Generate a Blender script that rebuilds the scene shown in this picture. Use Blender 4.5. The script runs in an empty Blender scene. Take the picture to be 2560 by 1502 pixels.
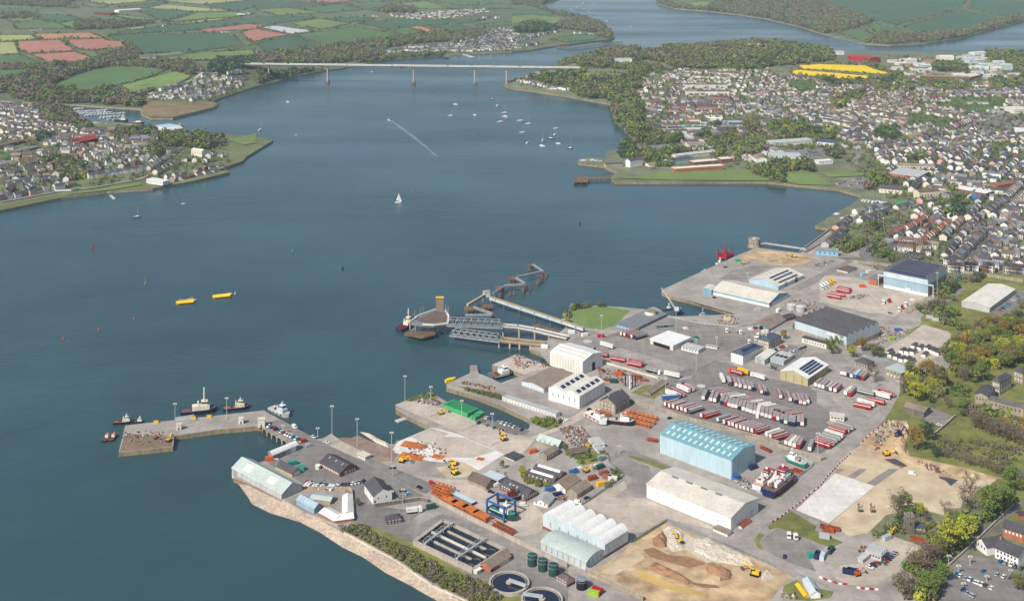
import bpy, bmesh, math, random
import numpy as np
from mathutils import Vector, Matrix
from mathutils.geometry import delaunay_2d_cdt
random.seed(7); RNG = np.random.default_rng(7)
SC = bpy.context.scene; COL = SC.collection
R_ = math.radians
# ------------------------------------------------------------ camera, sky, sun, exposure
CAM_H, F_PX, V_H, U_C = 370.0,2880.0,-180.0,1280.0
cam = bpy.data.cameras.new('camera'); cam_o = bpy.data.objects.new('camera', cam); COL.objects.link(cam_o)
cam_o.location = (0,0, CAM_H); cam_o.rotation_euler = (R_(90),0,0)
cam.sensor_width = 36; cam.lens = F_PX/2560*36; cam.shift_y = -(751-V_H)/2560
cam.clip_start = 1; cam.clip_end = 40000; SC.camera = cam_o
SUN_EL, SUN_AZ = R_(43), R_(222)          # azimuth of the sun, clockwise from +Y (behind and left of the camera)
world = bpy.data.worlds.new('World'); SC.world = world; world.use_nodes = True
nt = world.node_tree; bg = nt.nodes['Background']
sky = nt.nodes.new('ShaderNodeTexSky'); sky.sky_type = 'NISHITA'; sky.sun_disc = False
sky.sun_elevation = SUN_EL; sky.sun_rotation = SUN_AZ; sky.air_density = 1.0; sky.dust_density = 1.5
nt.links.new(sky.outputs[0], bg.inputs[0]); bg.inputs[1].default_value = 0.09
sun = bpy.data.lights.new('sun','SUN'); sun.energy = 4.0; sun.angle = R_(0.6); sun.color = (1,.955,.895)
sun_o = bpy.data.objects.new('sun', sun); COL.objects.link(sun_o)
sd = Vector((math.sin(SUN_AZ)*math.cos(SUN_EL), math.cos(SUN_AZ)*math.cos(SUN_EL), math.sin(SUN_EL)))
sun_o.rotation_euler = sd.to_track_quat('Z','Y').to_euler(); sun_o.location = (-200,-200,600)
SC.view_settings.view_transform = 'Standard'; SC.view_settings.look = 'None'
SC.view_settings.exposure = 0.38; SC.view_settings.gamma = 1
SC.cycles.max_bounces = 5; SC.cycles.diffuse_bounces = 2; SC.cycles.glossy_bounces = 2; SC.cycles.volume_bounces = 1
SC.cycles.transparent_max_bounces = 6; SC.cycles.use_denoising = True
# ------------------------------------------------------------ survey frame: tile points to ground points
KS = dict(A=(0,0,.25427), B=(640,0,.25427), C=(1280,0,.25427), D=(1920,0,.25427), E=(0,250,.25427),
          F=(1400,300,.22311), G=(1920,300,.25427), H=(200,900,.25427), I=(560,1050,.22311),
          J=(960,620,.22311), K=(1600,560,.22311), L=(2050,560,.20286), M=(960,870,.22311),
          N=(1480,780,.22311), O=(2000,780,.22311), Q=(860,1172,.22311), S=(1300,1000,.22311),
          T=(1300,1172,.22311), U=(1640,1000,.22311), V=(1800,1172,.22311), W=(2100,1000,.18254),
          X=(2100,1232,.18254), Y=(1000,1000,.15892), Z=(1700,940,.13524), _=(0,0,1))
def q(r, x, y):
    a = KS[r]; return (a[0] + x*a[2], a[1] + y*a[2])
def ql(r, *xy):
    return [q(r, xy[i], xy[i + 1]) for i in range(0, len(xy),2)]
def P(u, v, z=0.0):
    k = (CAM_H - z)/(v - V_H); return Vector(((u - U_C)*k, F_PX*k, z))
# ------------------------------------------------------------ materials
_M = {}
def _bs(m):
    return m.node_tree.nodes['Principled BSDF']
def mat(key, col=None, rough=.85, var=.12, scale=.25, metal=0., spec=.3, col2=None, bump=0., big=.02, bigvar=None, stretch=None, det=4, joint=0., streak=0.):
    if key in _M: return _M[key]
    m = bpy.data.materials.new(key); m.use_nodes = True; t = m.node_tree; b = _bs(m)
    b.inputs['Roughness'].default_value = rough; b.inputs['Metallic'].default_value = metal
    b.inputs['Specular IOR Level'].default_value = spec
    g = t.nodes.new('ShaderNodeNewGeometry'); src = g.outputs['Position']
    if stretch:
        mp = t.nodes.new('ShaderNodeMapping'); mp.inputs['Scale'].default_value = stretch; mp.inputs['Rotation'].default_value = (0,0,.6)
        t.links.new(src, mp.inputs[0]); src = mp.outputs[0]
    def noise(sc, d):
        n = t.nodes.new('ShaderNodeTexNoise'); n.inputs['Scale'].default_value = sc; n.inputs['Detail'].default_value = d
        n.inputs['Roughness'].default_value = .62
        t.links.new(src, n.inputs['Vector']); return n.outputs['Fac']
    def ramp(fac, c0, c1, lo=.32, hi=.68):
        r = t.nodes.new('ShaderNodeValToRGB'); r.color_ramp.elements[0].position = lo; r.color_ramp.elements[1].position = hi
        r.color_ramp.elements[0].color = (*c0,1); r.color_ramp.elements[1].color = (*c1,1); t.links.new(fac, r.inputs[0]); return r.outputs[0]
    f1 = noise(scale, det)
    d = tuple(c*(1-var) for c in col); l = tuple(min(1, c*(1+var)) for c in (col2 or col))
    out = ramp(f1, d, l)
    bv = var if bigvar is None else bigvar
    if bv:
        f2 = ramp(noise(big,3),(1-bv,)*3,(1+bv*.6,)*3,.35,.65)
        mx = t.nodes.new('ShaderNodeMix'); mx.data_type = 'RGBA'; mx.blend_type = 'MULTIPLY'; mx.inputs[0].default_value = 1
        t.links.new(out, mx.inputs[6]); t.links.new(f2, mx.inputs[7]); out = mx.outputs[2]
    def mul(o, f):
        mx = t.nodes.new('ShaderNodeMix'); mx.data_type = 'RGBA'; mx.blend_type = 'MULTIPLY'; mx.inputs[0].default_value = 1; t.links.new(o, mx.inputs[6]); t.links.new(f, mx.inputs[7]); return mx.outputs[2]
    if joint or streak:
        mp = t.nodes.new('ShaderNodeMapping'); mp.inputs['Rotation'].default_value = (0,0,.62); t.links.new(g.outputs['Position'], mp.inputs[0])
        if joint:
            br = t.nodes.new('ShaderNodeTexBrick'); br.inputs['Scale'].default_value = 1/joint; br.inputs['Brick Width'].default_value = 1.; br.inputs['Row Height'].default_value = .7; br.inputs['Mortar Size'].default_value = .02; br.offset = 0
            br.inputs['Color1'].default_value = (1,1,1,1); br.inputs['Color2'].default_value = (.94,.94,.95,1); br.inputs['Mortar'].default_value = (.8,.79,.78,1); t.links.new(mp.outputs[0], br.inputs['Vector']); out = mul(out, br.outputs[0])
        if streak:
            for rz_, sc in ((.62,(.012,.35,1)),(-.5,(.3,.015,1))):
                m2 = t.nodes.new('ShaderNodeMapping'); m2.inputs['Rotation'].default_value = (0,0, rz_); m2.inputs['Scale'].default_value = sc; t.links.new(g.outputs['Position'], m2.inputs[0]); n2 = t.nodes.new('ShaderNodeTexNoise'); n2.inputs['Scale'].default_value = 1.; n2.inputs['Detail'].default_value = 4; t.links.new(m2.outputs[0], n2.inputs['Vector'])
                out = mul(out, ramp(n2.outputs['Fac'],(1-streak,)*3,(1+streak*.5,)*3,.38,.62))
            n3 = noise(.35,6); out = mul(out, ramp(n3,(1-streak,)*3,(1.04,)*3,.34,.5))
    t.links.new(out, b.inputs['Base Color'])
    if bump:
        bp = t.nodes.new('ShaderNodeBump'); bp.inputs['Strength'].default_value = .6; bp.inputs['Distance'].default_value = bump
        t.links.new(f1, bp.inputs['Height']); t.links.new(bp.outputs[0], b.inputs['Normal'])
    _M[key] = m; return m
def S_(h):                                   # hex colour to linear
    c = [int(h[i:i + 2],16)/255 for i in (0,2,4)]
    return tuple(x/12.92 if x <= .04045 else ((x + .055)/1.055) ** 2.4 for x in c)
PAL = dict(
    white=('d9d8d2',.6,.05), cream=('d3cbb6',.7,.06), offwhite=('cfcabd',.7,.08), paleyellow=('cdc4a2',.7,.05), pink=('c99a90',.7,.05),
    paleblue=('a3bcc8',.6,.05), skyblue=('86aec4',.6,.05), seablue=('6c9db2',.55,.06), teal=('6d9ba7',.5,.06), tealwall=('adc3c8',.55,.05),
    bluegrey=('b3bfc2',.6,.06), greyblue=('8fa3ac',.55,.06), grey=('8f8d8a',.8,.08), lightgrey=('b0afab',.7,.07), midgrey=('75777a',.8,.08), darkgrey=('4c4c4e',.8,.10), slate=('4e4c50',.75,.14),
    slateblue=('4c5361',.7,.12), roofbrown=('675850',.8,.14), rooftan=('867868',.85,.14), black=('1b1c1f',.6,.1), roofblack=('4a484b',.85,.13),
    stone=('948a78',.9,.18), darkstone=('6d685f',.9,.2), brick=('7f5344',.9,.12), orangebrick=('a36a4c',.9,.1), terracotta=('8e5c4c',.85,.1), redroof=('9a3a36',.7,.07),
    red=('a31524',.45,.05), darkred=('6d1a1e',.6,.08), orange=('c4531c',.5,.08), rust=('8e4526',.9,.25), rustorange=('b8662f',.85,.2), yellow=('dcae20',.5,.05), buoyyellow=('f2cc08',.45,.04),
    green=('3d9a60',.55,.05), darkgreen=('28463c',.6,.08), bottlegreen=('1f4a44',.5,.06), seagreen=('2f8a7a',.5,.06), palegreen=('a9b3ac',.6,.08), navy=('1c2748',.4,.06), blue=('34629a',.45,.06), lime=('8fae3a',.6,.05),
    metal=('a3a9ab',.45,.06), steel=('7d8386',.5,.1), concrete=('a89e8f',.9,.12), paleconcrete=('c6bfb0',.9,.08), glass=('232b35',.12,.05), tyre=('1c1c1d',.9,.05), solar=('27314f',.25,.1), skylight=('cfd0bd',.5,.05),
    tan=('a58f6c',.9,.12), wood=('6d5a45',.9,.2), hull_white=('d6d8da',.35,.03), silver=('9ea2a6',.35,.03), deck=('7c5a4c',.85,.12), canvas=('3a3f52',.8,.1), beigewall=('ada07c',.8,.06), asbestos=('a0a19e',.85,.08))
def m_(k):
    if k in _M: return _M[k]
    h, r, v = PAL[k]; return mat(k, S_(h), r, v + .03, scale=.8, spec=.4 if r < .6 else .25, big=.1, bigvar=v + .02, stretch=(1,1,.12))
# ------------------------------------------------------------ object helpers
def tag(o, label=None, cat=None, group=None, kind=None):
    if label: o['label'] = label
    if cat: o['category'] = cat
    if group: o['group'] = group
    if kind: o['kind'] = kind
    return o
def obj(name, me, material=None, parent=None, loc=None, rot=None, scale=None):
    o = bpy.data.objects.new(name, me); COL.objects.link(o)
    if material is not None:
        if not me.materials: me.materials.append(None)
        o.material_slots[0].link = 'OBJECT'; o.material_slots[0].material = m_(material) if isinstance(material, str) else material
    if parent is not None: o.parent = parent
    if loc is not None: o.location = loc
    if rot is not None: o.rotation_euler = rot
    if scale is not None: o.scale = scale
    return o
def mesh(name, vs, fs, smooth=False, mats=None, mi=None):
    me = bpy.data.meshes.new(name); me.from_pydata([tuple(v) for v in vs],[], fs)
    for m in mats or []: me.materials.append(m)
    if mi is not None: me.polygons.foreach_set('material_index', np.asarray(mi, dtype=np.int32))
    if smooth: me.polygons.foreach_set('use_smooth',[True] * len(me.polygons))
    me.update(); return me
def empty(name, loc, rz=0., label=None, cat=None, group=None):
    o = bpy.data.objects.new(name, None); COL.objects.link(o); o.location = loc; o.rotation_euler = (0,0, rz); o.empty_display_size = .1
    return tag(o, label, cat, group)
_sh = {}
def ucube():
    if 'c' not in _sh:
        v = [(x, y, z) for z in (-.5,.5) for x, y in ((-.5,-.5),(.5,-.5),(.5,.5),(-.5,.5))]
        _sh['c'] = mesh('unit_block', v,[(3,2,1,0),(4,5,6,7),(0,1,5,4),(1,2,6,5),(2,3,7,6),(3,0,4,7)])
    return _sh['c']
def ucyl(n=16):
    k = 'y%d' % n
    if k not in _sh:
        v = [(math.cos(2*math.pi*i/n)*.5, math.sin(2*math.pi*i/n)*.5, z) for z in (-.5,.5) for i in range(n)]
        f = [(i,(i + 1) % n, n + (i + 1) % n, n + i) for i in range(n)] + [tuple(range(n))[::-1], tuple(range(n,2*n))]
        _sh[k] = mesh('unit_round', v, f)
    return _sh[k]
def box(par, name, m, c, s, rz=0., rot=None):
    return obj(name, ucube(), m, par, c, rot or (0,0, rz), s)
def cyl(par, name, m, c, d, h, n=12, rot=None):
    return obj(name, ucyl(n), m, par, c, rot,(d, d, h))
def bar(par, name, m, a, b, w=.3, round_=False):
    a = Vector(a); b = Vector(b); d = b - a; L = d.length
    o = obj(name, ucyl(8) if round_ else ucube(), m, par,(a + b)/2, None,(w, w, L))
    o.rotation_mode = 'QUATERNION'; o.rotation_quaternion = d.to_track_quat('Z','Y'); return o
ORD = ['first','second','third','fourth','fifth','sixth','seventh','eighth','ninth','tenth','eleventh','twelfth']
def nth(i):
    if i < 12: return ORD[i]
    n = i + 1; s = 'th' if 10 <= n % 100 <= 20 else {1: 'st',2: 'nd',3: 'rd'}.get(n % 10,'th'); return '%d%s' % (n, s)
# ------------------------------------------------------------ terrain: four shores, heights, ground sheets
G0 = 3.2
DOCK = (ql('Q',1390,1500,1010,1320,570,1025,0,715)+ql('I',1200,1170,900,1040,650,900,400,770,110,640,210,470,395,520,395,470,490,445,740,235,560,135,460,75)
        + ql('H',1740,650,1330,685,930,745,915,850,380,905,445,640,1000,580,1810,492,1855,520,2330,775)
        + ql('I',1110,200,1200,150,1330,240,1500,310,1760,480,1960,330,1960,230)+ql('M',530,890,130,690,130,630,500,490,620,550,690,590,1130,755,1450,880,1640,915,1690,870,1600,780,
        1320,650,1040,540,700,440,700,400,960,280,965,190,1040,190,1060,280,1210,340,1310,390,1440,340,1570,300,1420,240,1215,225,1210,180,1490,65,1660,140,1900,225,1960,170)
        + ql('J',1870,1225,1640,1130,1640,1100,1760,1060,1930,1000,2000,960,2030,880,1990,800,2000,745,2090,680,2250,640,2500,650)
        + ql('K',-190,930,60,955,150,925,230,960,300,1030,540,1080,700,1090,830,1090,870,1050,1090,1010,700,890,330,805,240,765,245,735,1090,350,1310,262,1500,290,1800,325,1870,265,2120,85)
        + ql('G',610,1070,465,1045,470,1030,560,985,570,965,830,825,920,745,690,680,400,650,0,610)
        + ql('F',2180,690,1700,695,1250,695,620,695,560,650,640,580,520,540,510,520,200,485,200,440,340,420,510,430,520,350,660,330,850,230,700,80,610,0)
        + ql('C',1000,1160,960,1020,680,970,340,915,0,870) + [(1258,213),(1262,203),(1295,192),(1346,178),(1390,166),(1432,150),(1534,134),(1661,124),(1788,114),(1890,106),(1985,112),(2057,124),(2085,128),(2479,132),(2560,134),(2800,140),(3300,400),(3300,1700),(1500,1700)])
NEYLAND = (ql('_',-300,610)+ql('E',0,1085,600,960,1050,900,1500,870,1900,795,2260,710,2200,665,2390,600,2420,560,2517,500)+ql('_',683,351,640,340)
           + ql('A',2270,1325,1800,1290,1540,1245,1300,1215,1060,1195,850,1205,760,1150,640,1080,500,1045)+ql('_',0,263,-300,264))
NORTH = (ql('_',-900,246,-300,248,0,252)+ql('A',350,1018,750,1030,1100,1055,1400,1070,1390,1120,1480,1162,1700,1162,2100,1062,2140,1040,2090,1010,2150,970,2517,850)
         + ql('B',180,810,380,750,700,690,830,675,1090,625,1350,580,1850,540,2180,525,2517,510)+ql('C',200,490,440,450,980,385,1012,370,960,320,880,240,700,180,380,120,280,65,330,20,460,0)
         + ql('_',1420,-12,1420,-45,-900,-45))
EAST = ql('C',1430,20,1440,42,1600,87,1900,112,2200,142,2517,192)+ql('D',300,262,560,342,950,432,1200,447,1550,427,1900,377,2200,292,2517,207)+ql('_',2800,0,2900,-45,1640,-45,1636,0)
LANDS = [('dock_land', DOCK, G0),('neyland_headland', NEYLAND,3.),('north_shore', NORTH,3.),('east_shore', EAST,2.5)]
LANDW = [np.array([P(u, v, z)[:2] for u, v in px]) for _, px, z in LANDS]
GX0, GX1, GY0, GY1, GS = -3200.,4000.,480.,7800.,15.
_gx = np.arange(GX0, GX1, GS); _gy = np.arange(GY0, GY1, GS)
def inpoly(x, y, poly):
    c = np.zeros(x.shape, bool); n = len(poly)
    for i in range(n):
        x1, y1 = poly[i - 1]; x2, y2 = poly[i]
        if y1 == y2: continue
        c ^= ((y1 > y) != (y2 > y)) & (x < (x2-x1)*(y - y1)/(y2-y1)+x1)
    return c
def polydist(x, y, poly):
    d = np.full(x.shape,1e9); n = len(poly)
    for i in range(n):
        ax, ay = poly[i - 1]; bx, by = poly[i]; ex, ey = bx - ax, by - ay; L = ex*ex + ey*ey + 1e-9
        t = np.clip(((x - ax)*ex + (y - ay)*ey)/L,0,1)
        d = np.minimum(d,(x - ax - t*ex) ** 2+(y - ay - t*ey) ** 2)
    return np.sqrt(d)
def gauss(x, y, cx, cy, a, sx, sy): return a*np.exp(-((x - cx)/sx) ** 2/2-((y - cy)/sy) ** 2/2)
def height(x, y):
    x = np.asarray(x, float); y = np.asarray(y, float); h = np.full(x.shape,-4.0)
    for i, W in enumerate(LANDW):
        b = (x > W[:,0].min()) & (x < W[:,0].max()) & (y > W[:,1].min()) & (y < W[:,1].max())
        if not b.any(): continue
        idx = np.where(b); xs, ys = x[idx], y[idx]; ins = inpoly(xs, ys, W)
        if not ins.any(): continue
        xi, yi = xs[ins], ys[ins]
        if i == 0:
            far = yi > 1500; z = np.full(xi.shape, G0)
            if far.any():
                xf, yf = xi[far], yi[far]; d = polydist(xf, yf, W); s = np.clip(d/130,0,1); s = s*s*(3-2*s)
                z[far] += s*(gauss(xf, yf,480,3050,34,420,230)+gauss(xf, yf,210,2700,25,150,130)+gauss(xf, yf,900,2500,9,600,350))
        else:
            d = polydist(xi, yi, W)
            if i == 1: z = 3+20*(1-np.exp(-d/260))
            elif i == 2: z = 3+55*(1-np.exp(-d/800))+np.clip(d/60,0,1)*gauss(xi, yi,-720,2775,34,130,110)+np.clip(d/200,0,1)*6*np.sin(xi/260)*np.sin(yi/420)
            else: z = 2.5+60*(1-np.exp(-d/700))
        tmp = h[idx]; tmp[ins] = z; h[idx] = tmp
    return h
_GXX, _GYY = np.meshgrid(_gx, _gy); HG = height(_GXX, _GYY)
def hf(x, y):
    x = np.asarray(x, float); y = np.asarray(y, float)
    fx = np.clip((x - GX0)/GS,0, len(_gx)-1.001); fy = np.clip((y - GY0)/GS,0, len(_gy)-1.001)
    ix = fx.astype(int); iy = fy.astype(int); a = fx - ix; b = fy - iy
    return HG[iy, ix] * (1-a)*(1-b)+HG[iy, ix + 1] * a*(1-b)+HG[iy + 1, ix] * (1-a)*b + HG[iy + 1, ix + 1] * a*b
def hz(x, y):                                # exact height at one point
    z = float(height(np.array([x]), np.array([y]))[0]); return z
_TY = np.concatenate([np.arange(500,1600,12.), np.arange(1600,7700,18.)])
def gp(u, v):                                # walk along the sight line to the ground
    k = _TY/F_PX; x = (u - U_C)*k; zr = CAM_H - (v - V_H)*k
    if v > 530 or (v > 480 and u > 600): return P(u, v, G0)
    hh = hf(x, _TY); w = np.where(hh >= zr)[0]
    if len(w) == 0: return P(u, max(v,-40),40)
    i = w[0]
    if i == 0: return P(u, v, G0)
    d0 = zr[i - 1] - hh[i - 1]; d1 = hh[i] - zr[i]; t = d0/(d0+d1+1e-9); y = _TY[i - 1] + t*(_TY[i] - _TY[i - 1])
    p = Vector(((u - U_C)*y/F_PX, y, CAM_H - (v - V_H)*y/F_PX))
    for _ in range(2):
        z = float(hf(p.x, p.y)); z = z if z > 2.9 else hz(p.x, p.y)
        if z < 1: break
        p = p.lerp(P(u, v, z),.8)
    return p
def gq(r, x, y): return gp(*q(r, x, y))
def gl(r, *xy): return [gq(r, xy[i], xy[i + 1]) for i in range(0, len(xy),2)]
def fillpoly(name, pts, zf, step=None, skirt=None, drop=None):
    """one ground sheet inside an outline; zf gives the height; a skirt drops to the water"""
    pts = [Vector((p[0], p[1])) for p in pts]; n = len(pts); vs = list(pts)
    W = np.array([(p.x, p.y) for p in pts])
    if step:
        x0, y0 = W.min(0); x1, y1 = W.max(0)
        X, Y = np.meshgrid(np.arange(x0, x1, step), np.arange(y0, y1, step)); X = X.ravel(); Y = Y.ravel()
        ok = inpoly(X, Y, W); X, Y = X[ok], Y[ok]
        if len(X):
            ok = polydist(X, Y, W) > step*.3; vs += [Vector((a, b)) for a, b in zip(X[ok], Y[ok])]
    r = delaunay_2d_cdt(vs,[],[list(range(n))],1,1e-3)
    co = r[0]; A = np.array([(c.x, c.y) for c in co]); z = zf(A[:,0], A[:,1])
    V = [(a, b, c) for (a, b), c in zip(A, z)]; F = [tuple(f) for f in r[2]]
    F = [f if (A[f[1]][0] - A[f[0]][0])*(A[f[2]][1] - A[f[0]][1])-(A[f[1]][1] - A[f[0]][1])*(A[f[2]][0] - A[f[0]][0]) > 0 else f[::-1] for f in F]
    mi = [0] * len(F)
    if skirt is not None:
        area = sum(W[i - 1][0] * W[i][1] - W[i][0] * W[i - 1][1] for i in range(n)); b = len(V)
        zt = zf(W[:,0], W[:,1])
        for i in range(n): V.append((*W[i], zt[i])); V.append((*W[i], skirt))
        for i in range(n):
            j = (i + 1) % n; f = (b + 2*i, b + 2*i + 1, b + 2*j + 1, b + 2*j); F.append(f if area > 0 else f[::-1]); mi.append(1)
    return V, F, mi
mat('water',(.025,.063,.068), rough=.16, var=.25, scale=.004, spec=.5, bigvar=.0)
def make_water():
    m = _M['water']; t = m.node_tree; b = _bs(m); g = t.nodes.new('ShaderNodeNewGeometry')
    def nz(sc, st, det=2):
        mp = t.nodes.new('ShaderNodeMapping'); mp.inputs['Scale'].default_value = st; mp.inputs['Rotation'].default_value = (0,0,.25)
        t.links.new(g.outputs['Position'], mp.inputs[0]); n = t.nodes.new('ShaderNodeTexNoise'); n.inputs['Scale'].default_value = sc; n.inputs['Detail'].default_value = det
        t.links.new(mp.outputs[0], n.inputs['Vector']); return n.outputs['Fac']
    a = nz(.16,(.45,1,1),3); c = nz(.035,(.5,1,1),2); patch = nz(.0045,(.3,1,1),5)
    ad = t.nodes.new('ShaderNodeMath'); ad.operation = 'MULTIPLY_ADD'; ad.inputs[1].default_value = 1.6; t.links.new(c, ad.inputs[0]); t.links.new(a, ad.inputs[2])
    bp = t.nodes.new('ShaderNodeBump'); bp.inputs['Distance'].default_value = 1.1; t.links.new(ad.outputs[0], bp.inputs['Height'])
    mr = t.nodes.new('ShaderNodeMapRange'); mr.inputs[1].default_value = .35; mr.inputs[2].default_value = .65; mr.inputs[3].default_value = .07; mr.inputs[4].default_value = .42
    t.links.new(patch, mr.inputs[0]); t.links.new(mr.outputs[0], bp.inputs['Strength']); t.links.new(bp.outputs[0], b.inputs['Normal'])
    mr2 = t.nodes.new('ShaderNodeMapRange'); mr2.inputs[1].default_value = .35; mr2.inputs[2].default_value = .65; mr2.inputs[3].default_value = .16; mr2.inputs[4].default_value = .3
    t.links.new(patch, mr2.inputs[0]); t.links.new(mr2.outputs[0], b.inputs['Roughness']); b.inputs['IOR'].default_value = 1.33
make_water()
o = obj('water', mesh('water',[(-7000,-200,0),(7000,-200,0),(7000,8200,0),(-7000,8200,0)],[(0,1,2,3)]), _M['water']); tag(o, kind='structure')
GM = dict(
    dock=mat('ground_dock', S_('9b938a'),.95,.12,.08, bigvar=.2, big=.02, joint=7., streak=.06),
    urban=mat('ground_town', S_('757061'),.95,.2,.07, col2=S_('6b7350'), bigvar=.22, streak=.1),
    grass=mat('ground_grass', S_('66703a'),.95,.2,.12, col2=S_('77743f'), bigvar=.2),
    wild=mat('ground_wild', S_('74704f'),.95,.25,.05, col2=S_('667048'), bigvar=.2, big=.008),
    hill=mat('ground_hill', S_('55623f'),.95,.15,.02, col2=S_('626848'), bigvar=.15, big=.004),
    rock=mat('shore_rock', S_('8c7a69'),.95,.35,.35, col2=S_('968674'), bigvar=.2, bump=.3),
    quay=mat('quay_wall', S_('86785f'),.95,.3,.5, bigvar=.25, stretch=(1,1,.25), bump=.1))
zdock = lambda x, y: np.maximum(height(x, y), G0)
for (nm, px, zb), W, gm, wm, st in zip(LANDS, LANDW,('urban','wild','hill','hill'),('quay','rock','rock','rock'),(40,30,45,60)):
    def zf(x, y, zb=zb): return np.maximum(height(x, y), zb)
    V, F, mi = fillpoly(nm, W, zf, st,-3)
    if gm == 'urban': mi = [2 if m == 0 and max(V[i][1] for i in f) < 1400 and sum(V[i][0] / V[i][1] for i in f)/len(f) < .3 else m for f, m in zip(F, mi)]
    tag(obj(nm, mesh(nm, V, F, False,[GM[gm], GM[wm], GM['dock']], mi)), kind='structure')
# ------------------------------------------------------------ flat sheets laid on the ground
LAYER = [0]
def floor_z(x, y):                            # ground level, also right at the quay edge
    return np.maximum(height(x, y), np.where((y < 1500) | (x > 140), G0,2.6))
def sheet(name, m, pts, lift=.06, step=None, kind='structure'):
    LAYER[0] = (LAYER[0] + 1) % 40; dz = lift + LAYER[0] * .004
    def zf(x, y): return floor_z(x, y)+dz
    if step is None and min(p[1] for p in pts) > 1500: step = 45
    V, F, mi = fillpoly(name, pts, zf, step)
    return tag(obj(name, mesh(name, V, F), m), kind=kind)
def pave(name, m, r, *xy, lift=.06, step=None):
    return sheet(name, m, gl(r, *xy), lift, step)
def strip(name, m, pts, w, lift=.1):
    pts = [Vector((p[0], p[1])) for p in pts]
    if min(p[1] for p in pts) > 1450:          # keep long roads on the slope of the ground
        q2 = [pts[0]]
        for a, b in zip(pts, pts[1:]):
            k = max(1, int((b - a).length/40)); q2 += [a.lerp(b,(j + 1)/k) for j in range(k)]
        pts = q2
    L, Rr = [],[]
    for i, p in enumerate(pts):
        d = (pts[min(i + 1, len(pts)-1)] - pts[max(i - 1,0)]).normalized(); nrm = Vector((-d.y, d.x))*w/2; L.append(p + nrm); Rr.append(p - nrm)
    LAYER[0] = (LAYER[0] + 1) % 40; dz = lift + LAYER[0] * .004; A = L + Rr
    z = floor_z(np.array([a.x for a in A]), np.array([a.y for a in A]))+dz
    n = len(pts); V = [(a.x, a.y, c) for a, c in zip(A, z)]
    F = [(n + i, n + i + 1, i + 1, i) for i in range(n - 1)]
    return tag(obj(name, mesh(name, V, F), m), kind='structure')
# ------------------------------------------------------------ fields
FM = dict(g=mat('field_green', S_('4f683c'),.95,.1,.02, bigvar=.12, big=.006, streak=.06), d=mat('field_dark', S_('415c42'),.95,.08,.02, bigvar=.1, big=.006, streak=.06),
          l=mat('field_light', S_('6a7d44'),.95,.1,.02, bigvar=.12, big=.006, streak=.06), y=mat('field_straw', S_('95965f'),.95,.1,.02, bigvar=.1, big=.006),
          p=mat('field_ploughed', S_('a06e5a'),.95,.07,.03, bigvar=.08, big=.008, streak=.06), o=mat('field_ochre', S_('a97c54'),.95,.07,.03, bigvar=.08, big=.008),
          w=mat('field_fleece', S_('b4b6b4'),.8,.05,.05, bigvar=.05), r=mat('field_rape', S_('dcbc18'),.95,.06,.08, bigvar=.06))
HEDGE = []
NOBUILD = []
def field(k, r, *xy, hedge=True):
    pts = gl(r, *xy); NOBUILD.append(np.array([(p.x, p.y) for p in pts])); sheet('field', FM[k], pts,.9 if pts[0][1] > 1500 else .1,60)
    if hedge:
        n = len(pts)
        for i in range(n):
            j = (i + 1) % n
            if not (xy[2*i] == xy[2*j] and xy[2*i] in (0,2517)): HEDGE.append([pts[i], pts[j]])
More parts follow.
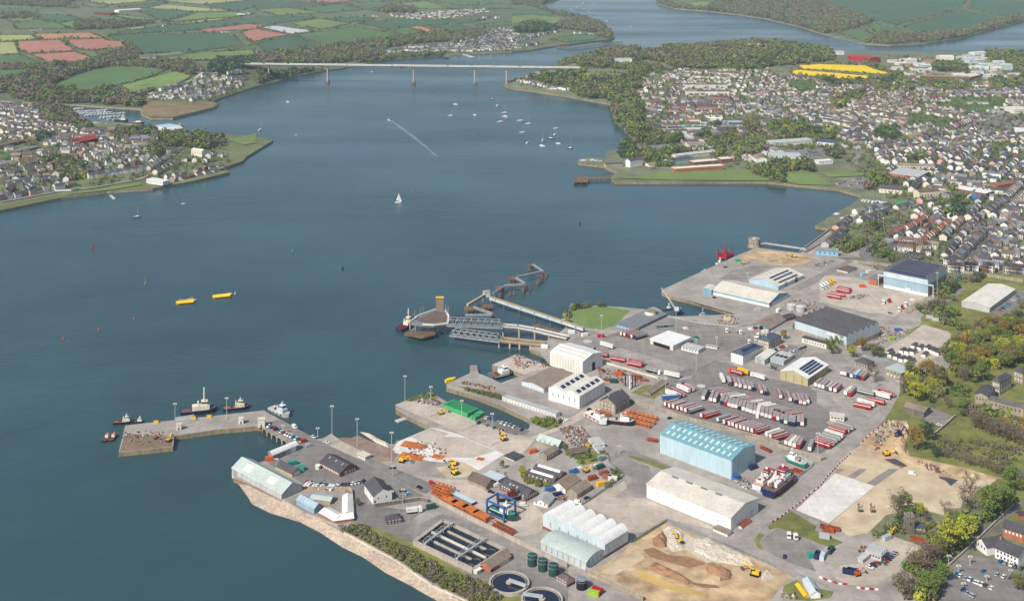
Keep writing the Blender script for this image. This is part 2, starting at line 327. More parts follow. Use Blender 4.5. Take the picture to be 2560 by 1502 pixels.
for k, r, c in [
    ('o','A',(320,342,880,325,1020,378,400,393)),('p','A',(160,412,590,397,735,503,270,530,175,492)),('p','A',(625,397,1020,385,1060,405,1190,410,1240,470,900,495,770,488)),
    ('p','A',(300,542,740,515,955,590,790,640,480,630)),('y','A',(0,350,300,348,370,390,0,413)),('y','A',(0,422,145,417,190,530,0,543)),('g','A',(0,550,190,540,410,635,0,648)),
    ('g','A',(0,690,430,680,330,770,0,787)),('g','A',(420,872,900,690,1200,657,1630,690,1500,757,1080,858,880,920)),('l','A',(1070,880,1720,705,1890,750,1680,865,1330,935)),
    ('d','A',(1050,360,1950,330,2260,332,2400,450,1850,520,1400,528,1300,460)),('l','A',(1400,600,1850,532,2480,490,2517,558,1900,603)),('y','A',(1210,282,1950,227,2390,165,2000,200,1290,300)),
    ('y','A',(1440,85,1640,47,2300,115,1900,117)),('y','A',(780,12,1350,2,1480,15,1090,50)),('l','A',(800,40,1070,60,1000,80,820,57)),('y','A',(1530,10,2500,2,2000,50)),('d','A',(1160,72,1620,25,1640,42,1430,85)),
    ('l','A',(1160,150,1560,193,1450,220,1130,165)),('l','A',(590,237,820,190,1130,265,700,290)),('g','A',(890,180,1130,165,1400,240,1120,258)),('d','A',(380,150,660,155,800,188,580,227,430,205)),('l','A',(40,190,290,170,430,190,120,225)),
    ('g','A',(130,235,560,225,690,290,160,290)),('d','A',(1370,120,1620,95,1900,125,1650,200,1560,190)),('d','A',(1260,310,1960,232,2517,180,2517,232,1940,300,1060,350)),('l','A',(1640,220,1950,130,2300,125,2517,140,2400,160)),
    ('p','A',(1950,300,2380,235,2517,250,2517,288,2200,312,2050,330)),('d','A',(2010,52,2517,10,2517,70,2330,115)),('g','A',(930,505,1240,500,1270,530,1000,585)),('g','A',(2080,520,2400,470,2517,430,2517,490)),('g','A',(0,95,370,85,360,140,60,170)),('d','A',(640,50,780,60,760,80,640,80)),
    ('p','B',(-150,320,0,290,325,345,0,408,-60,412)),('w','B',(45,280,180,256,570,310,345,343)),('p','B',(340,18,800,0,1000,5,780,32)),('p','B',(0,248,70,250,60,272,0,280)),
    ('o','B',(1490,270,1610,262,1840,330,1690,325)),('g','B',(1280,300,1480,272,1680,328,1560,352,1490,355)),('d','B',(0,430,330,362,680,460,480,520,100,528)),('g','B',(375,350,960,262,1480,358,1100,410,700,450)),
    ('l','B',(0,102,310,82,640,130,210,160)),('g','B',(400,90,830,47,1060,102,680,132)),('d','B',(1000,232,1470,195,2260,205,1980,240,1290,292)),('l','B',(360,230,620,190,930,235,680,290,420,270)),('d','B',(0,170,560,165,600,182,110,245,0,240)),('d','B',(660,180,1100,180,1180,200,860,225)),
    ('g','B',(840,42,1240,20,1440,70,1180,100,1080,95)),('l','B',(1400,35,1680,15,1890,90,1560,90)),('d','B',(1250,12,1700,8,1500,30)),('d','B',(1700,250,1980,245,2200,300,1880,325)),('g','B',(1890,95,2380,40,2517,60,2517,90,2100,95)),('g','B',(1740,20,2300,18,2400,38,2000,60)),('l','B',(0,500,120,535,60,560,0,565)),('g','B',(2150,255,2517,215,2517,245,2200,280)),('d','B',(0,10,320,15,800,42,380,75,0,97)),
    ('l','C',(0,160,200,150,630,195,420,240,0,242)),('g','C',(0,100,330,105,420,150,200,145,0,140)),('l','C',(1570,62,1850,12,2030,40,1850,85)),('g','C',(370,390,620,350,880,350,800,395,560,420)),('l','C',(650,757,740,720,1140,727,1080,765,850,780)),
    ('d','D',(530,0,1960,0,1880,90,1260,250,1060,205,850,130)),('d','D',(1320,265,1880,102,2290,190,1900,330,1500,338)),('g','D',(680,325,900,275,1080,375,960,418)),('g','D',(980,250,1240,260,1330,330,1150,360,1070,330)),('d','D',(2000,0,2517,20,2517,150,2300,170,1960,85)),
    ('r','D',(258,652,500,636,960,648,1060,690,1270,737,1110,735,700,702,350,685)),('r','D',(222,702,300,692,1112,762,1060,790,850,805,240,735)),('g','D',(130,790,440,800,520,900,590,930,260,890))]:
    field(k, r, *c)
for k, r, c in [('g','D',(1670,1080,1740,960,2330,965,2380,1040,1980,1120)),('g','D',(1380,1225,1400,1140,1500,1135,1890,1185,1780,1265,1500,1255)),('l','G',(80,590,150,515,440,520,660,650,300,640)),('l','G',(510,520,700,500,960,530,930,555,600,570)),
                ('l','E',(2240,400,2517,370,2517,430,2400,445)),('g','E',(250,530,590,425,570,500,300,540)),('g','E',(0,510,250,545,100,585,0,580)),('l','G',(2050,300,2200,220,2430,240,2300,330)),
                ('l','E',(700,925,1380,820,1390,840,1100,890,640,940)),('l','F',(640,660,1240,590,2100,560,2430,690,1240,680)),('l','J',(2050,800,2120,700,2300,655,2517,660,2750,700,2600,860,2450,915,2250,890))]:
    field(k, r, *c, hedge=False)
# ------------------------------------------------------------ foliage clouds
LEAF = dict(brown=mat('twig_brown', S_('6f6355'),.9,.2,.6, col2=S_('766b5a'), bigvar=.15), green=mat('leaf_green', S_('66783a'),.85,.25,.5, bigvar=.2), dark=mat('leaf_dark', S_('3f5036'),.85,.2,.5, bigvar=.15),
            spring=mat('leaf_spring', S_('9aa034'),.8,.2,.5, col2=S_('989834'), bigvar=.15), olive=mat('leaf_olive', S_('737440'),.85,.25,.5, bigvar=.2), bronze=mat('leaf_bronze', S_('8a7238'),.85,.2,.5, bigvar=.15), rosy=mat('twig_rosy', S_('785f58'),.9,.18,.6, bigvar=.12))
LK = list(LEAF)
def cloud(C, rx, rz, n, size, shell=.75):
    """leaf-sized triangles through the volumes of many crowns: C (k,3) centres, rx/rz (k,) radii"""
    k = len(C); d = RNG.normal(size=(k, n,3)); d /= np.linalg.norm(d, axis=2, keepdims=True)+1e-9
    rad = shell + (1-shell)*RNG.random((k, n,1))+RNG.normal(0,.10,(k, n,1))
    p = C[:, None, :] + d*rad*np.stack([rx, rx, rz],1)[:, None, :]
    a = RNG.normal(size=(k, n,3)); a /= np.linalg.norm(a, axis=2, keepdims=True); a = a + d*.3
    b = np.cross(a, d + RNG.normal(0,.5,(k, n,3))); b /= np.linalg.norm(b, axis=2, keepdims=True)+1e-9
    s = (size[:, None, None] if hasattr(size,'__len__') else size)*(.6+.8*RNG.random((k, n,1)))
    return np.stack([p + a*s, p - a*s*.5+b*s*.9, p - a*s*.5-b*s*.9],2).reshape(-1,3)
def trimesh(name, V, mats, mi=None):
    n = len(V) // 3; me = bpy.data.meshes.new(name); me.vertices.add(len(V)); me.vertices.foreach_set('co', V.astype(np.float32).ravel())
    me.loops.add(3*n); me.loops.foreach_set('vertex_index', np.arange(3*n, dtype=np.int32)); me.polygons.add(n)
    me.polygons.foreach_set('loop_start', np.arange(0,3*n,3, dtype=np.int32)); me.polygons.foreach_set('loop_total', np.full(n,3, dtype=np.int32))
    for m in mats: me.materials.append(m)
    if mi is not None: me.polygons.foreach_set('material_index', mi.astype(np.int32))
    me.update(); me.validate(); return me
def scatter(pts, n):
    W = np.array([(p[0], p[1]) for p in pts]); x0, y0 = W.min(0); x1, y1 = W.max(0); X = np.zeros(0); Y = np.zeros(0); it = 0
    while len(X) < n and it < 40:
        x = RNG.uniform(x0, x1, n*2); y = RNG.uniform(y0, y1, n*2); ok = inpoly(x, y, W); X = np.append(X, x[ok]); Y = np.append(Y, y[ok]); it += 1
    return X[:n], Y[:n]
def polyarea(pts):
    return abs(sum(pts[i - 1][0] * pts[i][1] - pts[i][0] * pts[i - 1][1] for i in range(len(pts))))/2
WOOD = {}
def wood(key, r, xy, kinds, size=(5,8), dens=1., tris=74, avoid=True):
    """kinds: weights per leaf kind; crowns packed over the outline"""
    pts = gl(r, *xy); sz = sum(size)/2; n = int(polyarea(pts)/(sz*sz*2.0)*dens)
    X, Y = scatter(pts, max(n,1)); add_crowns(key, X, Y, kinds, size, tris)
def add_crowns(key, X, Y, kinds, size, tris=74):
    h = height(X, Y); ok = h > 1; X, Y, h = X[ok], Y[ok], h[ok]; n = len(X)
    if not n: return
    rx = RNG.uniform(size[0], size[1], n); rz = rx*RNG.uniform(.75,1.15, n)
    C = np.stack([X, Y, h + rz*.9],1); nm = list(kinds); w = np.array([kinds[a] for a in nm], float)
    ki = RNG.choice(len(nm), n, p=w/w.sum()); WOOD.setdefault(key,[]).append((cloud(C, rx, rz, tris, rx*(.34 if tris < 50 else .27)), np.repeat(np.array([LK.index(nm[i]) for i in ki]), tris)))
BR = dict(brown=5, green=3, dark=1, olive=3, rosy=1); GRN = dict(green=5, dark=3, olive=3.5, brown=2.5, spring=.25); DK = dict(dark=6, green=2)
for key, r, xy, kd, sz, dn in [
    ('north_woodland','A',(0,800,430,705,600,660,1010,640,1190,650,880,690,410,875,880,930,1080,880,1330,945,1440,930,1400,1055,900,1025,350,1010,0,935), BR,(6,9),1),
    ('north_woodland','A',(480,640,780,640,990,580,1250,480,1400,560,1300,600,1050,640,640,690), BR,(5,8),1),('north_woodland','A',(1050,645,1400,615,1950,640,1990,720,1900,748,1640,688,1200,655), BR,(5,7),.9),
    ('north_woodland','A',(2000,730,2060,670,2340,590,2517,580,2517,690,2330,690,2200,740), DK,(6,8),1),('north_woodland','A',(0,650,480,650,560,670,440,690,0,690), BR,(5,7),.9),('north_woodland','A',(1240,410,1320,470,1390,540,1250,560,1240,480), BR,(4,6),.8),
    ('north_woodland','A',(100,0,760,0,640,70,500,80,150,60,0,55,0,0), BR,(6,9),.45),('north_woodland','A',(0,160,300,140,400,190,0,190), BR,(6,9),.6),('north_woodland','A',(750,220,1620,225,1650,200,1500,240,1100,290,720,300), BR,(5,8),.5),
    ('north_woodland','B',(0,560,150,530,700,470,850,440,1500,370,1600,350,1900,330,1930,400,1700,430,1500,440,1250,480,1280,550,950,610,760,620,0,630), BR,(6,9),1),('north_woodland','B',(0,685,600,690,690,685,380,740,160,780,0,838), GRN,(5,8),1),
    ('north_woodland','B',(1930,330,2200,300,2330,310,2150,400,1950,430), BR,(5,8),.8),('north_woodland','B',(1140,110,1300,80,1560,90,1560,130,1250,130), BR,(6,9),.7),('north_woodland','B',(1300,550,1900,520,1850,540,1350,578,1100,622,1000,620), GRN,(4,6),.7),
    ('north_woodland','C',(500,215,700,185,880,250,985,345,950,395,850,350,880,330,640,300,420,280), BR,(6,9),1),('north_woodland','C',(0,0,440,0,330,20,270,60,250,70,100,50,0,50), BR,(7,10),.8),('north_woodland','C',(200,60,290,70,380,122,700,182,640,195,420,145), BR,(6,9),.8),
    ('north_woodland','C',(0,330,140,240,280,230,440,280,440,310,160,330), DK,(7,10),.8),
    ('ridge_woodland','C',(420,650,560,575,800,525,1100,490,1290,530,1500,500,1500,470,2000,430,2400,390,2517,370,2517,440,2290,470,2050,480,1900,540,2517,480,2517,560,2300,640,1900,680,1600,680,1500,620,1300,590,1190,610,1000,600,960,650,700,655), BR,(6,9),1),
    ('ridge_woodland','C',(150,790,330,745,640,722,760,700,730,715,640,760,860,785,1080,770,1150,725,1250,720,1290,780,1230,920,960,1000,680,960,560,890,340,830), GRN,(5,8),1),
    ('ridge_woodland','C',(600,640,960,655,1290,640,1520,690,1400,730,1250,715,1140,690,720,675), GRN,(5,7),.7),('ridge_woodland','C',(1900,540,2100,500,2517,500,2517,680,2200,690,1900,690), GRN,(6,9),.8),('ridge_woodland','C',(965,905,1100,890,1230,960,1280,1080,1290,1230,1340,1350,1210,1370,1100,1280,1000,1160), GRN,(6,9),1),('ridge_woodland','D',(0,350,250,370,420,440,560,490,650,560,640,600,260,640,0,660), GRN,(6,9),1),('ridge_woodland','D',(0,510,200,480,290,560,250,600,0,640), DK,(7,9),.8),
    ('town_trees','D',(620,620,800,640,1060,680,1300,740,1380,780,1300,850,1060,840,850,805,1110,770,1270,735,1050,640), GRN,(5,8),.7),('town_trees','D',(250,740,850,810,1060,800,1050,870,700,850,520,800), GRN,(5,7),.6),('town_trees','D',(610,1080,680,960,900,930,1000,970,800,1010,700,1090), GRN,(5,8),.8),
    ('town_trees','D',(1630,650,1900,630,1920,690,1640,720), GRN,(5,8),.9),('town_trees','D',(2150,520,2517,530,2517,740,2430,690,2420,640,2150,600), GRN,(6,9),.9),('town_trees','D',(2170,800,2517,770,2517,880,2200,890), GRN,(5,8),.8),('town_trees','D',(1050,890,1250,860,1500,820,1800,830,2000,860,1990,910,1500,880,1100,950), GRN,(5,8),.6),
    ('town_trees','F',(850,260,870,220,800,60,950,80,1100,170,1350,190,1360,270,1000,280), GRN,(5,7),.9),('town_trees','F',(660,420,680,300,820,290,880,390,780,440), DK,(5,7),1),('town_trees','F',(880,440,890,370,1330,330,1420,360,1700,350,1400,380,1210,410,1200,470,980,470), GRN,(4,6),.8),('town_trees','F',(1580,260,1900,190,2280,190,2280,380,2100,440,1750,420,1740,360), GRN,(5,8),.9),('town_trees','F',(2090,560,2400,510,2510,520,2510,700,2300,680,2200,640), GRN,(4,6),.7),('town_trees','F',(2060,20,2200,40,2250,200,2080,180), BR,(6,8),.9),
    ('town_trees','F',(1690,60,1800,60,1800,90,1690,95), DK,(5,7),1),('town_trees','F',(1520,190,1680,170,1690,210,1530,215), DK,(4,6),1),('town_trees','F',(1280,520,1040,560,1100,510,1250,490), GRN,(4,5),.8),
    ('town_trees','D',(0,1250,200,1210,480,1260,640,1330,640,1390,200,1370,0,1400), GRN,(5,8),.9),('town_trees','D',(1080,1290,1280,1270,1290,1370,1070,1390), DK,(5,7),.8),('town_trees','G',(0,450,240,390,430,440,440,510,150,515,100,590,0,590), GRN,(5,7),.9),('town_trees','G',(580,300,720,310,740,380,600,400), GRN,(5,7),.9),('town_trees','G',(980,690,990,590,1100,560,1200,600,1180,650), GRN,(5,8),.9),('town_trees','G',(1210,590,1460,620,1470,670,1330,650,1210,640), GRN,(3,5),.9),
    ('town_trees','G',(1770,710,1850,710,1920,820,1870,880,1780,880), GRN,(4,6),.9),('town_trees','G',(1760,1000,1790,880,1880,880,1900,970,1840,1010), DK,(7,9),.7),('town_trees','G',(1030,1250,1090,1130,1160,1130,1200,1230,1150,1310,1050,1310), GRN,(4,6),.9),('town_trees','G',(640,1290,760,1180,960,1200,900,1260,780,1310), GRN,(3,5),.9),('town_trees','G',(900,1060,1080,1030,1160,1060,1000,1120), GRN,(3,5),.8),('town_trees','G',(1610,880,1730,820,1740,870,1640,940), GRN,(3,5),.8),('town_trees','G',(1360,400,1440,340,1640,380,1650,430,1480,400), GRN,(5,6),.7),('town_trees','G',(1810,450,2060,450,2340,500,2330,400,2270,400,2240,470), GRN,(4,6),.6),
    ('headland_trees','E',(330,60,480,60,640,110,760,190,900,280,860,300,700,270,640,240,500,240,400,140), BR,(5,7),1),('headland_trees','E',(1150,310,1500,300,1560,350,1740,340,2000,350,2190,380,2230,460,2000,500,1800,460,1640,490,1500,590,1450,500,1570,400,1350,380), GRN,(5,7),.9),('headland_trees','E',(340,360,560,350,580,400,440,410,330,400), DK,(4,6),1),('headland_trees','E',(300,620,560,560,700,600,900,690,870,760,700,800,580,800,560,700,470,660), GRN,(4,6),.8),('headland_trees','E',(1080,380,1150,330,1220,350,1200,400), GRN,(4,6),.8),
    ('east_woodland','D',(0,0,380,10,640,70,900,150,1050,210,900,270,660,325,560,335,300,255,0,185), BR,(7,10),.8),('east_woodland','C',(1430,15,1560,5,1560,60,1850,90,2030,45,2000,0,2517,0,2517,185,2200,135,1900,108,1600,82,1445,38), BR,(7,10),.8),('east_woodland','D',(950,425,1100,340,1300,350,1500,345,1900,335,2290,195,2517,150,2517,200,2200,285,1900,370,1550,420,1200,440), BR,(6,9),.8),
    ('dock_scrub','L',(1400,870,1600,700,1900,650,2050,640,2030,700,1750,780,1500,920), GRN,(2.5,4),.8),('dock_scrub','L',(1200,1050,1500,900,1620,920,1500,1010,1350,1080,1250,1110), BR,(2,3.5),.6),('dock_scrub','L',(1270,1100,1400,1080,1560,1050,1750,1120,1650,1180,1800,1300,1740,1330,1400,1180), GRN,(2.5,4),.7),('dock_scrub','L',(680,420,660,300,700,180,850,250,900,310,980,440,900,470,730,440), GRN,(2.5,4.5),.7),
    ('dock_scrub','W',(1330,600,1700,560,2400,640,2510,700,2400,900,2250,960,1800,830,1560,780,1400,740), dict(olive=3, brown=4, green=1),(1.2,2.2),.35),('dock_scrub','O',(1440,1010,1650,900,1750,830,1960,880,1940,950,1780,960,1600,930,1480,1060), GRN,(1.5,3),.5),
    ('shore_scrub','Q',(-90,690,200,640,400,770,750,930,1200,1200,1600,1290,1760,1480,1400,1480,1000,1290,570,1010,150,760), dict(olive=5, brown=4, green=1),(1.1,2.0),1.3),('dock_scrub','J',(1990,800,2010,740,2100,685,2250,640,2400,640,2520,640,2520,660,2300,660,2130,705,2060,790,2080,850,2020,870), GRN,(1.5,3),.8),
    ('dock_scrub','M',(1640,820,1720,790,1990,820,1990,860,1880,910,1700,860), dict(green=3, olive=3),(1.2,2),.5),('dock_scrub','M',(850,450,960,450,1320,540,1320,580,1120,540), dict(green=3, olive=3),(.8,1.4),.5),('dock_scrub','M',(240,600,490,500,560,540,400,570), dict(green=3, olive=3),(1,1.6),.5),
    ('dock_scrub','S',(470,560,700,640,900,580,980,600,960,680,640,720), dict(green=3, olive=1),(1,1.8),.3),('dock_scrub','S',(0,880,60,880,250,950,360,960,360,1020,250,1020), GRN,(1.5,2.6),.8),('dock_scrub','S',(1000,780,1060,780,1160,850,960,1010,940,990,1080,870), GRN,(1,1.6),.7),
    ('dock_scrub','V',(1900,600,2080,560,2090,740,1980,740,1800,780,1720,740), GRN,(1.3,2.4),.5),('dock_scrub','V',(2190,600,2400,620,2390,780,2200,740), dict(olive=2, brown=3),(1.2,2),.5),('dock_scrub','X',(1340,1060,1500,900,1700,750,1760,600,1900,520,2100,380,2360,180,2250,200,1850,480,1700,720,1450,800), GRN,(2,3.5),.7)]:
    wood(key, r, xy, kd, sz, dn)
# hedges along the field edges and lone trees in them
hx, hy, hs = [],[],[]
for pl in HEDGE:
    for a, b in zip(pl, pl[1:]):
        L = math.hypot(b[0] - a[0], b[1] - a[1]); n = int(L/5)
        for i in range(n):
            t = (i + random.random())/n; hx.append(a[0] + (b[0] - a[0])*t + random.gauss(0,.8)); hy.append(a[1] + (b[1] - a[1])*t + random.gauss(0,.8)); hs.append(random.uniform(1.6,2.8) if random.random() > .05 else random.uniform(4,6))
hx, hy, hs = map(np.array,(hx, hy, hs)); hh = height(hx, hy); ok = hh > 1; hx, hy, hs, hh = hx[ok], hy[ok], hs[ok], hh[ok]
Vt = cloud(np.stack([hx, hy, hh + hs*.7],1), hs*1.15, hs*.9,12, hs*.6)
ki = np.repeat(RNG.choice(len(LK), len(hx), p=[.3,.25,.25,0,.2,0,0]),12)
tag(obj('hedgerows', trimesh('hedgerows', Vt,[LEAF[k] for k in LK], ki)),'dark hedgerows with scattered trees around the far fields', kind='stuff')
WL = dict(north_woodland='mixed bare and green woodland along the north shore', ridge_woodland='woodland on the ridge by the south end of the bridge', town_trees='mass of garden and street trees through the far town', headland_trees='trees and thickets among the houses on the left headland',
          east_woodland='brownish woodland on the far right shore', dock_scrub='scrub and thicket on waste ground in the dockyard', shore_scrub='brown scrub along the bank above the shingle')
def finish_woods():
    for k, parts in WOOD.items():
        V = np.concatenate([a for a, _ in parts]); mi = np.concatenate([b for _, b in parts])
        tag(obj(k, trimesh(k, V,[LEAF[a] for a in LK], mi)), WL[k], kind='stuff')
# ------------------------------------------------------------ single trees: trunk with limbs, crown
def tree_proto(kind, seed):
    rs = random.Random(seed); vs, fs = [],[]
    def limb(a, b, r0, r1, n=5):
        d = (b - a).normalized(); s = d.orthogonal().normalized(); t = d.cross(s); k = len(vs)
        for p, r in ((a, r0),(b, r1)):
            for i in range(n): an = 2*math.pi*i/n; vs.append(p + (s*math.cos(an)+t*math.sin(an))*r)
        for i in range(n): fs.append((k + i, k + (i + 1) % n, k + n + (i + 1) % n, k + n + i))
    top = Vector((rs.uniform(-.03,.03), rs.uniform(-.03,.03),.38)); limb(Vector((0,0,-.03)), top,.032,.022)
    tips = []
    nl = 9 if kind in ('brown','rosy') else 6
    for i in range(nl):
        an = 2*math.pi*i/nl + rs.uniform(-.3,.3); r = rs.uniform(.16,.34); e = Vector((math.cos(an)*r, math.sin(an)*r, rs.uniform(.55,.85))); s = top*rs.uniform(.6,1); limb(s, e,.014,.006,4)
        tips.append(e)
        for j in range(3): f = e + Vector((rs.gauss(0,.1), rs.gauss(0,.1), rs.uniform(.02,.16))); limb(s.lerp(e,.6), f,.006,.002,3); tips.append(f)
    trunk = mesh('tree_trunk', vs, fs)
    g = np.random.default_rng(seed); nc = 16 if kind in ('brown','rosy') else 24; cc = []
    for i in range(nc):
        d = g.normal(size=3); d /= np.linalg.norm(d); cc.append(np.array([d[0] * .30, d[1] * .30,.62+d[2] * .27])*np.array([1,1,1])*g.uniform(.92,1.05))
    cc += [np.array(t) for t in tips[:10]]
    C = np.array(cc); rx = g.uniform(.09,.16, len(C))
    thin = kind in ('brown','rosy')
    V = cloud(C, rx, rx*.85,26 if thin else 60,.022 if thin else .026,.55)
    return trunk, trimesh('tree_crown', V,[LEAF[kind]])
TREES = {k: [tree_proto(k, i*7+j) for j in range(2)] for i, k in enumerate(LK)}
def tree(r, x, y, hgt, kind, label, group=None, wide=1.):
    p = gq(r, x, y); e = empty('tree',(p.x, p.y, hz(p.x, p.y)), random.uniform(0,6.28), label,'tree', group); t, c = random.choice(TREES[kind])
    obj('trunk', t,'wood', e, None, None,(hgt*wide, hgt*wide, hgt)); obj('crown', c, None, e, None, None,(hgt*wide, hgt*wide, hgt)); return e
# ------------------------------------------------------------ building kit
def prof(style, r):
    if style == 'arc': return [(t, r*math.sin(math.pi*t) ** .8) for t in (0,.08,.2,.35,.5,.65,.8,.92,1)]
    if style == 'saw': return [(0,0),(.72, r),(1,0)]
    if style == 'mono': return [(0,0),(1, r)]
    if style == 'flat': return [(0,.02),(1,.02)]
    if style == 'mansard': return [(0,0),(.3, r*.8),(.5, r),(.7, r*.8),(1,0)]
    return [(0,0),(.5, r),(1,0)]
def prism(pf, L, D, he, base, axis, x0=0.):
    """closed wall mesh: outline across, run along"""
    out = [(x0, base),(x0, he)] + [(x0+t*L, he + z) for t, z in pf if 0 < t < 1 or z > .05] + [(x0+L, he),(x0+L, base)]
    o2 = []
    for p in out:
        if not o2 or (abs(p[0] - o2[-1][0])+abs(p[1] - o2[-1][1])) > 1e-4: o2.append(p)
    n = len(o2); V = []
    for d in (0, D):
        for a, z in o2: V.append((a, d, z) if axis == 'a' else (d, a, z))
    F = [tuple(range(n)), tuple(range(2*n - 1, n - 1,-1)),(0, n, n + 1,1),(n - 2, n - 1,2*n - 1,2*n - 2)]
    if axis == 'b': F = [f[::-1] for f in F]
    return mesh('wall', V, F)
def roofmesh(pf, L, D, he, axis, x0=0., ov=.4, th=.22, hipr=0.):
    sl0 = pf[1][1] / max(pf[1][0] * L,.1) if pf[0][1] < .01 else 0; sl1 = pf[-2][1] / max((1-pf[-2][0])*L,.1) if pf[-1][1] < .01 else 0
    pts = [(x0+t*L, he + z) for t, z in pf]; pts[0] = (pts[0][0] - ov, pts[0][1] - sl0*ov); pts[-1] = (pts[-1][0] + ov, pts[-1][1] - sl1*ov)
    n = len(pts); V = []
    for d in (-ov, D + ov):
        for k in (.04,.04+th):
            for i,(a, z) in enumerate(pts):
                dd = d
                if hipr and 0 < i < n - 1: dd = d + (hipr if d < 0 else -hipr)
                V.append((a, dd, z + k) if axis == 'a' else (dd, a, z + k))
    F = []
    for i in range(n - 1): F += [(n + i, n + i + 1,3*n + i + 1,3*n + i),(i,2*n + i,2*n + i + 1, i + 1)]
    F += [(0, n,3*n,2*n),(n - 1,3*n - 1,4*n - 1,2*n - 1)]
    for e in (0,2):
        if hipr: F.append(tuple(e*n + n + i for i in range(n)))
        F += [(e*n + i, e*n + i + 1, e*n + n + i + 1, e*n + n + i) for i in range(n - 1)]
    me = mesh('roof', V, F); bm = bmesh.new(); bm.from_mesh(me); bmesh.ops.recalc_face_normals(bm, faces=bm.faces); bm.to_mesh(me); bm.free(); return me
BIG = []
class Bld:
    """footprint from three corners A-B-C (B nearest); local x runs B to C, local y runs B to A"""
    def __init__(s, name, label, r, A, B, C, cat='building', rise=3., axis='a', wall='white', roof='slate', style='gable', n=1, he=None, ground=False, base=-.5, ov=.4, group=None, hip=False, th=.22):
        rr = lambda p: q(p[0], p[1], p[2]) if isinstance(p[0], str) else q(r, p[0], p[1])
        if isinstance(B[0], str): Br, Bx, By = B[0], B[1], B[2]; yb = B[3] if len(B) > 3 else None
        else: Br, Bx, By = r, B[0], B[1]; yb = B[2] if len(B) > 2 else None
        if yb is not None:
            pb = gp(*q(Br, Bx, yb)); g = pb.z; vt = q(Br, Bx, By)[1]; he = CAM_H - (vt - V_H)*pb.y/F_PX - g
            pt = lambda p: P(*rr(p), g + he)
        elif ground: pb = gp(*q(Br, Bx, By)); g = pb.z; pt = lambda p: P(*rr(p), g)
        else:
            z0 = G0+he; pb = P(*q(Br, Bx, By), z0); g = G0; pb = Vector((pb.x, pb.y, g)); pt = lambda p: P(*rr(p), g + he)
        b2 = Vector((pb.x, pb.y)); num = (int, float)
        va = None if isinstance(A, num) else pt(A).xy - b2; vc = None if isinstance(C, num) else pt(C).xy - b2
        if vc is None: vc = Vector((va.y,-va.x)).normalized()*C; vc = vc if vc.y > 0 or C < 0 else vc
        if va is None: va = Vector((-vc.y, vc.x)).normalized()*A
        tb = math.atan2(vc.y, vc.x); ta = math.atan2(va.y, va.x)-math.pi/2; d = (ta - tb + math.pi) % (2*math.pi)-math.pi
        wa, wb = va.length ** 2, vc.length ** 2; rz = tb + d*wa/(wa + wb); ex = Vector((math.cos(rz), math.sin(rz))); ey = Vector((-ex.y, ex.x))
        s.La, s.Lb, s.he, s.rise, s.axis, s.n, s.style = max(va.dot(ey),1.), max(vc.dot(ex),1.), he, rise, axis, n, style
        s.root = empty(name,(pb.x, pb.y, g), rz, label, cat, group); cc = b2+ex*s.Lb/2+ey*s.La/2; BIG.append((cc.x, cc.y, max(s.La, s.Lb)*.55))
        across, along = (s.Lb, s.La) if axis == 'a' else (s.La, s.Lb); s.across, s.along = across, along; w = across/n
        if hip: s.pf = prof('gable', rise); obj('wall', prism([(0,0),(1,0)], across, along, he, base, axis), wall, s.root)
        else: s.pf = prof(style, rise)
        s.roofs = []
        for i in range(n):
            if not hip: obj('wall', prism(s.pf, w, along, he, base, axis, i*w), wall, s.root)
            s.roofs.append(obj('roof', roofmesh(s.pf, w, along, he, axis, i*w, ov if n == 1 or style == 'flat' else .06, th, min(w/2, along/2-.3) if hip else 0), roof, s.root))
    def wallbox(s, name, m, wl, f, z, w, h, dep=.12):
        """wl 'l' the B-A wall,'r' the B-C wall; f the fraction from B"""
        if wl == 'l': return box(s.root, name, m,(0, f*s.La, z),(dep, w, h))
        return box(s.root, name, m,(f*s.Lb,0, z),(w, dep, h))
    def wins(s, wl, n, z, w, h, m='glass', name='window', f0=.06, f1=.94):
        for i in range(n): s.wallbox(name, m, wl, f0+(f1-f0)*(i + .5)/n, z, w, h)
        return s
    def door(s, wl, f, w, h, m='darkgrey', name='door'): s.wallbox(name, m, wl, f, h/2, w, h,.16); return s
    def band(s, h, m, name='plinth', z0=-.3):
        box(s.root, name, m,(s.Lb/2, s.La/2,(h + z0)/2),(s.Lb + .12, s.La + .12, h - z0)); return s
    def onroof(s, name, m, side, t, f, w, l, bay=0, h=.12):
        """side 0 the near slope; t up the slope 0..1, f along the ridge; w up-slope, l along"""
        W = s.across/s.n; half = W/2; sl = math.atan2(s.rise, half) if s.style != 'flat' else 0; a = (half*t if side == 0 else W - half*t)+bay*W; z = s.he + (s.rise*t if s.style != 'flat' else 0)+.3; y = f*s.along
        sg = 1 if side == 0 else -1
        if s.axis == 'a': return box(s.roofs[bay], name, m,(a, y, z),(w, l, h), rot=(0,-sl*sg,0))
        return box(s.roofs[bay], name, m,(y, a, z),(l, w, h), rot=(sl*sg,0,0))
    def rows(s, name, m, side, ts, n, w, l, f0=.03, f1=.97, bay=0):
        for t in ts:
            for i in range(n): s.onroof(name, m, side, t, f0+(f1-f0)*(i + .5)/n, w, l, bay)
        return s
    def chim(s, *fs, m='brick'):
        for f in fs:
            c = (s.across/2, f*s.along); c = c if s.axis == 'a' else (c[1], c[0]); box(s.roofs[0],'chimney', m,(c[0], c[1], s.he + s.rise + .4),(1.,1.2,2.2))
        return s
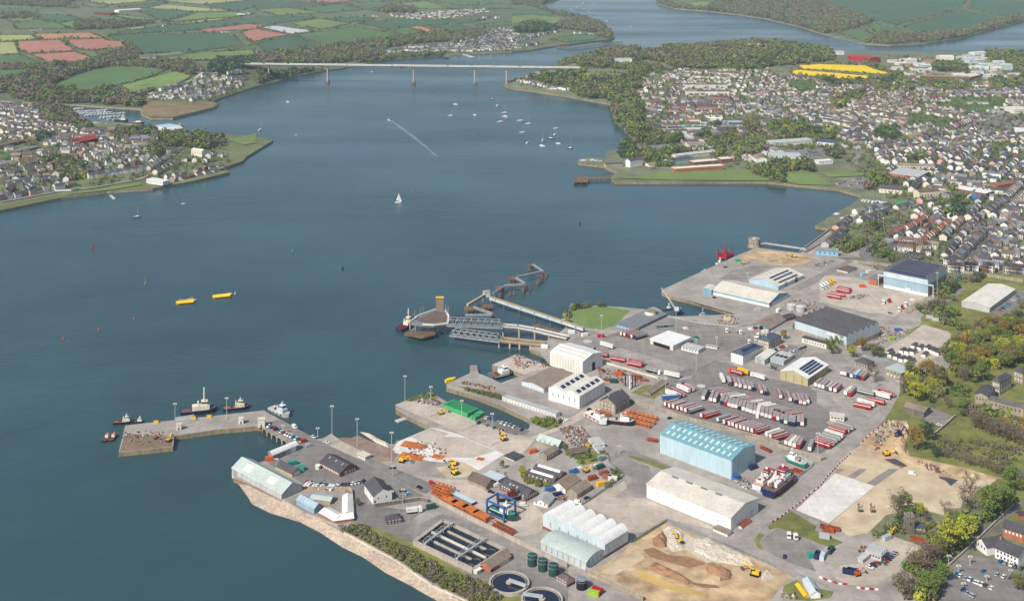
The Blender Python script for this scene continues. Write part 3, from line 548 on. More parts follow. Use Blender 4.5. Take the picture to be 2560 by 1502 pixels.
# ------------------------------------------------------------ houses of the two towns
HOUSES = []
def ang2(r, x1, y1, x2, y2):
    a, b = gq(r, x1, y1), gq(r, x2, y2); return math.atan2(b.y - a.y, b.x - a.x)
HT = dict(d=(9,8,5.2,2.6), t=(5.6,8.5,5.4,2.4), b=(11,8,2.8,2.4), s=(13,8.5,5.2,2.8), f=(26,10,8.5,2.2), T=(6.2,10,7.6,2.6), u=(26,16,6,2.))
TW = dict(d='house', t='terraced house', b='bungalow', s='semi-detached house', f='block of flats', T='tall terraced house', u='industrial unit')
WCOL = dict(w=['white'] * 5 + ['offwhite'] * 4 + ['cream'] * 3 + ['pink','stone','stone','lightgrey','lightgrey','brick'], c=['cream'] * 5 + ['white'] * 3 + ['offwhite'] * 3, r=['orangebrick'] * 3 + ['white','brick','offwhite'], m=['white'] * 4 + ['offwhite'] * 3 + ['cream','cream','brick','paleyellow','stone'], p=['white','white','cream','white','paleyellow','white','cream','skyblue','white','paleblue'], s=['stone','offwhite','stone','cream'], u=['offwhite','cream','bluegrey','palegreen','white','lightgrey','tan'])
RCOL = dict(s=['slate'] * 4 + ['slateblue','midgrey','midgrey','roofbrown','rooftan'], b=['roofbrown'] * 5 + ['rooftan','slate'], m=['slate'] * 4 + ['roofbrown'] * 3 + ['rooftan','midgrey'], r=['terracotta'] * 3 + ['roofbrown'], u=['lightgrey','offwhite','asbestos','palegreen','bluegrey','rooftan','paleconcrete'])
def house(x, y, a, t, wc, rc, place):
    z = float(hf(x, y)); z = z if z > 3.1 else hz(x, y)
    if z < 1.5: return
    HOUSES.append(dict(x=x, y=y, z=z, a=a, t=t, w=random.choice(WCOL[wc]), r=random.choice(RCOL[rc]), p=place))
def terrace(r, x1, y1, x2, y2, n, place, t='t', wc='w', rc='s', jit=.0, off=0.):
    a, b = gq(r, x1, y1), gq(r, x2, y2); d = (b - a).xy; an = math.atan2(d.y, d.x); L = d.length; nr = Vector((-d.y, d.x)).normalized(); dep = HT[t][1] / 2
    n = n or max(1, int(L/HT[t][0]))
    for i in range(n):
        p = a.xy + d*((i + .5)/n)+nr*(dep + off + random.uniform(-jit, jit)); house(p.x, p.y, an, t, wc, rc, place)
def district(r, xy, angle, place, types='ddsb', wc='w', rc='m', row=26., sp=12.5, keep=.82, jit=1.5, trees=.35, tk=None):
    pts = gl(r, *xy); W = np.array([(p.x, p.y) for p in pts]); c = W.mean(0); ca, sa = math.cos(angle), math.sin(angle); Rm = np.array([[ca,-sa],[sa, ca]])
    loc = (W - c) @ Rm; x0, y0 = loc.min(0); x1, y1 = loc.max(0); k = 0; yy = y0+6
    tx, ty = [],[]
    while yy < y1:
        xx = x0+random.uniform(0,8)
        while xx < x1:
            t = random.choice(types); wdt = HT[t][0]
            if random.random() < keep:
                p = c + Rm @ np.array([xx + wdt/2, yy + random.uniform(-jit, jit)])
                if inpoly(np.array([p[0]]), np.array([p[1]]), W)[0]: house(p[0], p[1], angle + random.choice((0,0, math.pi/2) if t in 'db' else (0,0))+random.gauss(0,.03), t, wc, rc, place)
            elif random.random() < .8:
                p = c + Rm @ np.array([xx, yy + random.uniform(-4,4)])
                if inpoly(np.array([p[0]]), np.array([p[1]]), W)[0]: tx.append(p[0]); ty.append(p[1])
            if random.random() < trees:
                p = c + Rm @ np.array([xx + random.uniform(0,8), yy + 11+random.uniform(-3,5)])
                if inpoly(np.array([p[0]]), np.array([p[1]]), W)[0]: tx.append(p[0]); ty.append(p[1])
            xx += wdt + (max(0, sp - 9) if t != 't' else .1)
        yy += row*(.62 if k % 2 == 0 else 1.38)*random.uniform(.9,1.1); k += 1
    if tx: add_crowns('headland_trees' if c[0] < -300 and c[1] < 2600 else ('north_woodland' if c[0] < 300 and c[1] > 2550 else 'town_trees'), np.array(tx), np.array(ty), tk or GRN,(2.2,4.2),30)
HL = 'among houses on the left headland'
terrace('E',880,775,1470,692,24,'in the left headland waterfront terrace','t','p','s')
terrace('E',1480,700,1700,560,14,'along the left waterfront street','t','m','s'); terrace('E',1540,740,1720,660,5,'along the left waterfront street','d','w','s',2)
terrace('E',0,1000,490,905,7,'nearest the left headland shore','d','w','s',3); terrace('E',60,870,570,800,6,'second row up the left headland','d','w','s',2, ); terrace('E',530,890,770,850,2,'behind the white garden wall','s','w','b')
district('E',(0,600,480,540,560,600,470,680,560,780,0,860), ang2('E',0,900,490,850), HL,'ddsb','w','m',26,13,.85,2,.5)
district('E',(0,40,330,70,470,240,660,260,860,300,1100,330,1100,410,900,400,740,380,600,420,330,350,0,400), ang2('E',0,200,480,260), HL,'ddst','c','m',24,12,.85,2,.45)
district('E',(580,440,740,420,1000,420,1430,470,1420,640,1000,660,860,600,720,500), ang2('E',700,470,1000,660), HL,'dds','w','m',27,13,.75,2,.7)
district('E',(1540,780,1800,700,2150,640,2200,690,1900,770,1560,830), ang2('E',1540,800,2200,660), HL,'ddb','w','s',22,13,.8,2,.3); district('E',(1760,600,1900,560,2200,520,2200,600,1900,640),0., HL,'dd','c','s',24,16,.6,2,.6)
HB = 'in the village below the north bridge end'
for c in [(1580,900,1740,870),(1660,870,1860,840),(1470,945,1700,965),(1790,900,2050,850),(1980,960,2110,915),(2150,905,2310,860),(1990,770,2150,750),(2240,790,2420,790),(2240,740,2430,720),(1700,970,1900,930),(1880,1000,1980,980)]: terrace('A', *c, None, HB,'d','w','s',3)
BU = 'in the far village along the north shore'
for c in [(1280,520,1430,515),(1460,500,1640,510),(1660,505,2130,510),(1690,470,2000,440),(2000,450,2330,350),(2020,420,2200,350),(2330,300,2460,290),(2200,430,2480,410),(2300,500,2510,490),(1460,475,1650,475),(2060,470,2400,430)]: terrace('B', *c, None, BU,'d','w','s',4)
for c in [(0,400,470,320),(0,420,250,370),(20,470,300,440),(620,335,690,335),(760,345,900,350)]: terrace('C', *c, None, BU,'d','w','s',4)
district('B',(1260,150,1650,130,2250,95,2300,120,1950,180,1640,195,1450,185),0.1,'in the hilltop village beyond the bridge','dds','w','s',40,18,.8,4,.4)
for c in [(1150,170,1210,168),(2050,165,2150,160),(2250,185,2320,180),(2360,185,2400,182),(550,25,590,22)]: terrace('B', *c, None,'in the hilltop village beyond the bridge','d','w','s',3)
for r, c in [('A',(300,308,420,300)),('A',(1600,265,1660,260)),('A',(2160,325,2270,325)),('A',(180,50,600,40)),('A',(440,20,560,15)),('A',(2320,148,2460,148))]: terrace(r, *c, None,'at a farm among the far fields','d','w','s',4)
terrace('C',10,800,130,830,4,'by the shore under the south bridge end','d','w','s',3); terrace('C',100,820,330,870,8,'by the shore under the south bridge end','d','w','s',3); terrace('C',350,885,590,890,8,'by the shore under the south bridge end','d','w','s',3); terrace('C',160,770,300,720,5,'by the shore under the south bridge end','d','w','s',3)
ES = 'in the hillside estate right of the bridge'; AE = ang2('C',1440,1000,1620,740)
for c in [(1700,872,2110,872),(1715,940,2130,940)]: terrace('C', *c,4, ES,'f','c','b')
district('C',(1500,720,1700,690,2200,690,2100,800,1700,810,1640,760),0., ES,'dsb','c','b',26,13,.9,2,.25); district('C',(1220,830,1370,820,1370,960,1240,970), AE, ES,'ds','w','m',24,13,.9,2,.3); district('C',(1430,810,1620,780,1650,940,1450,960), AE, ES,'dsb','w','m',24,13,.9,2,.2)
district('C',(2160,720,2517,690,2517,920,2240,910), AE, ES,'dss','m','b',24,13,.9,2,.25); district('C',(1300,1030,1560,980,1590,1050,1440,1110,1480,1200,1340,1180),0.1, ES,'dsb','w','m',24,13,.85,2,.35); district('C',(2390,950,2517,940,2517,1080,2430,1090), AE, ES,'ds','w','s',24,13,.9,2,.2)
FT = 'among the houses of the far town'; AF = ang2('D',100,950,500,1130); AG = ang2('D',540,1160,1250,1280)
district('D',(0,740,130,760,250,890,480,940,660,960,600,1080,690,1110,520,1160,380,1200,150,1160,0,1100), AF, FT,'ddsb','w','m',25,12.5,.9,2,.3); district('D',(600,850,1050,870,1320,890,1250,930,1050,900,800,890,620,890),0., FT,'sdb','m','m',25,12,.9,2,.4)
district('D',(780,1060,1000,1010,1300,1030,1420,1100,1380,1190,1200,1220,1060,1160,780,1130), AG, FT,'bds','c','b',25,12,.92,2,.2); district('D',(1250,960,1500,900,1720,960,1660,1080,1480,1110,1400,1050), ang2('D',1300,1060,1300,980), FT,'sst','r','b',25,12,.9,2,.2)
for c, n in [((520,1170,1210,1290),46),((540,1200,900,1270),24),((660,1340,820,1400),9),((1210,1290,1370,1330),9),((1520,1390,1770,1330),14),((1400,1330,1490,1360),5),((1820,1290,2010,1210),9),((1580,1110,1720,1110),6),((1730,1140,1900,1170),8),((2020,1300,2100,1280),3),((1830,1340,2250,1330),14)]: terrace('D', *c, n, FT,'T' if c[0] in (1820,) else 't','w','s')
district('D',(680,1290,900,1280,1060,1320,1010,1400,830,1380), AG, FT,'dst','w','s',24,11,.85,2,.35); district('D',(1800,880,2517,900,2517,960,2400,950,1760,950),0.05, FT,'dst','m','s',25,11,.8,2,.4); district('D',(1400,700,1640,720,2100,860,2200,900,1900,850,1400,760),0.05, FT,'sd','m','m',30,14,.6,2,.5); district('D',(1580,1100,2100,1150,2010,1180,1900,1170,1590,1130), AG, FT,'ds','c','b',24,12,.9,2,.2)
NT = 'in the town right of bay'; AM = ang2('G',1850,1440,2370,800)
for c, n, t, w in [((1010,285,1330,240),14,'t','s'),((1130,320,1250,310),4,'t','w'),((1270,300,1600,265),17,'t','c'),((1840,440,2110,470),11,'t','w'),((1760,640,2080,655),14,'t','w'),((1730,1440,1860,1479),4,'T','w')]: terrace('G', *c, n, NT, t, w,'s')
# the long main street up the right of the town: fronts on both sides
MS = 'along the town main street'
for c, n in [((1850,1450,2010,1300),10),((2010,1290,2170,1130),11),((2180,960,2370,810),13),((2370,800,2517,660),10)]: terrace('G', *c, n, MS,'T','w','s')
for c, n in [((1930,1450,2090,1310),9),((2080,1290,2180,1190),7),((2290,930,2517,720),14)]: terrace('G', *c, n, MS,'t','m','s', off=-9)
RB = 'in the brick estate behind the bay'
for c, n in [((1190,1190,1380,1090),9),((1390,1110,1590,985),9),((1570,1215,1800,1040),11),((1215,1270,1590,1280),16)]: terrace('G', *c, n, RB,'t','r','r' if c[0] != 1215 else 'b')
FS = 'in rows behind the sea wall'
for c in [(600,1270,760,1140),(640,1230,790,1090),(700,1100,830,1000),(930,1030,1140,950),(950,1010,1200,930),(880,940,1230,870),(1280,900,1440,860)]: terrace('G', *c, None, FS,'t','w','s',.5)
district('G',(1900,900,2040,830,2170,950,2040,1010,1900,960), AM, NT,'ddt','w','s',22,11,.9,1,.25); district('G',(1830,1100,2060,1000,2150,1080,1990,1260,1830,1380,1640,1400,1600,1290,1820,1220), AM, NT,'ddst','w','s',21,11,.85,1,.3)
district('G',(2180,1100,2300,960,2517,760,2517,1250,2300,1260,2160,1180), AM + math.pi/2, NT,'ttd','w','s',21,10,.93,1,.2); district('G',(2120,1230,2200,1200,2330,1270,2517,1290,2517,1440,2100,1410,1960,1430), AM + math.pi/2, NT,'ttds','w','s',20,10,.92,1,.25); district('G',(1660,230,2000,230,2060,260,2000,330,1800,330,1640,300), AG, NT,'dst','w','s',24,11,.85,2,.35)
district('G',(2120,480,2517,440,2517,640,2400,700,2300,660,2120,590), AM, NT,'dts','w','s',23,11,.8,1,.3); district('G',(1920,660,2100,780,2100,850,1990,830), AM, NT,'ts','w','s',20,10,.8,1,.2); district('G',(300,300,560,380,560,340),0, NT,'b','w','s',20,10,.0,1,0)
for c, n in [((1790,1500,1910,1510),6),((1920,1495,2050,1505),6),((2130,1500,2210,1508),4),((2330,1510,2517,1530),9)]: terrace('G', *c, n,'in the row facing the dockyard wall','T','w','s')
district('G',(700,260,880,240,900,290,830,290),.1, NT,'d','w','s',22,14,.7,1,.3)
IE = 'in the far industrial estate'
district('D',(1180,600,1480,570,1500,640,1680,650,1640,720,1400,760,1250,700),.1, IE,'u','u','u',40,30,.85,4,.3); district('D',(1880,560,2200,540,2280,600,2270,700,2420,720,2400,780,2100,760,1940,650),.1, IE,'u','u','u',40,30,.85,4,.3); district('D',(2080,780,2400,720,2517,760,2160,850),.1, IE,'u','u','u',40,30,.8,4,.4)
def fill_houses(r, xy, n, angle, types, wc, rc, place, gap=10.5):
    """houses on whatever plots the streets above left empty"""
    X, Y = scatter(gl(r, *xy), n); H = [(h['x'], h['y'], HT[h['t']][0] / 2+1) for h in HOUSES] + BIG; hx = np.array([a[0] for a in H] + [1e9] * n*4); hy = np.array([a[1] for a in H] + [1e9] * n*4); hr = np.array([a[2] for a in H] + [0] * n*4); k = len(H)
    bad = np.zeros(len(X), bool)
    for W in NOBUILD: bad |= inpoly(X, Y, W)
    for x, y, b in zip(X, Y, bad):
        if b or (np.hypot(hx[:k] - x, hy[:k] - y) < hr[:k] + gap*.55).any(): continue
        t = random.choice(types); an = angle + (1.57 if math.sin(x/90)*math.sin(y/110) > .3 else 0)+random.gauss(0,.03); w_, rc_ = random.choice(WCOL[wc]), random.choice(RCOL[rc])
        for j in range(random.choice((1,3,4,5)) if t == 't' else random.choice((1,2,3))):      # a short row along the street
            st = HT[t][0] + (.05 if t == 't' else 3.5); px, py = x + math.cos(an)*st*j, y + math.sin(an)*st*j; m = len(HOUSES)
            if j and (np.hypot(hx[:k - 1] - px, hy[:k - 1] - py) < hr[:k - 1] + gap*.4).any() or k >= len(hx): break
            house(px, py, an, t, wc, rc, place)
            if len(HOUSES) > m:
                if t == 't': HOUSES[-1]['r'] = rc_
                hx[k], hy[k], hr[k] = px, py, HT[t][0] / 2+.5; k += 1
# prototypes
def hproto(t):
    w, d, he, r = HT[t]; pf = prof('gable', r); pr = []
    wall = prism(pf, d, w, he,-1.5,'b'); wall.transform(Matrix.Translation((-w/2,-d/2,0)))
    roof = roofmesh(pf, d, w, he,'b',0,.35 if t in 'dbsf' else .15); roof.transform(Matrix.Translation((-w/2,-d/2,0)))
    fl = 1 if t == 'b' else 3 if t == 'f' else 2; nw = {'t': 2,'d': 2,'b': 3,'s': 4,'f': 7,'T': 2,'u': 4}[t]; W = []
    for f in range(fl):
        z = (he/fl)*(f + .55)
        for i in range(nw):
            x = -w/2+w*(i + .5)/nw
            if f == 0 and i == nw // 2 and t != 'f': continue
            W.append((x,-d/2, z)); W.append((x, d/2, z))
    return wall, roof, W,(-w/2+w*(nw // 2+.5)/nw,-d/2,1.05),(w/2-.5,0, he + r + .3)
def build_houses():
    PR = {t: hproto(t) for t in HT}
    for h in HOUSES: k = CAM_H - h['z']; h['u'] = U_C + h['x'] * F_PX/h['y']; h['v'] = V_H + (CAM_H - h['z'])*F_PX/h['y']
    vis = [h for h in HOUSES if -30 < h['u'] < 2590 and h['v'] < 1520]; vis.sort(key=lambda h: h['y']); near, far = vis[:300], vis[300:]
    by = {}
    for h in near: by.setdefault(h['p'],[]).append(h)
    RN = dict(slate='slate', slateblue='blue slate', midgrey='grey', roofbrown='brown', rooftan='tan', terracotta='red tile')
    WN = dict(white='white', offwhite='off-white', cream='cream', pink='pink', paleyellow='pale yellow', orangebrick='orange brick', brick='red brick', stone='stone', skyblue='blue', paleblue='pale blue')
    for p, hs in by.items():
        hs.sort(key=lambda h: h['u'])
        for i, h in enumerate(hs):
            lab = '%s %s, %s from left %s' % (WN.get(h['w'],'pale grey'), TW[h['t']], nth(i), p)
            e = empty('house',(h['x'], h['y'], h['z']), h['a'], lab,'house','houses ' + p); wall, roof, Ws, dr, ch = PR[h['t']]
            obj('wall', wall, h['w'], e); ro = obj('roof', roof, h['r'], e); box(ro,'chimney','brick' if h['w'] != 'stone' else 'stone', ch,(.8,1.,1.7)); box(e,'door','darkgrey', dr,(1.,.14,2.1))
            for wn in Ws: box(e,'window','glass', wn,(1.1,.14,1.3))
    # the rest, too far to pick apart, as one mass
    wk = sorted({h['w'] for h in far}); rk = sorted({h['r'] for h in far}); V, F, mi = [],[],[]
    for h in far:
        w, d, he, r = HT[h['t']]; c, s = math.cos(h['a']), math.sin(h['a']); b = len(V); jr = random.uniform(.9,1.1)
        for x, y, z in [(-w/2,-d/2,-2),(w/2,-d/2,-2),(w/2, d/2,-2),(-w/2, d/2,-2),(-w/2,-d/2, he),(w/2,-d/2, he),(w/2, d/2, he),(-w/2, d/2, he),(-w/2,0, he + r),(w/2,0, he + r),
                        (-w/2-.3,-d/2-.4, he - .1),(w/2+.3,-d/2-.4, he - .1),(w/2+.3, d/2+.4, he - .1),(-w/2-.3, d/2+.4, he - .1),(-w/2-.3,0, he + r + .2),(w/2+.3,0, he + r + .2)]:
            V.append((h['x'] + (x*c - y*s)*jr, h['y'] + (x*s + y*c)*jr, h['z'] + z))
        F += [tuple(b + i for i in f) for f in ((0,1,5,4),(2,3,7,6),(1,2,6,9,5),(3,0,4,8,7),(10,11,15,14),(12,13,14,15))]
        mi += [wk.index(h['w'])] * 4 + [len(wk)+rk.index(h['r'])] * 2
    tag(obj('distant_houses', mesh('distant_houses', V, F, False,[m_(k) for k in wk] + [m_(k) for k in rk], mi)),'mass of small pale houses with slate roofs in the far towns and villages', kind='stuff')
    print('HOUSES', len(HOUSES),'visible', len(vis))
# ------------------------------------------------------------ dock ground
asph = mat('asphalt', S_('7a7571'),.95,.09,.15, bigvar=.16, big=.03, streak=.08); asph2 = mat('asphalt_pale', S_('857e78'),.95,.09,.12, bigvar=.16, big=.03, streak=.08); conc = mat('concrete_yard', S_('9c948b'),.95,.09,.1, bigvar=.16, big=.03, joint=6., streak=.06)
conc2 = mat('concrete_pale', S_('b5a999'),.95,.09,.1, bigvar=.14, big=.03, joint=6., streak=.06); slabw = mat('slab_white', S_('d2ccc3'),.9,.05,.15, bigvar=.1, big=.05, joint=5., streak=.06); dirt = mat('dirt', S_('9c8062'),.95,.14,.09, col2=S_('c4ab86'), bigvar=.22, big=.035, bump=.5, det=7); sand = mat('sand', S_('b3a083'),.95,.1,.08, col2=S_('c2b192'), bigvar=.16, big=.03, det=7)
mud = mat('slip_mud', S_('8a7668'),.95,.16,.2, bigvar=.15, big=.05); shingle = mat('shingle', S_('a3937f'),.95,.22,.6, col2=S_('b09f8c'), bigvar=.15, big=.05, bump=.1); paint = mat('road_paint', S_('b9b6ae'),.8,.1,1.); lawn = GM['grass']; rubb = mat('rubble_pale', S_('b3a794'),.95,.3,1.2, col2=S_('bfb5a4'), bump=.3, bigvar=.15); earth = mat('earth_brown', S_('8d6c50'),.95,.25,.3, bump=.2, bigvar=.2); tyred = mat('tarmac_dark', S_('4b484c'),.95,.1,.2, bigvar=.1)
pave('dockyard_ground', GM['dock'],'_',1180,1500,1085,1464,860,1329,700,1245,660,1160,725,1105,800,1100,990,1110,1080,1072,1320,1075,1380,920,1340,870,1420,815,1600,790,1660,800,1790,806,1845,787,1660,733,1890,622,2010,634,2075,640,2130,655,2250,690,2340,740,2300,800,2430,900,2250,960,2250,1000,2200,1060,2130,1180,2080,1300,2250,1350,2300,1502, lift=.03)
sheet('field', lawn, gl('_',2260,830,2560,700,2560,1300,2480,1300,2420,1230,2300,1160,2240,1110,2200,1080,2240,1000,2260,960,2420,900),.05)
sheet('field', lawn, gl('_',2340,740,2420,700,2560,680,2560,860,2300,810),.05)
for nm, m, r, c in [
    ('jetty_deck', conc,'H',(450,645,1000,583,1810,495,1850,522,1960,580,1740,650,1330,683,930,742,910,848,385,900)),('jetty_platform', mat('worn_planks', S_('7d6a58'),.95,.3,.5, bigvar=.2),'H',(442,722,905,748,905,846,390,898)),('jetty_road', asph2,'H',(1960,582,2325,778,2080,805,1850,650,1760,645)),
    ('yard', asph,'I',(740,240,830,100,1000,190,1190,290,1500,420,1900,650,2300,890,2310,920,2200,900,1890,950,1650,970,1640,1000,1450,1000,1400,780,900,740,850,690,480,470,500,450,830,330)),('car_park', asph,'I',(1580,460,1650,430,2400,740,2260,820,2100,760)),
    ('pad', conc2,'I',(1195,290,1320,240,1500,330,1640,380,1490,430)),('slip', mud,'I',(1330,240,1500,170,1680,250,1860,300,1980,250,1990,330,1900,450,1750,470,1500,320)),
    ('slab', slabw,'I',(1955,240,2060,210,2300,290,2510,400,2510,480,2300,460,1900,360,1960,320)),('slab', slabw,'M',(160,1045,200,1030,530,890,600,900,830,960,1350,1185,1060,1370,900,1280,640,1250,560,1270,230,1180,90,1140)),('slab', conc2,'M',(290,1000,530,893,720,960,670,990,900,1000,1250,1150,1000,1230,700,1220,560,1270,640,1200,600,1120,400,1050,340,1010)),
    ('yard', sand,'M',(580,1340,900,1280,1050,1370,900,1450,700,1450)),('yard', conc2,'M',(130,640,240,590,500,620,690,690,1040,820,1400,960,1700,1010,1560,1180,1350,1180,830,950,660,870,300,720)),('car_park', asph,'M',(1010,820,1130,755,1640,930,1560,970,1380,950)),('yard', conc,'M',(710,400,960,285,1060,285,1300,400,1560,340,1850,450,1850,560,2180,690,2110,760,1900,700,1380,500,860,440)),
    ('yard', conc2,'M',(1220,190,1490,70,1870,215,1560,300,1420,240)),('grass', lawn,'M',(830,430,900,430,1320,520,1320,580,1000,500)),('grass', lawn,'M',(1620,790,1700,760,1990,820,1990,880,1880,920,1700,860)),('grass', lawn,'M',(240,600,500,495,610,560,540,590,400,580)),('road', conc2,'M',(2000,860,2110,770,2440,560,2510,560,2460,640,2080,880,1700,1020,1640,1000)),
    ('yard', asph2,'N',(0,330,340,200,500,200,850,50,1100,90,1500,170,1850,290,1830,320,1550,420,1540,520,1350,600,1200,660,1050,740,950,760,500,620,0,440)),('road', conc,'N',(100,470,300,400,560,470,1050,630,960,680,950,760,500,640,110,560)),('lorry_park', asph,'N',(850,720,1200,600,1500,560,1960,740,2517,850,2517,1479,2200,1400,1250,1150,780,980,780,920)),
    ('lorry_park', asph,'U',(80,0,1750,0,2000,160,1900,260,2250,330,2000,500,1850,600,1640,560,1000,400,60,80)),('lorry_park', conc,'O',(120,860,450,720,700,780,820,850,1080,940,960,1040,780,1180,600,1100,500,1090,330,960)),('yard', conc2,'O',(950,410,1160,300,1380,140,1660,220,1760,300,1600,400,1550,500,1300,600,960,500)),
    ('road', conc,'U',(1180,1130,1420,1000,1760,760,1880,680,2100,520,2260,330,2510,120,2510,280,2280,480,2180,590,1830,960,1560,1220,1280,1370,1000,1479,900,1479,1100,1380,1250,1260,1290,1190)),('road', conc,'V',(0,780,230,760,420,560,600,400,700,400,530,620,440,720,380,800,480,920,760,1050,900,1180,820,1200,300,960,0,850)),('road', conc,'V',(800,1130,900,1180,1200,1260,1500,1330,1800,1430,1790,1479,1550,1460,1280,1360,900,1200)),
    ('site', sand,'W',(-60,900,120,720,280,620,480,780,830,930,470,1180,-20,1020)),('slab', slabw,'V',(1290,50,1730,195,1220,610,850,460)),('site', sand,'V',(1290,50,1400,0,2400,0,2510,200,2510,520,2200,440,1860,520,1660,720,1450,760,1230,610,1730,195)),('slab', asph2,'V',(1290,40,1300,0,1390,0,1320,60)),('slab', asph2,'V',(1430,85,1560,0,1650,0,1510,110)),('slab', asph2,'V',(1640,160,1890,0,2010,0,1740,192)),
    ('grass', lawn,'V',(550,680,530,640,800,475,1080,640,1060,690,1380,820,1250,880,640,655)),('grass', lawn,'V',(380,790,440,720,500,740,440,800,480,910,420,880)),('yard', asph2,'V',(450,800,640,660,1000,800,1120,900,1000,1000,1080,1150,760,1040,480,900)),('yard', conc2,'V',(1250,1200,1350,1080,1550,1060,1680,830,1900,740,2280,870,2060,1000,2000,1150,1700,1300,1440,1300)),('grass', lawn,'V',(680,1440,720,1300,860,1240,940,1300,1280,1370,1240,1440,1000,1479)),
    ('site', dirt,'T',(760,1180,1120,960,1240,850,1640,600,1860,700,2260,870,2510,960,2510,1479,1400,1479)),('site', rubb,'T',(1600,660,1700,640,1850,720,1950,780,2100,770,2510,960,2510,1100,2100,1050,1850,900,1700,920,1600,880)),('site', dirt,'V',(0,860,300,950,700,1110,820,1200,700,1300,560,1479,0,1479)),('site', earth,'T',(1380,900,1500,880,1660,960,1900,980,2100,1060,1900,1110,1650,1040,1450,980)),('site', mat('sand_yellow', S_('bf9f62'),.95,.12,.15, bigvar=.15),'T',(1290,1130,1420,1150,1700,1280,2100,1390,2000,1430,1600,1330,1350,1230)),('site', sand,'T',(900,1160,1120,1000,1330,900,1400,1000,1250,1090,1050,1190)),('site', earth,'V',(0,1080,120,1130,130,1230,0,1260)),('site', earth,'T',(1850,1260,2200,1300,2250,1330,2050,1330)),('site', earth,'T',(1480,780,1620,700,1680,800,1640,880,1500,860)),
    ('yard', conc,'S',(1000,400,1150,370,1560,500,1560,590,1300,560,1050,600)),('road', asph2,'S',(980,640,1100,590,1300,580,1700,740,1680,770,1250,610,1100,640,1000,720)),('grass', lawn,'S',(1200,630,1260,620,1690,745,1600,775,1480,730)),('yard', asph2,'S',(1030,720,1180,660,1440,740,1460,800,1530,850,1412,940,1412,1060,1180,980,1270,880)),('yard', conc2,'S',(700,1180,1170,900,1200,980,1060,1090,1400,1100,2300,1479,1640,1330,1380,1479,1220,1479,1000,1300)),('grass', lawn,'T',(1250,820,1630,570,1650,590,1290,820)),('grass', lawn,'S',(620,700,760,570,880,570,900,640,860,690,700,730)),
    ('yard', conc2,'Q',(850,90,1390,120,1700,180,1620,260,1950,380,2100,380,2230,500,2220,700,2000,760,1900,740,1650,580,1000,250,1080,200)),('road', asph,'Q',(0,200,250,250,470,430,880,480,760,560,700,680,780,820,500,780,200,620,120,620)),('works_ground', asph2,'Q',(780,820,700,680,1100,500,1650,680,2200,960,2510,1100,2510,1479,2000,1479,1640,1250,1400,1200)),('grass', lawn,'Q',(0,720,130,620,240,615,780,830,1400,1200,1640,1260,1700,1400,2000,1440,2000,1479,1400,1479,580,1030)),
    ('yard', conc,'K',(250,745,1090,360,1310,268,1700,330,2100,370,2300,400,2200,500,1700,850,1250,1000,1100,1010,700,880,330,795)),('site', dirt,'K',(1100,370,1320,285,1900,350,1950,400,1820,450,1640,470,1400,440)),('yard', asph2,'K',(880,620,1030,520,1300,470,1480,480,1220,600,1210,650)),('road', asph2,'K',(1670,730,2000,560,2350,400,2420,400,2050,620,1790,750)),('yard', conc2,'L',(0,700,60,640,300,650,600,700,780,800,1310,900,1150,1000,900,1160,760,1110,640,1110,0,960)),('road', conc,'K',(1100,1010,1260,990,1680,820,1650,890,1250,1130,1100,1150,830,1120,620,1080,320,1040)),
    ('road', asph,'G',(1480,1020,1160,1130,1030,1240,1010,1340,1060,1400,960,1390,890,1330,920,1260,1060,1110,1280,1000)),('car_park', asph,'G',(640,620,950,560,1080,600,980,690,700,660)),('car_park', asph,'G',(20,300,360,280,600,290,560,380,340,380,200,330)),('car_park', asph,'D',(1950,1280,2150,1120,2517,1080,2517,1260,2250,1330)),('car_park', asph,'C',(1640,960,1960,960,1960,1020,1700,1030)),
    ('car_park', asph,'X',(1430,1070,1760,850,2000,890,2517,1100,2517,1479,1380,1479,1400,1260)),('road', asph,'X',(1400,1060,1880,640,2200,340,2380,180,2517,100,2517,180,2100,480,1750,850,1500,1080)),('car_park', asph,'N',(1960,480,2160,360,2420,420,2300,530,2000,640)),('car_park', asph,'L',(2090,1100,2440,830,2514,800,2514,960,2250,1140)),('road', asph2,'L',(1350,1050,1560,920,1720,780,1800,800,1600,950,1430,1060)),('grass', lawn,'N',(440,900,600,810,900,840,690,970)),('yard', tyred,'O',(540,340,790,180,880,210,640,380)),('yard', asph2,'W',(1090,240,1250,100,1560,220,1460,340,1250,330)),('site', dirt,'W',(460,750,600,400,720,300,900,290,940,340,900,640,960,750,800,800)),('site', sand,'W',(700,1250,850,1120,800,930,1000,880,1450,1050,2150,1080,1980,1230,1700,1330,1650,1479,700,1479)),('site', dirt,'W',(250,640,420,450,720,270,930,290,700,520,560,790,420,760)),('site', dirt,'W',(420,740,950,760,1250,830,1600,900,2230,1075,1450,1070,1000,900,830,940,480,800)),('site', tyred,'W',(600,805,760,800,930,900,860,915,720,870)),('site', tyred,'W',(1290,1040,1420,1050,1620,1090,1520,1175,1440,1100)),('grass', lawn,'W',(940,330,1100,300,1280,480,1250,700,1150,790,980,720))]:
    pave(nm, m, r, *c)
    if nm in ('car_park','road'): NOBUILD.append(np.array([(p.x, p.y) for p in gl(r, *c)]))
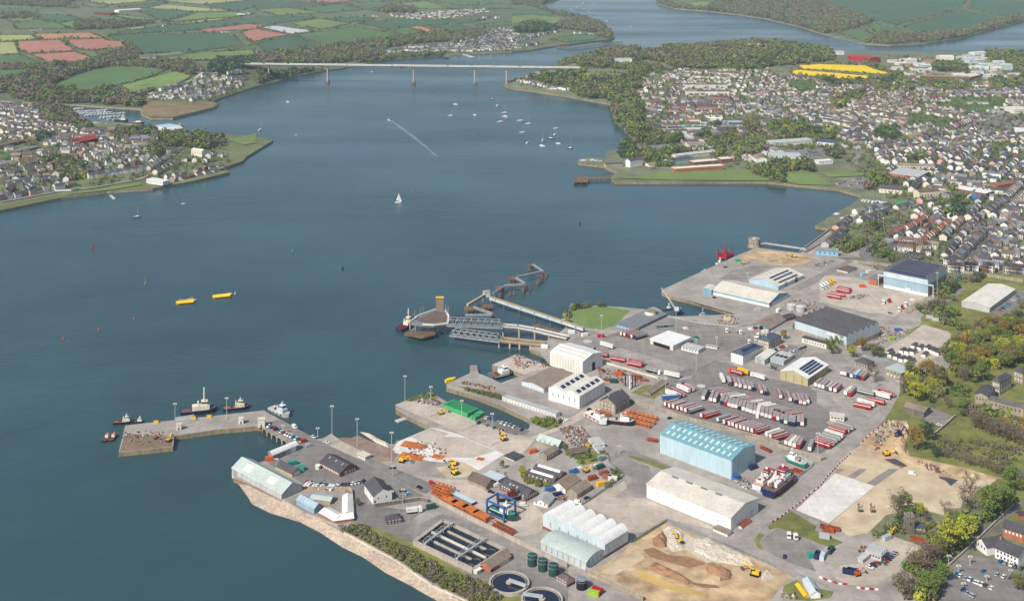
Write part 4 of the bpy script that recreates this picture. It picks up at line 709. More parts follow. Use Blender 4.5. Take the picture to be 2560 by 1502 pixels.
    # beach strips sloping into the water
def beach(pairs, m, name='shingle_beach'):
    V, F = [],[]
    for a, b in pairs: V += [P(*q(a[0], a[1], a[2]), G0-.5), P(*q(b[0], b[1], b[2]),-.25)]
    n = len(pairs); F = [(2*i,2*i + 1,2*i + 3,2*i + 2) for i in range(n - 1)]; tag(obj(name, mesh(name, V, F), m), kind='structure')
beach([(('I',110,660),('I',135,690)),(('I',300,740),('I',250,850)),(('I',480,830),('I',320,960)),(('I',650,910),('I',500,1050)),(('I',900,1050),('I',880,1165)),(('I',1200,1180),('I',1060,1260)),(('Q',0,722),('I',1330,1440)),(('Q',300,890),('Q',220,1005)),(('Q',575,1035),('Q',480,1185)),(('Q',1010,1330),('Q',800,1350)),(('Q',1400,1520),('Q',1090,1510))], shingle)
beach([(('I',1330,245),('I',1200,190)),(('I',1510,315),('I',1420,190)),(('I',1770,485),('I',1700,240)),(('I',1960,335),('I',1880,290)),(('I',1955,235),('I',1935,215))], mud,'slipway')
beach([(('A',1400,1075),('A',1385,1085)),(('A',1392,1118),('A',1380,1125)),(('A',1480,1158),('A',1480,1172)),(('A',1700,1158),('A',1700,1172)),(('A',2100,1058),('A',2110,1072)),(('A',2142,1038),('A',2160,1040))], mud,'mudflat')
pave('mudflat', mat('saltmarsh', S_('85654f'),.95,.2,.04, col2=S_('6f6a48'), bigvar=.15),'A',1405,980,1600,1010,1850,1010,2090,1015,2140,1040,2100,1060,1700,1158,1490,1158,1400,1118,1405,1072, lift=1.)
for nm, c, w in [('road',('E',0,1010,560,905,900,870,1380,785,1560,700,1700,560,1790,460),6),('road',('E',640,420,860,590,980,650,1060,680),6),('road',('G',1850,1470,2050,1330,2180,1200,2180,1060,2280,930,2517,700),10),('road',('G',780,330,900,330,850,420,960,500,1130,480,1500,620,1690,660,1800,760,1800,830,1700,900),9),('road',('C',1620,740,1680,940),9),('road',('C',2100,770,2210,1010),9),('road',('C',1400,830,1430,1000,1440,1180),8),('road',('C',570,690,900,660,1300,675,1600,690,2000,690),14),('road',('G',350,1300,760,1060,880,990,1500,830),7),('road',('F',1220,90,1330,190,1440,310),7),('road',('D',500,1180,1250,1310,1500,1330),8),('road',('D',2517,1040,2010,1230,1850,1330),10),('lane',('A',2260,330,2330,390,2400,445),6),('lane',('A',1950,660,1990,720,1900,790,1600,890),7),('road',('E',1320,470,1380,610),8)]:
    strip(nm, asph2 if nm == 'road' else conc2, gl(*c), w,1.)
# ------------------------------------------------------------ dock buildings
def bb(*a, **k): return Bld(*a, **k)
b = bb('warehouse','tall teal warehouse with rows of pale rooflights beside the lorry park','U',(45,380),(845,672,890),(1110,505),'warehouse',3.2,'a','tealwall','teal')
b.rows('rooflight','skylight',0,(.28,.72),12, b.across*.13,1.5); b.rows('rooflight','skylight',1,(.3,.7),12, b.across*.13,1.5)
for i in range(26): b.wallbox('wall_panel','tealwall','l',(i + .5)/26, b.he/2,.25, b.he - .2,.25)
for i in range(12): b.wallbox('wall_panel','tealwall','r',(i + .5)/12, b.he/2,.25, b.he - .2,.25)
b = bb('warehouse','long white warehouse with grey roof in front of the teal one','U',('S',1412,945),(840,1315,1475),(1168,1105),'warehouse',2.8,'a','white','paleconcrete'); b.door('r',.75,4,4.5,'bluegrey')
b.rows('roof_vent','midgrey',0,(.93,),4,1.6,5,.2,.9); b.wins('l',5,3.5,1.2,1.2,'lightgrey','wall_vent')
for i in range(5): b.onroof('ridge_cover','lightgrey',0,.97,.1+.2*i,.8, b.along*.18)
b = bb('factory','white factory with six parallel curved roofs on a brick plinth','T',(255,520),(950,850,1000),(1210,690),'factory',2.8,'b','bluegrey','white','arc',6)
b.band(1.6,'brick'); b.wins('l',6, b.he*.55,1.0,3.2,'tan','window'); b.wins('r',5, b.he*.62,1.2,2.2,'lightgrey')
b = bb('shed','low pale curved-roof shed in front of the six-bay factory','T',(230,820),(740,1045,1135),(950,910),'shed',2.2,'a','bluegrey','palegreen','arc'); b.wins('l',7, b.he*.5,.8, b.he*.7,'tan'); b.wins('r',4, b.he*.55,.7, b.he*.6,'tan'); b.rows('roof_vent','white',0,(.7,),2,1.2,1.2,.1,.4)
b = bb('slip_shed','long grey-green shed standing over the water on the shingle','I',(100,530),(645,830,890),(845,712),'shed',4.6,'a','lightgrey','palegreen', base=-5.)
b.rows('rooflight','skylight',0,(.5,),2, b.across*.3, b.along*.14,.05,1.); b.wins('l',9, b.he*.5,.35, b.he*.9,'grey','wall_panel'); b.wallbox('door','grey','l',.93,1.2,4.5,4.5)
b = bb('boat_shed','narrow dark grey shed with white barrel roof at the jetty root','I',(490,366),(545,388,455),(825,272),'shed',1.6,'b','steel','white','arc'); b.door('r',.62,2.5,3.2,'lightgrey').door('r',.82,5,3.4,'white')
b = bb('store','small stone store with dark slate roof behind the slip shed','I',(588,515),(765,600,640),(868,560),'building',2.7,'a','beigewall','slate'); b.door('r',.35,2.4,2.6,'white').door('r',.7,2.4,2.6,'white')
b = bb('brick_hall','brick hall with black slate roof in the asphalt yard','I',(1072,470),(1300,592,640),(1490,512),'building',3.4,'a','brick','roofblack'); b.wins('l',11, b.he*.55,.9,1.7,'offwhite'); b.wins('r',3, b.he*.5,.9,1.8,'offwhite', f0=.5).door('r',.35,2.6,2.8,'lightgrey'); b.rows('rooflight','lightgrey',0,(.75,),3,1.6,.7)
b = bb('white_house','white old house with slate roof above the treatment works','I',(1600,712),(1668,848,945),(1868,785),'house',3.6,'a','white','slate'); b.wins('r',2, b.he*.6,.8,1.2).door('r',.12,1.2,2.2); b.wins('l',2, b.he*.6,.7,1.1)
b = bb('shed','blue-grey shed with lighter rooflight ribs by the shingle','I',(808,892),(1010,992,1050),(1112,952),'shed',2.2,'a','greyblue','greyblue'); b.rows('rooflight','bluegrey',0,(.5,),6, b.across*.42,.5)
b = bb('shed','small pale green roofed shed behind the blue-grey shed','I',(970,872),(1190,908,948),(1210,845),'shed',1.0,'a','tan','palegreen')
b = bb('workshop','white roofed wing running back beside the yard wall','I',(1312,850),(1328,1052,1085),(1440,1075),'workshop',1.6,'a','orangebrick','white'); b = bb('workshop','white roofed brick wing along the shingle wall','I',(1068,1032),(1232,1124,1160),8.,'workshop',1.4,'a','orangebrick','white')
b = bb('workshop','white roofed brick wing joining the two other white wings','I',8.,(1232,1126,1162),(1452,1096),'workshop',1.4,'b','orangebrick','white')
b = bb('hut','square cream hut beside the car park','I',(1490,378),(1582,415,452),(1650,388),'hut',.3,'a','offwhite','paleconcrete','flat'); b.wins('l',3,1.8,.8,.8); b.wins('r',2,1.8,.8,.8)
b = bb('pump_house','small brick pump house with dark hipped roof','I',(1800,1078),(1826,1140,1175),(1996,1112),'building',2.4,'b','brick','slate', hip=True); b.wins('r',4,1.6,1.,1.6,'white')
b = bb('brick_building','orange brick gabled building beside the settling tanks','Q',(1525,1062),(1640,1118,1165),(1870,975),'building',2.8,'b','orangebrick','rooftan'); b.wins('r',5, b.he*.5,1.4,2.6,'white', f0=.45); b.door('r',.1,1.4,2.4)
b = bb('kiosk','small square cream kiosk by the settling tank wall','Q',(1455,1118),(1490,1145,1185),(1535,1112),'kiosk',.2,'a','cream','white','flat')
b = bb('stone_house','three storey grey stone house by the lifeboats ashore','N',(105,975),(262,1040,1150),(398,940),'house',3.8,'b','stone','slate'); b.wins('l',4, b.he*.78,.8,1.3,'offwhite').wins('l',4, b.he*.42,.8,1.3,'offwhite').wins('r',4, b.he*.75,.8,1.3,'offwhite').wins('r',4, b.he*.4,.8,1.3); b.chim(.1,.9, m='stone')
b = bb('tower_shed','tall white ribbed shed beside the ferry berth','J',(1870,1160),(2225,1275,1425),(2435,1165),'shed',3.,'a','white','white'); b.wins('l',18, b.he*.48,.45, b.he*.8,'beigewall','wall_rib'); b.door('r',.55,4,6.5,'black'); b.rows('rooflight','beigewall',0,(.4,.75),14, b.across*.09,.8)
b = bb('shed','wide tan roofed shed with pale blue gable beside the white sheds','M',(1550,365),(1795,455,505),(2120,295),'shed',1.8,'b','bluegrey','rooftan'); b.wins('l',7,2.2,1.2,1.4,'white')
b = bb('boat_hall','white twin-roof boat hall with solar panels','M',(1850,440),(2190,545,682),(2465,375),'hall',2.8,'b','white','offwhite', n=2)
for k in (0,1): b.rows('solar_panel','solar',0,(.55,),5, b.across*.12, b.along*.12,.05,.95, k)
b.wins('l',5, b.he*.6,.6,2.6); b.wins('r',6, b.he*.5,.5, b.he*.8,'lightgrey','door_frame')
b = bb('office','long flat-roofed blue office with solar panels by the green mound','N',(275,135),(480,196,222),(838,20),'office',.3,'b','seablue','midgrey','flat', th=.5); b.rows('solar_panel','solar',0,(.6,1.3),12,4.5, b.along*.055,.03,.9); b.wins('r',16,1.7,2.,1.6); b.wins('l',5,1.7,2.,1.4,'bluegrey')
cyl(b.root,'drum','cream',(b.Lb*.8, b.La*.55, b.he + 1.8),11,3.4,24); cyl(b.root,'drum_roof','rooftan',(b.Lb*.8, b.La*.55, b.he + 3.6),11.4,.3,24)
b = bb('customs_canopy','flat white-edged canopy building over the lorry lanes','K',(112,1296),(370,1372,1420),(575,1282),'canopy',.3,'a','offwhite','white','flat', base=-.5, th=1.1); b.onroof('roof_deck','rooftan',0,.45,.5, b.across*.42, b.along*.94, h=.5); b.onroof('roof_deck','lightgrey',0,1.45,.5, b.across*.44, b.along*.94, h=.5); b.wallbox('opening_shade','black','l',.5, b.he*.42, b.La*.72, b.he*.8,.3)  # black panel on the solid wall paints the shade under the open side
b = bb('office','small white flat-roofed office right of the lorry canopy','N',(1000,388),(1190,432,470),(1262,390),'office',.2,'a','white','lightgrey','flat'); b.wins('l',5,1.8,1.2,1.2); b.wins('r',3,1.8,1.2,1.2)
b = bb('cabin','long narrow white cabin beside the open lorry yard','N',(1275,372),(1400,396,418),(1412,384),'cabin',.2,'a','white','asbestos','flat'); b.wins('l',4,1.6,1.,1.)
b = bb('white_office','white two storey office with round-headed windows and solar roof','N',(1550,452),(1690,490,595),(1925,385),'office',2.4,'b','white','slateblue', hip=True)
for z in (.3,.75): b.wins('l',5, b.he*z,.9,1.7,'lightgrey'); b.wins('r',10, b.he*z,.9,1.7,'lightgrey')
b.rows('solar_panel','solar',0,(.6,),8,3., b.along*.08,.15,.85)
b = bb('stone_office','square stone office with hipped slate roof behind the white office','N',(1850,300),(1985,335,425),(2125,265),'office',2.8,'b','stone','slateblue', hip=True)
for z in (.3,.75): b.wins('l',5, b.he*z,1.,1.7,'offwhite'); b.wins('r',7, b.he*z,1.,1.7,'offwhite')
b.chim(.25,.75, m='lightgrey')
b = bb('shed','pale green-white gabled shed right of the white office','N',(1828,508),(1935,532,592),(2060,442),'shed',1.4,'b','palegreen','offwhite'); b.door('l',.6,4,4,'asbestos')
b = bb('office','glass-fronted grey office with black rooftop panels','N',(2010,508),(2145,552,597),(2250,468),'office',.2,'a','bluegrey','lightgrey','flat'); b.rows('solar_panel','black',0,(.9,),3,5,3); b.wins('l',4, b.he*.5,2.4, b.he*.6,'greyblue')
b = bb('storage_shed','beige storage shed with white roof and solar array by the trailers','O',('N',2105,665),(88,745,835),(325,592),'shed',3.4,'b','beigewall','white')
b.rows('solar_panel','solar',0,(.2,.42,.64,.84),10, b.across*.09, b.along*.066,.16,.86); b.wins('l',3, b.he*.5,.4, b.he*.9,'darkgrey','wall_rib'); b.wins('r',7, b.he*.5,.4, b.he*.85,'roofbrown','wall_rib')
b = bb('chapel','small stone building with tan roof on the lawn','N',(575,888),(655,918,938),(845,790),'building',2.2,'b','stone','rooftan'); b.wins('r',9,1.8,.7,2.,'offwhite')
b = bb('quay_warehouse','white-roofed blue warehouse nearest the basin on the quay','K',(805,745),(1445,888,935),(1670,772),'warehouse',4.4,'a','seablue','paleconcrete'); b.band(2.4,'white'); b.rows('rooflight','midgrey',1,(.9,),1,3., b.along*.5)
b.door('r',.1,2.6,3.6,'navy')
b = bb('annex','low blue annex with curved white roof at the warehouse end','K',(705,728),(800,742,800),14.,'annex',1.4,'b','seablue','paleconcrete','arc')
b = bb('quay_warehouse','pale blue warehouse with three dark solar bands on the quay','K',(1220,622),(1550,698,742),(1840,572),'warehouse',4.2,'b','paleblue','paleconcrete'); b.rows('solar_panel','solar',0,(.22,.55,.82),1, b.across*.07, b.along*.72); b.door('r',.3,5,5,'steel').door('r',.7,5,5.5,'black').door('l',.75,4,4.5,'bluegrey')
b = bb('hangar','pale blue hangar with ridged dark roof covered in solar panels','L',(770,590),(1330,690,895),(1590,552),'hangar',3.6,'a','bluegrey','darkgrey', n=6)
for k in range(6): b.rows('solar_panel','solar',0,(.5,),16, b.across/6*.34, b.along*.045,.06,.88, k)
b.wallbox('door_header','paleblue','l',.5, b.he*.72, b.La*1.24,1.2,1.6); b.wallbox('dado','white','l',.5,1.4, b.La*.99,2.8,.3); b.wallbox('dado','stone','r',.5, b.he*.33, b.Lb*.99, b.he*.66,.3)
for i in range(6): b.wallbox('hangar_door','greyblue','l',(i + .5)/6, b.he*.43, b.La/6-.25, b.he*.5,.2)
b.wallbox('sign_board','white','l',.52, b.he*.88,7,1.4,.3); b.wallbox('sign_board','white','l',.45, b.he*.22,5,1.2,.4)
for f in (-.12,1.12): box(b.root,'gantry_post','offwhite',(-.4, f*b.La, b.he*.36),(.6,.6, b.he*.72))
b = bb('hangar','pale blue hangar with ridged plain dark roof and stone base','O',('K',1780,1066),(520,278,428),(815,112),'hangar',3.4,'a','bluegrey','roofblack', n=6); b.wallbox('dado','stone','l',.5, b.he*.2, b.La*.99, b.he*.4,.3); b.wallbox('dado','stone','r',.5, b.he*.18, b.Lb*.99, b.he*.36,.3); b.wallbox('sign_board','white','l',.3, b.he*.82,6,1.6,.3); b.wallbox('sign_board','white','l',.14, b.he*.82,3,1.5,.3); b.wins('r',9, b.he*.55,.3, b.he,'greyblue','wall_rib')
b = bb('outbuilding','long white outbuilding at the foot of the plain-roofed hangar','O',(20,285),(295,358,412),6.,'building',.3,'a','offwhite','roofblack','flat'); b.wins('l',8,2.,.9,1.3)
b = bb('warehouse','grey-white warehouse with shallow pale roof in the grass','L',(1742,962),(2090,1032,1095),(2410,802),'warehouse',2.4,'b','lightgrey','offwhite'); b.wins('r',12, b.he*.5,1.6, b.he*.55); b.rows('rooflight','offwhite',0,(.8,),14,3.,1.); b.rows('roof_vent','grey',0,(.2,),3,1.,1.,.05,.35)
b = bb('workshop','workshop with teal gable front and tan roof near the boats','K',(1255,1132),(1440,1182,1205),(1640,1062),'workshop',3.6,'b','seablue','rooftan'); b.door('l',.42,3.6,3.8,'black'); b.wins('r',6,1.8,1.2,1.6,'offwhite')
b = bb('workshop','dark-roofed brick workshop behind the teal-fronted one','K',(1580,1030),(1640,1065,1095),(1728,1022),'workshop',1.4,'b','brick','roofblack'); b.wins('r',3,1.6,1.,1.4)
b = bb('gatehouse','small white gatehouse with flat brown roof by the dock gate','L',(235,548),(340,588,606),(430,532),'hut',.2,'a','offwhite','roofbrown','flat'); b.wins('r',3,1.6,1.,.9)
b = bb('flat_block','white flat-roofed block behind the solar hangar','L',(1012,408),(1215,444,472),(1300,366),'building',.2,'a','white','roofblack','flat'); b.rows('rooflight','white',0,(.5,1.),4,1.,1.)
b = bb('brick_annex','low brick annex left of the solar hangar','L',(598,668),(700,690,765),16.,'annex',.2,'a','orangebrick','midgrey','flat')
# small works cluster
b = bb('works','stone works with pale green roof beside the scrap heaps','S',(192,442),(425,522,560),(478,470),'building',3.,'a','stone','palegreen'); b.wins('l',4,2.4,.9,2.,'darkgrey')
b = bb('works','stone gabled works with grey roof below the pale green one','S',(225,592),(300,622,685),(430,545),'building',2.,'b','stone','rooftan'); b.wins('r',5,2.2,.8,1.8,'offwhite')
b = bb('works','twin-ridged slate works with long white rooflights','S',(62,838),(372,935,965),(520,812),'building',2.6,'a','orangebrick','slate', n=2); [b.onroof('rooflight','white',0,.8,.5,1.8, b.along*.8, k) for k in (0,1)]; b.wins('l',6,2.,1.4,2.,'offwhite')
b = bb('works','brick works with dark slate roof and arched windows','Q',(1745,190),(2035,325,365),(2170,252),'building',3.,'a','brick','slate'); b.wins('l',10,2.4,1.,2.,'offwhite').wins('r',5,2.2,1.1,2.2,'offwhite'); b.rows('rooflight','lightgrey',0,(.6,),3,1.6,.8,.4,.8)
b = bb('works','stone works with brown slate roof by the quayside yard','Q',(1390,108),(1590,198,246),(1700,132),'building',3.,'a','stone','roofbrown')
b = bb('works','pale metal-roofed lean-to beside the brown slate works','Q',(1560,60),(1730,125,165),(1815,85),'building',.4,'a','lightgrey','bluegrey','flat')
b = bb('workshop','small white workshop with patched grey roof','Q',(2115,372),(2282,402,436),(2375,315),'workshop',2.4,'b','white','asbestos'); b.wins('l',3,1.8,1.,1.4,'orangebrick')
b = bb('workshop','white-gabled brown roofed workshop inside the fenced cluster','S',(375,938),(510,1000,1045),(660,885),'workshop',2.8,'b','white','rooftan'); b.door('l',.3,2.6,3.2,'bluegrey')
b = bb('workshop','stone workshop with weathered brown roof by the fence','S',(512,1012),(642,1052,1105),(805,958),'workshop',2.4,'b','stone','rooftan'); b.wins('r',4,1.8,.9,1.3,'offwhite')
b = bb('shed','stone shed with brown hipped roof next to the scrap','S',(525,560),(580,600,640),(760,570),'shed',2.,'b','darkstone','roofbrown')
b = bb('cabin','white steel cabin with pale roof beside the road bend','S',(800,425),(832,512,545),(932,470),'cabin',.3,'a','white','lightgrey','flat'); b = bb('cabin','smaller white cabin below the steel cabin at the bend','S',(840,520),(875,570,598),(932,560),'cabin',.2,'a','white','asbestos','flat')
b = bb('hut','square hut with black flat roof at the slab corner','Y',(1645,880),(1800,945,965),(1940,880),'hut',.3,'a','offwhite','roofblack','flat', th=.5)
b = bb('hut','white open-fronted hut beside the long white warehouse','U',(930,1400),(960,1420,1442),(1062,1345),'hut',.6,'b','white','rust')
b = bb('cabin','white site cabin at the near corner of the white warehouse','U',(640,1432),(800,1500,1530),5.,'cabin',.2,'a','white','rooftan','flat'); b.wins('l',4,1.5,.8,.8)
b = bb('brick_building','small brick building with brown roof among the green tanks','T',(395,1210),(530,1290,1325),(630,1240),'building',1.8,'a','brick','roofbrown', hip=True); b.wins('l',4,1.4,1.6,2.2,'lightgrey','door')
b = bb('checkpoint','white checkpoint cabin raised above the lorry park gate','O',5.,(335,1150,1215),(495,1170),'cabin',.2,'b','offwhite','paleconcrete','flat'); b.wins('r',4, b.he*.6,1.4,1.)
b = bb('grey_barn','long weathered grey stone barn by the building site','W',(870,88),(1152,168,245),(1245,98),'barn',1.4,'a','darkstone','rooftan'); b.door('r',.4,3,4,'steel').door('r',.8,3,4,'steel')
b = bb('portacabins','two storey grey portable cabin block with cars parked beside it','V',(1640,900),(1805,975,1035),(1868,900),'cabin',.2,'a','lightgrey','lightgrey','flat'); b.wins('l',5,1.6,1.,.9); b.wins('r',3,4.,1.,.9)
b = bb('portacabin','single storey pale grey portable cabin with long roof','V',(1560,985),(1600,1020,1055),(1700,925),'cabin',.2,'b','lightgrey','lightgrey','flat')
b = bb('long_shed','narrow pale blue shed with dark panel at the bottom edge','V',(930,1240),(1020,1400,1450),(1122,1390),'shed',1.6,'a','white','bluegrey'); b.onroof('solar_panel','darkgrey',1,.5,.14, b.across*.4, b.along*.22)
b = bb('long_shed','low yellow shed at the bottom edge beside the pale one','V',(862,1290),(945,1425,1440),(985,1395),'shed',.8,'a','paleyellow','yellow')
# ruins and old stone houses to the right
b = bb('stone_terrace','derelict stone house with slate roof behind the trailers','O',(615,545),(755,590,655),(832,552),'house',2.6,'a','stone','slate', hip=True); b.wins('l',5, b.he*.6,.9,1.6,'darkgrey')
b = bb('stone_terrace','stone house with flat pale green roof among bare trees','O',(968,622),(1130,688,768),(1248,630),'house',.4,'a','stone','palegreen','flat'); b.wins('l',4, b.he*.7,.9,1.6,'darkgrey').wins('l',4, b.he*.3,.9,1.6,'white')
b = bb('stone_villa','square stone villa with hipped slate roof among the trees','O',(2150,765),(2240,790,935),(2370,715),'house',2.6,'b','stone','slate', hip=True)
for z in (.3,.75): b.wins('l',3, b.he*z,1.,1.9,'offwhite'); b.wins('r',4, b.he*z,1.,1.9,'offwhite')
b = bb('stone_wing','roofed stone wing of the ruin left of the villa','O',(1968,905),(2108,952,1055),(2170,850),'house',2.,'b','stone','slate'); b.wins('l',4, b.he*.6,.9,1.6,'darkgrey'); b = bb('ruin','long roofless stone ruin with ivy right of the villa','O',9.,(2108,980,1075),(2508,1080),'ruin',.2,'b','stone','darkstone','flat'); b.wins('r',8, b.he*.6,1.,1.8,'darkgrey'); [b.wallbox('ivy', LEAF['green'],'r', f,1.8,2.5,3.6,.5) for f in (.05,.35,.6)]
b = bb('stone_villa','stone villa cut by the right edge of the picture','O',(2415,645),(2500,690,815),(2600,650),'house',2.6,'b','stone','slate', hip=True); b.wins('l',3, b.he*.72,1.,1.9,'offwhite').wins('l',3, b.he*.3,1.,1.9,'offwhite')
b = bb('nursing_home','white two storey building with dark roofs beside the car park','X',(1868,640),(2010,745,860),14.,'building',3.,'b','white','roofblack'); b.wins('l',3, b.he*.68,.9,1.3)
b = bb('nursing_home','long white wing with dark roof facing the car park','X',12.,(2120,745,880),(2440,880),'building',3.,'b','white','roofblack'); b.wins('r',6, b.he*.75,.9,1.3).wins('r',6, b.he*.3,.9,1.3); b.chim(.05, m='orangebrick')
b = bb('brick_wing','orange brick wing behind the white building','X',10.,(2232,470,600),(2517,560),'building',2.6,'b','orangebrick','roofblack'); b.wins('r',5, b.he*.7,1.,1.5,'white')
b = bb('brick_house','tall orange brick house at the right edge near the road','X',(2400,260),(2460,305,360),(2600,300),'house',.3,'a','orangebrick','roofblack','flat'); b = bb('brick_house','red brick house with slate roof at the far right edge','W',(2430,1000),(2465,1060,1150),(2600,1100),'house',2.5,'b','orangebrick','slate')
